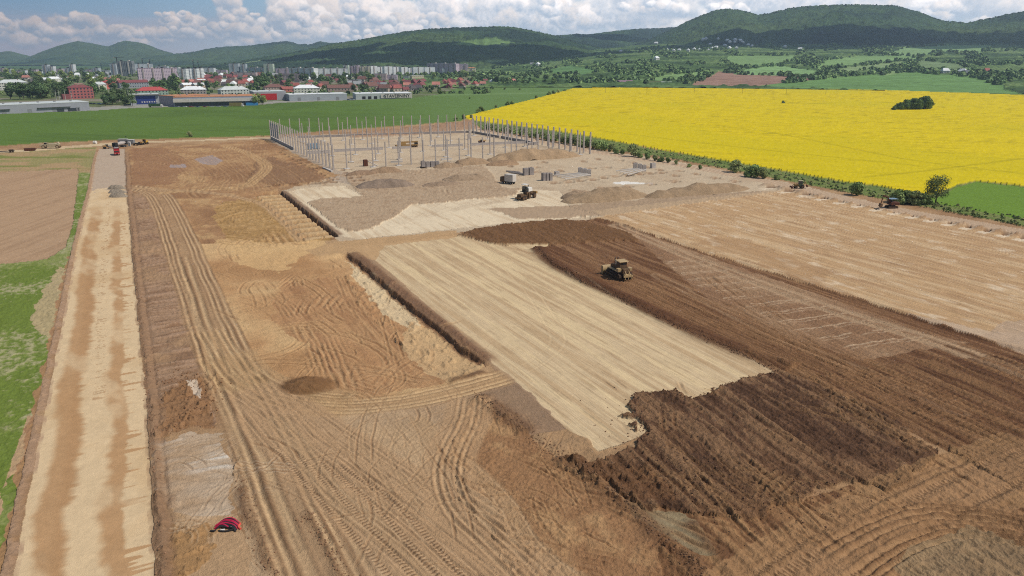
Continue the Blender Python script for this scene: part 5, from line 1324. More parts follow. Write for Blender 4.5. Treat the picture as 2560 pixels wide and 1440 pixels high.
# ------------------------------------------------------------------ heap of red and black hoses
M_hr = mat_simple("crimson_hose", (190, 36, 72), .5, var=.1); M_hk = mat_simple("black_hose", (46, 44, 44), .5, var=.1); M_ho = mat_simple("coral_netting", (226, 96, 78), .7, var=.1)
a = gl(566, 1318); r = empty("hose_pile", a, 0, "tangled pile of crimson and black hoses on the clay, lower left", "hose pile")
rr_ = random.Random(5)
def hose(pts, rad, mat, nm):
    q = smooth_line(pts, 5); MB().tube([Vector(p_) for p_ in q], rad, 7).build(nm, mat, r)
for i in range(9):
    y = .75 - i * .16; hose([(-1.1 - .15 * (i % 3) + i * .05, y - .25, .08), (-.5, y + .18 + rr_.uniform(-.05, .1), .42), (.35, y + .2, .55 - .03 * i), (1.0, y - .05, .3), (1.35, y - .3 + rr_.uniform(-.1, .1), .08)], .085, M_hr if i in (0, 2, 3, 5) else M_hk, "hose")
hose([(-1.5, -.75, .08), (-.6, -.8, .12), (.3, -.85, .12), (1.0, -.6, .2)], .1, M_hk, "hose"); hose([(-1.2, -.3, .1), (-.4, -.1, .5), (.4, -.35, .3)], .09, M_hr, "hose")
MB().box((-.2, -.62, .12), (.5, .18, .15), rz=.3).box((.75, -.35, .3), (.3, .2, .15), rz=.5).build("fitting", M_white, r, bev=.04)
hose([(1.2, .7, .1), (1.45, .3, .25), (1.4, -.1, .2), (1.75, -.45, .12)], .12, M_ho, "netting")
# ------------------------------------------------------------------ town
BLK = []
def short_desc(s):
    import re as _re
    s = _re.split(r" (?:right of|left of|behind|above|among|before|between|with|at the|in the|over|just|beyond|below)\b", s)[0].split(",")[0]
    return " ".join(s.split()[:6])
LMK = []     # landmarks: (px, py, description)
def facade_mat(name, wall, win, sx=3.2, sz=2.9, wx=.5, wz=.5, rail=None):
    m, nt, bs = new_mat(name); N = nt.nodes; L = nt.links
    tc = N.new("ShaderNodeTexCoord"); sp = N.new("ShaderNodeSeparateXYZ"); L.new(tc.outputs["Object"], sp.inputs[0])
    def band(sock, size, frac, off=0.0):
        a = N.new("ShaderNodeMath"); a.operation = 'ADD'; a.inputs[1].default_value = 1000 * size + off; L.new(sock, a.inputs[0])
        b = N.new("ShaderNodeMath"); b.operation = 'MODULO'; b.inputs[1].default_value = size; L.new(a.outputs[0], b.inputs[0])
        c = N.new("ShaderNodeMath"); c.operation = 'LESS_THAN'; c.inputs[1].default_value = size * frac; L.new(b.outputs[0], c.inputs[0]); return c.outputs[0]
    ad = N.new("ShaderNodeMath"); ad.operation = 'ADD'; L.new(sp.outputs[0], ad.inputs[0]); L.new(sp.outputs[1], ad.inputs[1])
    bx_ = band(ad.outputs[0], sx, wx); bz = band(sp.outputs[2], sz, wz, -.9)
    mu = N.new("ShaderNodeMath"); mu.operation = 'MULTIPLY'; L.new(bx_, mu.inputs[0]); L.new(bz, mu.inputs[1])
    mx = N.new("ShaderNodeMix"); mx.data_type = 'RGBA'; L.new(mu.outputs[0], mx.inputs["Factor"])
    cw = alb(*wall); cn = alb(*win); mx.inputs["A"].default_value = (*map(float, cw), 1); mx.inputs["B"].default_value = (*map(float, cn), 1)
    L.new(mx.outputs["Result"], bs.inputs["Base Color"]); bs.inputs["Roughness"].default_value = .8; return m
def roofm(n, c): return mat_simple("roof_" + n, c, .8, var=.12, scale=.4)
RF = dict(bright=roofm('bright_red', (186, 82, 78)), red=roofm("red", (160, 92, 82)), crim=roofm("crimson", (134, 76, 76)), brown=roofm("brown", (128, 92, 82)), dark=roofm("dark", (96, 88, 88)), light=roofm("light", (206, 210, 206)), white=roofm("white", (238, 240, 238)), grey=roofm("grey", (156, 158, 158)), orange=roofm("orange", (196, 138, 96)), salmon=roofm("salmon", (190, 128, 112)), violet=roofm("violet", (146, 116, 130)))
WL = {}
def wallm(c):
    if c not in WL: WL[c] = mat_simple("plaster_%d" % len(WL), c, .85, var=.06, scale=.2)
    return WL[c]
M_win = mat_simple("window_glass", (58, 64, 74), .25, var=.1, spec=.6)
winmesh = {}
def building(name, x0, y0, x1, y1, h, dep, roof, rc, wc, label, cat, desc=None, wins=None, rh=None, group=None, fm=None, extra=None, doors=0, wsz=(1.3, 1.5)):
    """front foot from (x0,y0) to (x1,y1); h metres to the eaves; dep metres deep"""
    a = gp(x0, y0); b = gp(x1, y1); L = (b - a).length; ang = math.atan2(b.y - a.y, b.x - a.x)
    c = (a + b) / 2; r = empty(name, (c.x, c.y, 0), ang, label, cat, group)
    wl = MB().box((0, dep / 2, h / 2 - .2), (L, dep, h + .4)).build("wall", fm or wallm(wc), r)
    rm = RF[rc]; o = .5; rh = rh or min(dep * .35, 4.5)
    X0, X1, Y0, Y1 = -L / 2 - o, L / 2 + o, -o, dep + o; z = h
    if roof == "flat":
        rb = MB().box((0, dep / 2, h + .2), (L + .3, dep + .3, .4)).build("roof", rm, r)
    elif roof == "gable":
        rb = MB().add([(X0, Y0, z), (X1, Y0, z), (X1, Y1, z), (X0, Y1, z), (X0, dep / 2, z + rh), (X1, dep / 2, z + rh)], [(0, 1, 5, 4), (2, 3, 4, 5), (0, 4, 3), (1, 2, 5), (0, 3, 2, 1)]).build("roof", rm, r)
    elif roof == "hip":
        k = min(dep / 2, L / 2 - .5)
        rb = MB().add([(X0, Y0, z), (X1, Y0, z), (X1, Y1, z), (X0, Y1, z), (X0 + k, dep / 2, z + rh), (X1 - k, dep / 2, z + rh)], [(0, 1, 5, 4), (2, 3, 4, 5), (0, 4, 3), (1, 2, 5), (0, 3, 2, 1)]).build("roof", rm, r)
    elif roof == "arch":
        n = 8; P = [(Y0 + (Y1 - Y0) * i / n, z + rh * math.sin(math.pi * i / n)) for i in range(n + 1)]
        vs = [(X0, p[0], p[1]) for p in P] + [(X1, p[0], p[1]) for p in P]; m_ = n + 1
        rb = MB().add(vs, [(i, i + 1, m_ + i + 1, m_ + i) for i in range(n)] + [tuple(range(m_)), tuple(range(m_, 2 * m_))[::-1]]).build("roof", rm, r)
    if roof in ("hip", "gable") and L > 12:
        MB().box((L * .2, dep * .4, z + rh * .85), (1.0, 1.0, 1.8)).build("chimney", wallm((170, 130, 120)), rb)
    if roof == "flat" and L > 20 and cat != "apartment block":
        q = MB()
        for i in range(int(L / 14)): q.box((-L / 2 + 7 + i * 14, dep * .5, h + .8), (1.6, 1.4, .8))
        q.build("roof_vent", M_grey, rb)
    if wins:
        cols, rows = wins; key = wsz
        if key not in winmesh: winmesh[key] = MB().box((0, 0, 0), (wsz[0], .12, wsz[1])).mesh("window", M_win)
        for j in range(rows):
            for i in range(cols):
                w_ = bpy.data.objects.new("window", winmesh[key]); COL.objects.link(w_); w_.parent = r
                w_.location = (-L / 2 + L * (i + .5) / cols, -.03, h * (j + .6) / rows)
    for i in range(doors):
        MB().box((-L / 2 + L * (i + .5) / doors, -.04, 1.9), (3.4, .14, 3.8)).build("loading_door", M_grey, r)
    if extra: extra(r, L, dep, h)
    if desc != "-": LMK.append(((x0 + x1) / 2, (y0 + y1) / 2, h * (y0 - 140) / 50, short_desc(desc or label)))
    else: BLK.append(((x0 + x1) / 2, (y0 + y1) / 2))
    return r

# front line of halls, left to right
def ex1(r, L, d, h):
    for x, w in ((-L * .33, 10), (-L * .2, 10), (L * .2, 28)): MB().box((x, -.9, 4.6), (w, 1.8, .25)).build("awning", M_grey, r)
    MB().box((L * .25, -.05, 1.5), (6, .12, 3.0)).box((L * .36, -.05, 1.5), (10, .12, 3.0)).build("shop_window", M_win, r)
building("warehouse", -90, 291, 225, 276, 8.0, 34, "flat", "light", (158, 160, 166), "very long low grey warehouse with pale roof at the left edge of town", "warehouse", "long grey warehouse", extra=ex1, doors=5)
def exred(r, L, d, h): MB().box((-L / 2 - 4, 3, 3), (8, 8, 6)).build("annex", wallm((140, 84, 82)), r); MB().box((L * .0, d * .5, h + 4.2), (9, 1.2, 1.2)).build("chimney_row", wallm((190, 150, 140)), r)
building("apartment_house", 176, 248, 236, 246, 13.2, 16, "hip", "crim", (176, 104, 100), "four-storey brick red building with rows of dark windows", "building", "red four-storey building", (7, 4), 3.2, extra=exred, wsz=(1.7, 1.6))
building("house", 248, 225, 268, 224, 8, 16, "gable", "light", (224, 218, 200), "cream house with pale ribbed roof right of the red four-storey building", "house", "cream house", (3, 2), 4)
building("house", 268, 223, 290, 222, 10, 16, "hip", "bright", (222, 120, 104), "salmon-pink house with bright red roof", "house", "salmon-pink house", (2, 2), 3.5)
building("house", 285, 214, 302, 213, 11, 14, "hip", "salmon", (220, 170, 150), "peach house behind the salmon-pink house", "house", "peach house", (3, 3), 3)
def exg(r, L, d, h): MB().prism([(L / 2 + .1, .1), (L / 2 + .6, .1), (L / 2 + .6, h + 3), (L / 2 + .1, h + 3)], 1, d - 1).build("gable_wall", wallm((240, 238, 230)), r)
building("school_building", 300, 221, 373, 219, 8.6, 14, "gable", "crim", (150, 156, 160), "long grey building with a crimson gable roof and white end wall", "building", "long crimson-roofed building", (12, 2), 4.2, extra=exg)
building("office_building", 345, 240, 422, 238, 6.5, 18, "hip", "bright", (150, 172, 156), "pale green building with a large bright red hipped roof", "building", "red hipped-roof building", (9, 2), 4.5)
M_blue = mat_simple("deep_blue_cladding", (44, 62, 130), .5); M_lblue = mat_simple("bright_blue_paint", (60, 130, 180), .5)
def exb(r, L, d, h):
    MB().box((L * .02, -.12, h * .52), (L * .66, .2, h * .78)).build("blue_panel", M_blue, r); q = MB()
    for i in range(7): MB().box((-L * .12 + i * 2.4, -.28, h * .32), (1.0 + .4 * (i % 2), .1, 1.2)).build("letter", M_white, r)
    MB().box((-L * .02, -1.2, h + .7), (L * 1.05, 3, .3)).build("canopy", M_conc, r)
building("retail_hall", 328, 264, 402, 262, 10.5, 30, "flat", "light", (176, 180, 186), "grey retail hall with a deep blue front panel", "retail hall", "hall with the blue front", extra=exb)
building("retail_hall", 400, 263, 440, 266, 10, 40, "flat", "orange", (168, 162, 166), "grey hall between the blue front and the orange-roofed hall", "retail hall", "grey middle hall")
def exo(r, L, d, h):
    MB().box((0, -1.4, h * .66), (L + 1, 3.0, h * .34)).build("fascia", M_concw, r); MB().box((0, -.1, h * .22), (L - 2, .16, h * .34)).build("dark_glazing", M_win, r)
    MB().box((L * .42, -4.5, 1.4), (12, 3.6, 2.8)).build("blue_kiosk", M_lblue, r)
building("retail_hall", 436, 267.5, 645, 262.5, 9.4, 42, "flat", "orange", (150, 158, 170), "long hall with an orange-brown roof and pale fascia", "retail hall", "orange-roofed hall", extra=exo)
def exr(r, L, d, h): MB().box((0, -.1, h * .42), (L * .42, .16, h * .72)).box((-L * .36, -.1, h * .68), (L * .3, .16, h * .2)).build("red_panel", M_red, r)
building("retail_hall", 636, 252, 716, 250, 10, 34, "flat", "light", (168, 166, 170), "grey hall with a bright red front panel", "retail hall", "hall with the red front", extra=exr)
building("warehouse", 724, 253, 868, 249.5, 7.2, 26, "flat", "white", (166, 172, 176), "plain blue-grey warehouse with a white roof edge", "warehouse", "blue-grey warehouse", doors=3)
def exs(r, L, d, h):
    for i in range(3): MB().box((-L * .36 + i * 7, -.08, 2), (4, .12, 3.2)).build("opening", M_dark, r)
    MB().box((L * .22, -.9, 3.6), (L * .56, .4, 4.8)).build("sign_board", M_concw, r)
    cu = bpy.data.curves.new("sign_text", 'FONT'); cu.body = "STAVEBNINY"; cu.size = 5.4; cu.extrude = .06; cu.align_x = 'CENTER'; cu.align_y = 'CENTER'
    t = bpy.data.objects.new("t", cu); COL.objects.link(t); bpy.context.view_layer.update()
    me = bpy.data.meshes.new_from_object(t.evaluated_get(bpy.context.evaluated_depsgraph_get())); bpy.data.objects.remove(t)
    bm = bmesh.new(); bm.from_mesh(me); bmesh.ops.rotate(bm, verts=bm.verts, matrix=Matrix.Rotation(math.pi / 2, 3, 'X')); bmesh.ops.translate(bm, verts=bm.verts, vec=(L * .23, -1.25, 3.5)); bm.to_mesh(me); bm.free()
    me.materials.clear(); me.materials.append(M_dark); o = bpy.data.objects.new("sign_lettering", me); COL.objects.link(o); o.parent = r
    MB().cyl((-L * .0, -1.12, 3.5), (-L * .0, -1.2, 3.5), 1.6, n=16).build("round_emblem", M_grey, r)
building("builders_hall", 890, 249, 1030, 246.5, 6.6, 30, "flat", "white", (186, 192, 188), "white-roofed hall with a long sign reading STAVEBNINY", "hall", "hall with the long sign", extra=exs)
# second line
for a in (
 (452, 236, 516, 235, 6, 16, "hip", "white", (168, 160, 152), "grey house with a white hipped roof above the orange-roofed hall, left one", (8, 2)),
 (553, 238, 624, 236, 6.6, 16, "hip", "light", (196, 200, 192), "pale house with a light hipped roof above the orange-roofed hall, right one", (9, 2)),
 (663, 230, 714, 229, 6.5, 18, "hip", "brown", (186, 170, 156), "house with a broad brown hipped roof behind the red-fronted hall", (7, 2)),
 (736, 233, 800, 232, 6.6, 18, "hip", "white", (214, 214, 200), "cream building with a brilliant white hipped roof", (8, 2)),
 (820, 230, 884, 229, 5.5, 16, "gable", "brown", (168, 148, 138), "long low building with a brown roof behind the blue-grey warehouse", (8, 1)),
 (708, 231, 736, 230, 4.5, 10, "gable", "red", (176, 110, 96), "small russet house between the brown and the white hipped roofs", (3, 1)),
 (0, 226, 74, 224, 11, 20, "hip", "light", (208, 206, 196), "long cream building with a pale roof at the far left", (12, 3)),
 (130, 205, 152, 204, 6, 12, "gable", "white", (224, 222, 208), "cream low building among the left trees, left one", (4, 1)),
 (154, 206, 166, 206, 6, 12, "gable", "white", (224, 222, 208), "cream low building among the left trees, right one", (2, 1)),
 (356, 200, 373, 200, 9, 14, "hip", "grey", (146, 150, 150), "grey square building with a pyramid roof", (3, 2)),
 (422, 205, 438, 205, 11, 12, "flat", "violet", (190, 186, 190), "small white-banded block right of the violet apartments", (3, 3)),
 (500, 211, 520, 210, 5, 12, "gable", "white", (230, 230, 222), "small house with a brilliant white roof above the town houses", (3, 1)),
 (460, 219, 484, 218, 4, 10, "gable", "white", (200, 180, 160), "low building with a whitish roof, left of two", (3, 1)),
 (488, 219, 514, 218, 4, 10, "gable", "light", (200, 180, 160), "low building with a whitish roof, right of two", (3, 1)),
 (622, 206, 640, 205, 5, 10, "gable", "white", (236, 234, 228), "bright white-roofed house left of the brown apartment block", (3, 1)),
 (608, 214, 626, 214, 3.4, 8, "flat", "white", (230, 228, 220), "flat white shed left of the brown apartment block", (3, 1)),
 (890, 203, 916, 202, 3.6, 12, "flat", "light", (208, 206, 190), "low cream pavilion in front of the right-hand flats", (5, 1)),
 (1008, 199, 1022, 199, 7, 12, "flat", "grey", (176, 182, 176), "grey-green block behind the red roofs", (3, 2)),
 (1030, 199.5, 1060, 199, 9, 12, "flat", "light", (206, 196, 164), "cream two-storey block behind the red roofs", (6, 2)),
): building("house", *a[:9], a[9], "building" if a[2] - a[0] > 50 else "house", None, a[10], group=None)

# high-rise flats
FM = dict(vio=facade_mat("facade_violet", (214, 194, 204), (130, 120, 136)), whi=facade_mat("facade_white", (240, 242, 240), (130, 140, 150)), gry=facade_mat("facade_grey", (196, 204, 208), (126, 136, 146)), brn=facade_mat("facade_brown", (200, 178, 176), (104, 94, 98)), drk=facade_mat("facade_dark", (168, 172, 172), (46, 54, 66), 4.2, 3.0, .72, .7), crm=facade_mat("facade_cream", (238, 226, 196), (140, 140, 134)), grn=facade_mat("facade_green", (200, 212, 190), (126, 138, 130)))
def flats(x0, x1, yb, yt, fm, label, n=0, dep=14, desc=None, rc="grey", roof="flat", slope=0.0):
    sc = (yb - 140) / 50.
    def ex_(r, L, d, h):
        k = max(1, int(L / 16))
        for i in range(k):
            MB().box((-L / 2 + L * (i + .5) / k, d * .5, h + 1.4), (4, 4, 2.4)).build("lift_house", M_concw if i % 2 else M_dark, r)
            MB().box((-L / 2 + L * (i + .5) / k, -.55, h / 2), (2.6, 1.1, h - 1)).build("balcony_stack", M_concd if fm != "drk" else M_concw, r)
    building("apartment_block", x0, yb, x1, yb - slope, (yb - yt) / sc, dep, roof, rc, (0, 0, 0), label, "apartment block", desc or "-", None, 2.5 if roof == "hip" else None, fm=FM[fm], extra=ex_)
T = "apartment block"
flats(296, 334, 190, 153, "drk", "tallest dark-windowed apartment tower on the left of town", desc="tallest dark tower")
flats(278, 293, 189, 159, "gry", "narrow grey apartment tower just left of the tallest dark tower")
flats(338, 386, 188, 160, "gry", "pale grey slab of flats behind the violet apartments", slope=.5)
flats(348, 446, 203, 171, "vio", "long violet-pink apartment slab with a reddish roof", rc="violet", slope=1.5, desc="violet apartment slab")
flats(449, 468, 205, 172, "whi", "first from the left of the white zigzag apartment blocks"); flats(466, 478, 203, 171, "whi", "second from the left of the white zigzag apartment blocks")
flats(482, 495, 204, 171, "whi", "third from the left of the white zigzag apartment blocks"); flats(498, 506, 203, 170, "whi", "fourth from the left of the white zigzag apartment blocks")
flats(510, 536, 190, 170, "whi", "low pale block right of the white zigzag blocks")
flats(574, 598, 187, 159, "gry", "broad grey tower, left of a close pair"); flats(603, 616, 187, 160, "gry", "slim dark-sided tower, right of a close pair")
flats(618, 662, 187, 169, "gry", "low grey slab right of the paired towers", slope=-.5); flats(661, 684, 190, 159.5, "grn", "single pale green tower in the middle of town", desc="single pale green tower")
flats(690, 726, 190, 171, "vio", "greyish violet slab right of the green tower"); flats(724, 786, 199, 170, "whi", "long white slab with lit attic windows", slope=-1)
flats(786, 870, 191, 171, "whi", "wide white slab with dark rooftop boxes", slope=.5, desc="wide white slab")
flats(585, 640, 193, 181, "brn", "low brown flats below the paired towers")
flats(692, 756, 204, 187, "brn", "brown apartment block with a dark hipped roof", rc="dark", roof="hip", desc="brown hipped apartment block")
flats(859, 872, 190, 163, "grn", "narrow green block left of the right-hand flats")
flats(874, 884, 189, 165, "vio", "slim violet block among the right-hand flats"); flats(886, 898, 189, 163, "vio", "taller violet block among the right-hand flats"); flats(900, 912, 189, 166, "crm", "cream block among the right-hand flats"); flats(914, 926, 189, 165, "crm", "second cream block among the right-hand flats")
for i, (a, b, yt) in enumerate(((928, 944, 165), (943, 962, 167), (962, 982, 166), (984, 1000, 167), (1004, 1020, 168), (1022, 1034, 170), (1034, 1060, 168), (1062, 1088, 168))):
    flats(a, b, 189 - (i % 2), yt, "whi", f"{ordn(i)} from the left of the stepped white blocks on the right of town", slope=.3)
flats(1068, 1140, 186, 158.5, "vio", "long violet slab at the foot of the forested hill", slope=-1.5, desc="long violet slab"); flats(1140, 1170, 187, 160, "vio", "right end violet block with a white stairwell"); flats(1106, 1121, 187, 171, "whi", "small bright white block before the violet slab")
flats(1148, 1172, 186, 170, "gry", "low grey block left of the cream orange-roofed block"); flats(1169, 1189, 188, 170, "crm", "cream block with an orange hipped roof, rightmost of the flats", rc="orange", roof="hip")
flats(934, 966, 200, 184, "brn", "dark brown block with banded balconies before the stepped white blocks"); flats(968, 992, 199, 187, "vio", "lilac low block right of the dark brown block")
for i, (a, b, yt) in enumerate(((2, 12, 170), (17, 28, 172), (58, 64, 176), (80, 92, 174), (108, 122, 162), (124, 136, 166), (142, 156, 172), (164, 174, 170), (176, 186, 161), (215, 232, 174), (233, 248, 170))):
    flats(a, b, 186, yt, ("vio", "gry", "whi")[i % 3], f"{ordn(i)} from the left of the distant flats at the far left")

for i, (a, b, yt, f_) in enumerate(((514, 540, 173, 'gry'), (540, 566, 175, 'vio'), (600, 624, 176, 'whi'), (640, 658, 174, 'crm'), (756, 776, 176, 'gry'), (800, 850, 173, 'vio'), (250, 276, 176, 'whi'), (190, 214, 177, 'gry'), (36, 56, 177, 'vio'), (94, 106, 178, 'whi'), (390, 420, 166, 'gry'), (430, 448, 168, 'whi'))):
    flats(a, b, 185.5, yt, f_, ("far pale slab " + ("left of the white zigzag blocks", "behind the houses near the paired towers", "under the paired towers", "just left of the green tower", "behind the long white slab", "behind the wide white slab", "left of the narrow grey tower", "among the left treetops, right one", "far left, second of two", "among the left treetops, left one", "rising behind the violet slab, left", "rising behind the violet slab, right")[i]), slope=0)
# town houses
HM = {}
def house_proto(i, rc, wc):
    L, d, h = (9, 9, 3.4) if i % 2 else (11, 8.5, 4.6)
    r = empty("town_house", (0, 0, 0)); MB().box((0, 0, h / 2 - .2), (L, d, h + .4)).build("wall", wallm(wc), r)
    rf_ = MB().add([(-L / 2 - .5, -d / 2 - .5, h), (L / 2 + .5, -d / 2 - .5, h), (L / 2 + .5, d / 2 + .5, h), (-L / 2 - .5, d / 2 + .5, h), (-L / 2 - .5 + (2 if i % 3 == 0 else 0), 0, h + 4.2), (L / 2 + .5 - (2 if i % 3 == 0 else 0), 0, h + 4.2)], [(0, 1, 5, 4), (2, 3, 4, 5), (0, 4, 3), (1, 2, 5), (0, 3, 2, 1)]).build("roof", RF[rc], r)
    MB().box((L * .2, .6, h + 3.6), (.8, .8, 1.8)).build("chimney", wallm((170, 130, 120)), rf_); MB().box((-L * .2, -d / 2 - .03, h * .55), (2.2, .1, 1.2)).box((L * .2, -d / 2 - .03, h * .55), (2.2, .1, 1.2)).build("window", M_win, r)
    note_kids(r); return r
PR = [(house_proto(i, rc, wc), rc) for i, (rc, wc) in enumerate((("red", (206, 190, 170)), ("crim", (196, 176, 160)), ("brown", (190, 176, 160)), ("dark", (180, 170, 160)), ("salmon", (214, 206, 190)), ("grey", (190, 186, 176)), ("white", (222, 220, 210)), ("crim", (170, 110, 100))))]
used_ = set(); GEN = []     # generic things waiting for a label
def place_house(px, py, k, rz, pos=None, sc=1.0, grp="town houses with pitched roofs"):
    pr, rc = PR[k]; a = pos or gp(px, py)
    if k in used_: o = copy_tree(pr)
    else: o = pr; used_.add(k)
    o.location = a; o.rotation_euler = (0, 0, rz); o.scale = (sc, sc, sc); o["category"] = "house"; o["group"] = grp
    GEN.append((o, px, py, {"red": "red-roofed", "crim": "crimson-roofed", "brown": "brown-roofed", "dark": "dark-roofed", "salmon": "salmon-roofed", "grey": "grey-roofed", "white": "white-roofed"}[rc] + (" tall" if sc > 1.15 else " small" if sc < .9 else "") + " house", grp)); return o
rt = random.Random(21)
occ = []
def free(px, py, dx, dy):
    for a, b in occ:
        if abs(a - px) < dx and abs(b - py) < dy: return False
    occ.append((px, py)); return True
def houses(n, x0, x1, y0, y1, ks, sc=1.0, dx=9, dy=2.2):
    c = 0
    for _ in range(n * 12):
        px = rt.uniform(x0, x1); py = rt.uniform(y0, y1)
        if any(abs(px - l[0]) < 14 and abs(py - l[1]) < 1.5 for l in LMK + BLK): continue
        if not free(px, py, dx, dy): continue
        place_house(px, py, rt.choice(ks), rt.choice((0, .3, -.3, 1.57, 1.2)) + rt.uniform(-.2, .2), sc=rt.uniform(.85, 1.2) * sc); c += 1
        if c >= n: break
houses(26, 930, 1060, 208, 231, (1, 1, 0, 2, 3, 7), 1.1, 10, 2.4); houses(24, 1000, 1215, 204, 222, (0, 1, 1, 7, 0, 4, 2), 1.0, 9, 2.2)
houses(14, 870, 960, 206, 228, (2, 3, 3, 5, 2), 1.15, 11, 3); houses(26, 435, 560, 194, 216, (0, 2, 7, 4, 1), 1, 9, 2.2)
houses(26, 560, 690, 194, 218, (2, 7, 0, 3, 6), 1, 9, 2.4); houses(12, 690, 860, 205, 226, (2, 0, 7, 3), 1, 11, 3); houses(18, 60, 290, 186, 208, (6, 3, 4, 5), 1, 14, 3)
houses(14, 380, 700, 190, 200, (6, 5, 2, 7), 1.2, 10, 1.6); houses(10, 700, 900, 194, 206, (2, 5, 6, 7), 1.1, 10, 1.8)
houses(5, 1225, 1310, 205, 212, (0, 4, 6), 1, 12, 2)
# farmstead beyond the rapeseed
for a in ((1462, 213, 1500, 212.5, 4, 14, "gable", "light", (170, 166, 160), "first shed of the farm behind the rapeseed, from the left"), (1484, 210, 1530, 209.5, 5, 12, "gable", "brown", (150, 130, 124), "long brown-roofed barn of the farm behind the rapeseed"), (1524, 213, 1552, 212.5, 5, 14, "gable", "dark", (160, 140, 130), "dark-roofed barn in the middle of the farm"), (1550, 213.5, 1584, 213, 6, 14, "gable", "violet", (176, 166, 168), "grey-pink barn right of the dark-roofed one"), (1605, 210, 1652, 209, 5, 16, "gable", "light", (160, 170, 172), "blue-grey long shed left of the white arched hall"), (1622, 213.5, 1660, 213, 3.5, 10, "gable", "brown", (150, 100, 84), "low brick shed before the blue-grey shed"), (1655, 213.5, 1680, 213.5, 2.6, 14, "arch", "white", (230, 230, 226), "white arched hall at the right end of the farm")):
    building("farm_building", *a[:9], a[9], "farm building", None, (3, 1), 2.6 if a[6] != "arch" else 3.5)
# white cottages on the hillside
cot = [(1758, 104), (1764, 104), (1795, 102), (1818, 104), (1837, 105), (1850, 106), (1856, 111), (1824, 112), (1836, 112), (1870, 116), (1668, 128), (1684, 130), (1698, 128), (1735, 128), (1748, 128), (1771, 128), (1780, 125), (1790, 122), (1841, 124), (1823, 124), (1641, 151), (1962, 121), (2000, 128), (1552, 131), (1775, 114), (1720, 130), (1640, 112), (1812, 117), (1880, 118)]
for i, (px, py) in enumerate(cot):
    q = on_slope(px, py, 1500); place_house(px, py, 6, rt.uniform(0, 3), Vector((q.x, q.y, q.z + .5)), rt.uniform(.9, 1.5), "white weekend cottages on the hillside")
for px, py, k in ((2405, 186, 6), (2413, 188, 5), (2465, 185, 0), (2362, 184, 6), (1330, 164, 5), (1345, 165, 6)):
    q = on_slope(px, py, 1300); place_house(px, py, k, rt.uniform(0, 3), q, 1.2, "houses among the foothill trees")

# masts, poles, cranes, vehicles
M_mast = mat_simple("galvanised_steel", (196, 196, 184), .5)
GEN2 = []
def pole_thing(name, px, py, h, label, cat, group, arm=None, r=.18, mat=None):
    a = gp(px, py); mat = mat or M_mast
    o = MB().cyl((0, 0, -.3), (0, 0, h), r, r * .55, 8).build(name, mat, None, a); tag(o, label, cat, group)
    if arm == "T": MB().box((0, 0, h), (6.5, .5, .35)).build("lamp_arm", mat, o)
    elif arm == "w":
        MB().box((0, 0, h - .8), (2.0, .14, .16)).build("crossarm", mat, o)
    else: MB().box((.6, 0, h), (1.4, .4, .25)).build("lamp_head", mat, o)
    return o
for i, (px, py, h) in enumerate(((142, 253, 12.5), (150, 253, 12.5), (165, 253, 12), (181, 253, 11.5))): pole_thing("lamp_mast", px, py, h, f"{ordn(i)} from the left of the tall masts before the red four-storey building", "lamp mast", "tall lighting masts", None, .3)
for i, (px, py, h, a) in enumerate(((274, 248, 13, "T"), (283, 246, 13, None), (304, 248, 12, "T"), (323, 253, 14, "T"))): pole_thing("lamp_mast", px, py, h, f"{ordn(i)} from the left of the masts beside the blue-fronted hall", "lamp mast", "tall lighting masts", a, .3)
M_wood = mat_simple("weathered_wood", (96, 84, 60), .9)
for i, px in enumerate((1513, 1617, 1735, 1855, 1965, 2064)): pole_thing("utility_pole", px, 234 - abs(px - 1700) * .002 + (px - 1513) * .008, 8.5, f"{ordn(i)} from the left of the wooden poles at the far edge of the rapeseed", "utility pole", "wooden poles in the rapeseed", "w", .22, M_wood)
def crane(px, yb, yt, label, jl=22, rz=0.0):
    a = gp(px, yb); h = (yb - yt) / ((yb - 140) / 50.); r = empty("tower_crane", a, rz, label, "tower crane", "tower cranes over the flats")
    MB().box((0, 0, h / 2), (1.6, 1.6, h)).build("mast", M_dark, r); MB().box((jl * .3, 0, h), (jl, 1.2, 1.2)).build("jib", M_dark, r); MB().box((-jl * .25, 0, h - 1), (3, 1.8, 2.2)).build("counterweight", M_conc, r)
crane(360, 184, 147, "left tower crane behind the pale grey slab", 4); crane(378, 184, 149, "right tower crane behind the pale grey slab", 4); crane(486, 184, 150, "left tower crane above the white zigzag blocks", 4); crane(498, 184, 152, "right tower crane above the white zigzag blocks", 4)
crane(297, 186, 143, "tower crane standing over the tallest dark tower", 26, .1)
def van(px, py, L, h, mb_, mc, label, cat, rz=0.0):
    a = gp(px, py); r = empty(cat.replace(" ", "_"), a, rz, label, cat)
    MB().box((-1.0, 0, h / 2 + .5), (L - 2.2, 2.5, h - .6)).build("body", mb_, r, bev=.05); MB().prism([(L / 2 - 2.0, .5), (L / 2, .5), (L / 2, 1.5), (L / 2 - .6, h * .8), (L / 2 - 2.0, h * .85)], -1.2, 1.2).build("cab", mc, r, bev=.05)
    MB().box((L / 2 - .35, 0, h * .62), (.5, 2.1, h * .22)).build("windscreen", M_win, r)
    wheelset(r, [(x, y) for x in (-L / 2 + 1.2, L / 2 - 1.4) for y in (-1.05, 1.05)], .48, .3, rim=M_grey)
van(86, 281, 12.0, 3.6, M_concw, M_white, "long white delivery lorry parked before the long grey warehouse", "delivery lorry", -.1)
van(592, 267, 14.5, 3.8, mat_simple("olive_tarpaulin", (150, 136, 84), .8), M_white, "articulated lorry with an olive tarpaulin before the orange-roofed hall", "articulated lorry", .05)
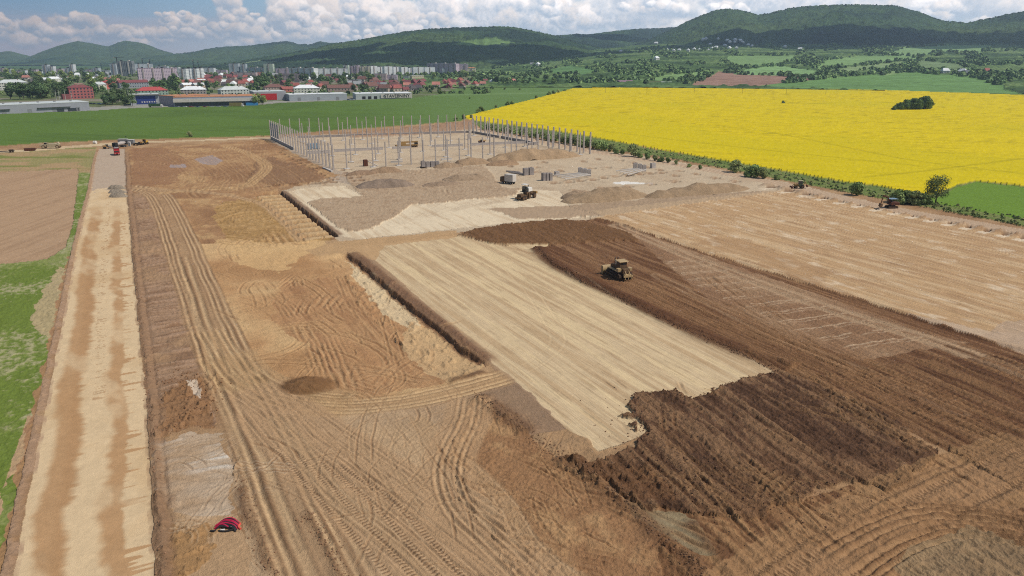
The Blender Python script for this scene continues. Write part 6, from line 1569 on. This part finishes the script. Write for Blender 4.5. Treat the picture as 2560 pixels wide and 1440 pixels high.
van(390, 268, 14, 3.4, mat_simple("green_tarpaulin", (66, 96, 60), .8), M_white, "lorry with a green tarpaulin before the blue-fronted hall", "articulated lorry", .05)
van(342, 262, 7, 3.2, M_white, M_white, "white minibus left of the green tarpaulin lorry", "minibus", .1)
car_m = [mat_simple("car_" + n, c, .35, var=.04, spec=.6) for n, c in (("white", (220, 222, 222)), ("dark", (52, 56, 62)), ("blue", (52, 82, 130)), ("red", (150, 44, 44)), ("silver", (164, 168, 170)))]
def car(px, py, k, rz, label):
    a = gp(px, py); r = empty("parked_car", a, rz, label, "car", "cars parked in town")
    MB().prism([(-2.1, .35), (2.1, .35), (2.15, .8), (1.2, .95), (-2.0, .98), (-2.15, .7)], -.88, .88).build("body", car_m[k], r, bev=.05)
    MB().prism([(-1.7, .95), (1.1, .95), (.45, 1.45), (-1.2, 1.47)], -.75, .75).build("cabin_glass", M_win, r, bev=.03)
    MB().wheel((-1.3, -.8, .33), .33, .25, 10).wheel((1.3, -.8, .33), .33, .25, 10).wheel((-1.3, .8, .33), .33, .25, 10).wheel((1.3, .8, .33), .33, .25, 10).build("wheels", M_black, r)
rc_ = random.Random(3); n_ = 0
for grp, xs, y, where in (("a", range(128, 262, 11), 262, "in the car park right of the long grey warehouse"), ("b", range(12, 100, 12), 263, "on the road behind the long grey warehouse"), ("c", range(445, 580, 17), 269.2, "in front of the orange-roofed hall"), ("d", range(874, 890, 8), 250.5, "left of the hall with the long sign")):
    for i, px in enumerate(xs):
        k = rc_.randrange(5); car(px + rc_.uniform(-2, 2), y - (px - xs[0]) * .012 + rc_.uniform(-.6, .6), k, rc_.uniform(-.3, .3), f"{('white', 'dark', 'blue', 'red', 'silver')[k]} car {where}, {ordn(i)} from the left")
# ------------------------------------------------------------------ trees
def leaf_mat(name, rgb, var=.35):
    m, nt, bs = new_mat(name); N = nt.nodes; L = nt.links
    at = N.new("ShaderNodeAttribute"); at.attribute_name = "Col"; oi = N.new("ShaderNodeObjectInfo")
    mr = N.new("ShaderNodeMapRange"); mr.inputs["To Min"].default_value = 1 - var; mr.inputs["To Max"].default_value = 1 + var; L.new(oi.outputs["Random"], mr.inputs["Value"])
    mx = N.new("ShaderNodeMix"); mx.data_type = 'RGBA'; mx.blend_type = 'MULTIPLY'; mx.inputs["Factor"].default_value = 1
    L.new(at.outputs["Color"], mx.inputs["A"]); L.new(mr.outputs["Result"], mx.inputs["B"]); L.new(mx.outputs["Result"], bs.inputs["Base Color"])
    bs.inputs["Roughness"].default_value = .75; bs.inputs["Specular IOR Level"].default_value = .15; return m
M_leaf = leaf_mat("leaves", None); M_bark = mat_simple("bark", (92, 78, 62), .95, var=.3, scale=6)
ntr = np.random.RandomState(4)
def crown_arrays(rs, W, Hh, z0, nclump, nleaf, ls, rgb, flat=1.0):
    """leaf quads gathered in clumps through an uneven crown volume"""
    P = []; K = []
    cl = []
    for i in range(nclump):
        t = rs.uniform(0, 1); a = rs.uniform(0, 6.283); rad = (rs.uniform(.15, 1) ** .6) * W * .5 * math.sin(math.pi * min(1, .18 + .8 * t)) ** .6 * .72
        cl.append((rad * math.cos(a), rad * math.sin(a), z0 + Hh * (.1 + .8 * t), W * rs.uniform(.16, .27), rs.uniform(.75, 1.3)))
    per = nleaf // nclump
    for cx, cy, cz, cr, cb_ in cl:
        d = rs.normal(size=(per, 3)); d /= np.linalg.norm(d, axis=1)[:, None]; r = cr * rs.uniform(.55, 1.05, (per, 1)); c = d * r * [1, 1, .8 * flat] + [cx, cy, cz]
        n = d + rs.normal(size=(per, 3)) * .55; n /= np.linalg.norm(n, axis=1)[:, None]
        u = np.cross(n, rs.normal(size=(per, 3))); u /= np.linalg.norm(u, axis=1)[:, None] + 1e-6; v_ = np.cross(n, u)
        s = ls * rs.uniform(.6, 1.3, (per, 1))
        q = np.stack([c - u * s - v_ * s * .7, c + u * s - v_ * s * .7, c + u * s * .8 + v_ * s * .8, c - u * s * .7 + v_ * s * .7], 1)
        P.append(q.reshape(-1, 3)); K.append(np.repeat(alb(*rgb)[None] * cb_ * rs.uniform(.75, 1.25, (per, 1)), 4, axis=0))
    co_ = np.concatenate(P); return co_.astype(f32), np.arange(len(co_)).reshape(-1, 4), np.concatenate(K).astype(f32)
def tree_proto(name, rs, W, Hh, nclump, nleaf, ls, rgb, th=.2, z0=None):
    z0 = Hh * .22 if z0 is None else z0
    co_, q, c = crown_arrays(rs, W, Hh - z0, z0, nclump, nleaf, ls, rgb)
    r = empty(name, (0, 0, -50)); o = mesh_np("crown", co_, q, c, M_leaf, False); o.parent = r
    t = MB().cyl((0, 0, -.4), (0, 0, Hh * .55), th, th * .5, 7)
    for k in range(5):
        a = k * 1.3; t.cyl((0, 0, z0 * .8 + k * .1 * Hh * .3), (math.cos(a) * W * .28, math.sin(a) * W * .28, z0 + Hh * .3 + k * .05 * Hh), th * .45, th * .15, 5)
    t.build("trunk", M_bark, r); note_kids(r); return r
TG = [(120, 142, 82), (100, 124, 76), (136, 152, 88), (90, 112, 72), (150, 158, 92), (112, 132, 86)]
TP = [tree_proto("tree", ntr, 8.5 + i % 3, 9 + (i % 3) * 1.6, 14, 900, .42, TG[i], .25) for i in range(6)]
HP = [tree_proto("hedge_bush", ntr, 6.0, 4.6 + i * .5, 14, 2400, .22, ((146, 164, 98), (130, 150, 88), (158, 168, 108))[i], .14, .4) for i in range(3)]
BIG = tree_proto("tree", ntr, 9.4, 10.2, 34, 3600, .15, (134, 150, 92), .3, 2.6)
GROVE = [tree_proto("grove_tree", ntr, 11, 10.5 + i, 18, 2600, .36, ((124, 148, 84), (108, 132, 76))[i], .3, 1.2) for i in range(2)]
tused = set()
def place_tree(pr, px, py, sc, desc, grp, pos=None, zs=1.0, cat="tree"):
    if pr.name in tused: o = copy_tree(pr)
    else: o = pr; tused.add(pr.name)
    a = pos or gp(px, py); o.location = a; o.rotation_euler = (0, 0, rt.uniform(0, 6.28)); o.scale = (sc, sc, sc * zs); o["category"] = cat; o["group"] = grp
    GEN.append((o, px, py, desc, grp)); return o
def label1(o, s): o["label"] = s; GEN[:] = [g for g in GEN if g[0] is not o]
# right hand boundary
o = place_tree(BIG, 2338, 512, 1.0, "", "boundary trees"); label1(o, "round-crowned lone tree with a bare trunk beside the bright green field")
hl = [(1206, 324, .8), (1218, 326, .9), (1232, 328, .95), (1246, 330, 1.0), (1260, 332, .9), (1274, 334, 1.1), (1288, 336, .9), (1302, 339, 1.0), (1316, 341, 1.1), (1330, 344, .9), (1344, 346, 1.0), (1358, 349, 1.1), (1372, 352, 1.1), (1386, 354, 1.0), (1400, 357, 1.2), (1414, 359, 1.1), (1428, 362, 1.2), (1442, 364, 1.1), (1456, 367, 1.2), (1470, 369, 1.0), (1484, 371, .7), (1497, 373, 1.35), (1510, 377, 1.0), (1526, 380, .7), (1541, 384, .75), (1556, 386, .6), (1583, 391, 1.25), (1600, 394, .7), (1618, 398, .7), (1637, 402, .6), (1652, 404, .75), (1670, 407, .5), (1690, 411, .45), (1722, 418, .45), (1750, 423, .4), (1838, 431, 1.25), (1872, 442, 1.0), (1890, 444, 1.15), (1906, 446, .9), (1942, 450, .55), (2140, 488, 1.05), (2182, 492, .35), (2250, 508, 1.35), (2268, 507, 1.0), (2285, 512, 1.1), (2302, 512, 1.0), (2318, 512, .6)]
for i, (px, py, s) in enumerate(hl): place_tree(HP[i % 3], px, py, s * (.82 if px < 1490 else .9), "", "hedge bushes along the rapeseed", cat="bush", zs=rt.uniform(.85, 1.15))
hb = [g for g in GEN if g[4] == "hedge bushes along the rapeseed"]; hb.sort(key=lambda g: g[1])
for i, g in enumerate(hb): label1(g[0], ("tall" if g[0].scale.x > 1.15 else "low" if g[0].scale.x < .7 else "dark") + f" bush in the hedge between site and rapeseed, {ordn(i)} from its left end")
# left end of the rapeseed: bushes to the far corner
for i, (px, py, s) in enumerate(((1140, 303, .7), (1160, 299, .8), (1178, 297, .6), (1196, 283, .9), (1204, 280, 1.0), (1240, 271, .6), (1268, 264, 1.0), (1280, 262, .8), (1340, 247, .7), (1372, 238, 1.2), (1384, 236, 1.0), (1395, 233, .9), (1412, 229, .8), (1100, 236, 1.2), (1112, 235, .8), (1148, 234, .8), (1225, 232, .6), (1262, 225, .7), (1300, 226, .7), (1174, 248, .5), (475, 344, .7), (1048, 232, .6))):
    o = place_tree(HP[i % 3], px, py, s, "", "lone bushes in the green field", cat="bush"); label1(o, f"small dark bush on the green field, {ordn(i)} counted along its edges")
# grove and small bush in the yellow
gvl = ((2243, 276, .75), (2252, 276, .95), (2262, 276, 1.15), (2272, 274, 1.2), (2282, 276, 1.2), (2293, 276, 1.2), (2303, 274, 1.45), (2312, 275, 1.5), (2318, 274, 1.35), (2286, 272, 1.3), (2234, 277, .55))
for i, (px, py, s) in enumerate(sorted(gvl)): o = place_tree(GROVE[i % 2], px, py, s * .8, "", "grove in the rapeseed", zs=.95); label1(o, f"dense dark tree of the grove in the rapeseed, {ordn(i)} from the left")
o = place_tree(HP[0], 1958, 260, .8, "", "lone bush", cat="bush"); label1(o, "tiny lone bush in the middle of the rapeseed field")
# town trees
def tzone(n, x0, x1, y0, y1, s0, s1, ks, dx=7, dy=1.6):
    c = 0
    for _ in range(n * 8):
        px = rt.uniform(x0, x1); py = rt.uniform(y0, y1)
        if any(abs(px - l[0]) < 9 and abs(py - l[1] - .6) < 1.2 for l in LMK): continue
        if not free(px, py, dx, dy): continue
        k = rt.choice(ks); s = rt.uniform(s0, s1); place_tree(TP[k], px, py, s, ("mid-green", "dark green", "light green", "deep green", "yellow-green", "grey-green")[k] + (" tall" if s > 1.35 else " small" if s < .85 else "") + " tree", "trees in the town"); c += 1
        if c >= n: break
tzone(16, 25, 115, 236, 250, 1.5, 2.0, (1, 3, 1, 3), 8, 2); tzone(14, 108, 172, 228, 248, 1.2, 1.7, (1, 5, 3), 8, 2)
tzone(26, 80, 300, 206, 228, 1.0, 1.6, (1, 0, 3, 5, 2), 9, 2); tzone(22, 0, 300, 192, 206, 1.2, 1.8, (0, 2, 1, 4), 9, 2)
tzone(16, 262, 335, 254, 266, .8, 1.25, (1, 3, 5), 6, 1.5); tzone(10, 235, 330, 228, 246, 1.0, 1.5, (3, 1), 9, 2); tzone(9, 395, 448, 205, 236, 1.3, 1.9, (1, 3, 0), 8, 2.5)
tzone(10, 632, 662, 254, 264, .6, .9, (4, 2, 4), 5, 1.5); tzone(20, 370, 560, 192, 228, .8, 1.4, (1, 3, 5, 0), 10, 2); tzone(12, 640, 670, 200, 226, 1.2, 1.8, (3, 1), 6, 2)
tzone(26, 560, 860, 196, 228, .8, 1.4, (1, 3, 0, 5), 11, 2.2); tzone(26, 740, 940, 193, 212, 1.2, 1.8, (1, 3, 0), 8, 2); tzone(14, 860, 1010, 205, 234, .7, 1.2, (1, 3, 5), 9, 2.5)
tzone(24, 1010, 1210, 190, 200, 1.0, 1.6, (0, 1, 2), 7, 1.6); tzone(14, 1190, 1330, 196, 214, .9, 1.4, (0, 1, 5), 9, 2); tzone(10, 1040, 1220, 221, 231, .5, .8, (1, 3), 12, 2)
tzone(12, 1330, 1460, 200, 214, 1.0, 1.5, (0, 1), 9, 2); tzone(14, 1440, 1700, 203, 213, .8, 1.3, (0, 1, 3), 12, 1.5)
# labels for everything generic: kind + nearest landmark + order
def short(s): return s
from collections import defaultdict
CL = defaultdict(list)
for o, px, py, desc, grp in GEN:
    if "cottages" in grp: CL[(desc, "on the hillside below the forested hill")].append((px, py, o)); continue
    if "foothill" in grp: CL[(desc, "among the foothill trees")].append((px, py, o)); continue
    b = min(LMK, key=lambda l: abs(l[0] - px) + abs(l[1] - py) * 3)
    rel = "behind the" if py < b[1] - 2 else "before the" if py > b[1] + 1.5 else ("left of the" if px < b[0] else "right of the")
    CL[(desc, rel + " " + short(b[3]))].append((px, py, o))
for (desc, where), lst in CL.items():
    lst.sort(key=lambda t: t[0])
    for i, (px, py, o) in enumerate(lst):
        o["label"] = f"{desc} {where}" + ("" if len(lst) == 1 else f", {ordn(i)} from the left")

# woodland masses nobody could count
def mass(name, pts, rgbs, size, seed, nper=46, ls=1.2):
    rs = np.random.RandomState(seed); P = []; K = []
    pts = np.array(pts, float); n = len(pts)
    sz = size * rs.uniform(.6, 1.35, n)
    for k in range(nper):
        d = rs.normal(size=(n, 3)); d /= np.linalg.norm(d, axis=1)[:, None]; d[:, 2] = np.abs(d[:, 2]) * 1.0
        c = pts + d * sz[:, None] * [.5, .5, .72] * rs.uniform(.75, 1.05, (n, 1)) + np.array([0, 0, 1]) * sz[:, None] * .12
        nn = d + rs.normal(size=(n, 3)) * .4; nn /= np.linalg.norm(nn, axis=1)[:, None]
        u = np.cross(nn, rs.normal(size=(n, 3))); u /= np.linalg.norm(u, axis=1)[:, None]; v_ = np.cross(nn, u); s = (sz * .16 * ls * rs.uniform(.7, 1.3, n))[:, None]
        P.append(np.stack([c - u * s - v_ * s, c + u * s - v_ * s, c + u * s + v_ * s, c - u * s + v_ * s], 1))
    base = np.array([alb(*rgbs[i % len(rgbs)]) for i in range(n)]) * rs.uniform(.7, 1.3, (n, 1))
    co_ = np.stack(P, 1).reshape(-1, 3).astype(f32); c = np.repeat(base, nper * 4, axis=0) * np.repeat(rs.uniform(.8, 1.2, (n * nper, 1)), 4, axis=0)
    o = mesh_np(name, co_, np.arange(len(co_)).reshape(-1, 4), c.astype(f32), M_leaf, False); tag(o, kind="stuff"); return o
rs = np.random.RandomState(9); pts = []
polys = [p_ for p_, _ in FIELD_P]
def in_field(px, py):
    a = np.array([[px]]); b = np.array([[py]]); return any(pip(a, b, q)[0, 0] for q in polys)
def foot_pt(px, py):
    D = 1262.
    # solve along the azimuth for the picture row
    Ds = np.geomspace(1262, 3650, 160); a = az_of(px); Yy = Ds / math.sqrt(1 + a * a); Xx = a * Yy; hh = foot_h(Xx, Yy); _, qy = project(Xx, Yy, hh)
    i = int(np.argmin(np.abs(qy - py))); return (Xx[i], Yy[i], hh[i] + 0.0)
cand = 0
while len(pts) < 3000 and cand < 9000:
    cand += 1; px = rs.uniform(1180, 2640); py = rs.uniform(112 + 50 * max(0, (1700 - px) / 520.), 210)
    if in_field(px, py): continue
    cl_ = float(fbm(np.array([px / 46.]), np.array([py / 9.]), 701, 3)[0])
    if cl_ < (.50 if px < 1900 else .53) + .05 * rs.rand(): continue
    p_ = foot_pt(px, py); pts.append((p_[0] + rs.uniform(-9, 9), p_[1] + rs.uniform(-14, 14), p_[2]))
for poly in polys:           # hedgerows
    for (x0, y0), (x1, y1) in zip(poly, poly[1:] + poly[:1]):
        L = math.hypot(x1 - x0, (y1 - y0) * 3); n = int(L / 4.5)
        if min(y0, y1) > 206: continue
        for i in range(n):
            if rs.rand() < .62: continue
            t = (i + rs.rand()) / n; p_ = foot_pt(x0 + (x1 - x0) * t, min(212, y0 + (y1 - y0) * t)); pts.append(p_)
mass("woodland", pts, [(112, 136, 84), (98, 122, 76), (126, 148, 92), (88, 110, 72)], 8.5, 5, 44)
pts = []
for _ in range(1500):        # tree belt behind the town
    px = rs.uniform(-60, 1330); py = rs.uniform(171, 192) if px < 1190 else rs.uniform(180, 204); a = gp(px, py); 
    if a.y > 2800: continue
    if float(fbm(np.array([px / 50.]), np.array([py / 5.]), 711, 2)[0]) > .40: pts.append((a.x, a.y, 0))
mass("woodland", pts, [(106, 130, 80), (88, 112, 70), (120, 138, 86)], 9.5, 6, 40)
pts = []
for _ in range(1500):        # scrub between the houses
    px = rs.uniform(-60, 1230); py = rs.uniform(192, 246 - max(0, px - 400) * .012)
    a = gp(px, py)
    if any(abs(px - l[0]) < 26 and 0 < py - l[1] < 3 for l in LMK): continue
    if float(fbm(np.array([px / 30.]), np.array([py / 5.]), 721, 2)[0]) > .50: pts.append((a.x, a.y, 0))
mass("shrubbery", pts, [(100, 118, 74), (114, 130, 80), (84, 104, 66)], 4.6, 7, 26)
# crest trees along the ridges
for k, n, sz in (('E', 700, 8), ('C', 700, 8)):
    D0, W, pf, (a0, b0) = LAY[k]; pts = []
    for _ in range(n):
        px = rs.uniform(max(a0, 400), min(b0, 2660)); D = D0 + rs.uniform(-60, 30); az = az_of(px); y = D / math.sqrt(1 + az * az); x = az * y
        pts.append((x, y, float(layer_h(k, np.array([[x]]), np.array([[y]]))[0, 0]) - 3))
    mass("ridge_woodland", pts, [(70, 92, 54), (58, 80, 50)], sz, 11, 26)
# grass tufts of the verge nobody could count
pts = []
for _ in range(650):
    t = rs.rand(); px = 1190 + t * 1370; yy = np.interp(px, [1190, 1475, 1700, 1950, 2200, 2560], [312, 358, 395, 441, 487, 558]); a = gp(px, yy + rs.uniform(-6, 6) * (1 + t)); pts.append((a.x, a.y, .1))
mass("verge_scrub", pts, [(124, 136, 80), (146, 144, 96), (108, 124, 70)], .8, 12, 18)
# loose clods around the pushed soil
def clods(name, polyl, n, spread, s0, s1, rgb, seed):
    rs = np.random.RandomState(seed); ln = G(polyl, 4); seg = [(a, b, math.hypot(b[0] - a[0], b[1] - a[1])) for a, b in zip(ln[:-1], ln[1:])]; tot = sum(s[2] for s in seg)
    mb = MB()
    for _ in range(n):
        t = rs.rand() * tot
        for a, b, L in seg:
            if t < L: break
            t -= L
        x = a[0] + (b[0] - a[0]) * t / L + rs.normal() * spread; y = a[1] + (b[1] - a[1]) * t / L + rs.normal() * spread; s = s0 + (s1 - s0) * rs.rand() ** 3; z = ground_h(x, y)
        a_ = rs.rand() * 6; v = []
        for dz, r_ in ((-.3, .8), (.5, .7)):
            for k in range(5): v.append((x + math.cos(a_ + k * 1.257) * s * r_ * rs.uniform(.7, 1.2), y + math.sin(a_ + k * 1.257) * s * r_ * rs.uniform(.7, 1.2), z + dz * s))
        v.append((x, y, z + s * .8)); mb.add(v, [(k, (k + 1) % 5, 5 + (k + 1) % 5, 5 + k) for k in range(5)] + [(5 + k, 5 + (k + 1) % 5, 10) for k in range(5)])
    o = mb.build(name, mat_simple(name + "_soil", rgb, .95, var=.25, scale=2)); tag(o, kind="stuff")
clods("soil_clods", [(1338, 622), (1380, 662), (1450, 703), (1550, 750), (1700, 822), (1850, 888), (1945, 935), (1850, 950), (1722, 1002), (1690, 986), (1600, 986), (1575, 1012), (1600, 1060), (1640, 1100)], 1500, .45, .05, .24, (112, 80, 58), 1)
clods("soil_clods", [(1574, 1020), (1640, 1100), (1700, 1200), (1900, 1280), (2100, 1220)], 1100, 3.0, .04, .17, (118, 86, 64), 2)
clods("soil_clods", [(866, 632), (935, 690), (1010, 756), (1085, 815), (1155, 872), (1222, 916)], 800, .5, .05, .2, (136, 104, 80), 3)
clods("soil_clods", [(1190, 985), (1290, 1060), (1395, 1135), (1520, 1230), (1680, 1370), (1800, 1500)], 1100, .8, .05, .2, (130, 98, 72), 4)
clods("soil_clods", [(440, 930), (500, 980), (460, 1060), (400, 1080)], 500, 1.8, .06, .25, (140, 102, 70), 5)
clods("soil_clods", [(600, 1190), (640, 1330), (690, 1460)], 260, .5, .05, .2, (140, 106, 78), 6)
clods("soil_clods", [(760, 1280), (830, 1380), (880, 1500)], 300, .6, .05, .2, (140, 106, 78), 7)
clods("soil_clods", [(330, 560), (350, 800), (372, 1000), (390, 1200), (400, 1440)], 700, .35, .05, .2, (150, 114, 86), 8)

# ------------------------------------------------------------------ fair-weather clouds over the hills (out of the frame, they shade the slopes)
M_cl = mat_simple("cloud_vapour", (244, 244, 246), 1.0, var=.02)
def cloud(tx, ty, tz, rx_, ry_, label):
    k = (1500 - tz) / SUN_D.z; c = Vector((tx, ty, tz)) + SUN_D * k
    rs2 = random.Random(int(tx)); bm = bmesh.new()
    for i in range(14):
        t = rs2.uniform(-1, 1); s_ = rs2.uniform(.28, .5) * (1 - .4 * abs(t)); m_ = Matrix.Translation((t * rx_ * .8, rs2.uniform(-.6, .6) * ry_, rs2.uniform(0, 90))) @ Matrix.Diagonal((rx_ * s_, ry_ * s_ * 1.3, 130 * rs2.uniform(.6, 1.2), 1))
        bmesh.ops.create_icosphere(bm, subdivisions=3, radius=1, matrix=m_)
    for v_ in bm.verts:
        q = v_.co; nz = float(fbm(np.array([q.x / 90.]), np.array([(q.y + q.z) / 90.]), 801, 3)[0]) - .5; q += q.normalized() * nz * 90
        if q.z < -25: q.z = -25
    me = bpy.data.meshes.new("cloud"); bm.to_mesh(me); bm.free(); me.materials.append(M_cl); o = bpy.data.objects.new("cloud", me); COL.objects.link(o); o.location = c; tag(o, kind="stuff")
def hillpt(px, py, D): a = az_of(px); y = D / math.sqrt(1 + a * a); return a * y, y
for px, D, z, rx_, ry_ in ((1250, 2950, 60, 560, 360), (1900, 3300, 140, 420, 330), (2200, 3400, 150, 560, 340), (2560, 3300, 150, 300, 330), (800, 3300, 60, 300, 300), (1500, 5000, 150, 400, 400), (300, 9000, 150, 1200, 900), (600, 7500, 120, 700, 500)):
    x, y = hillpt(px, 0, D); cloud(x, y, z, rx_, ry_, "")
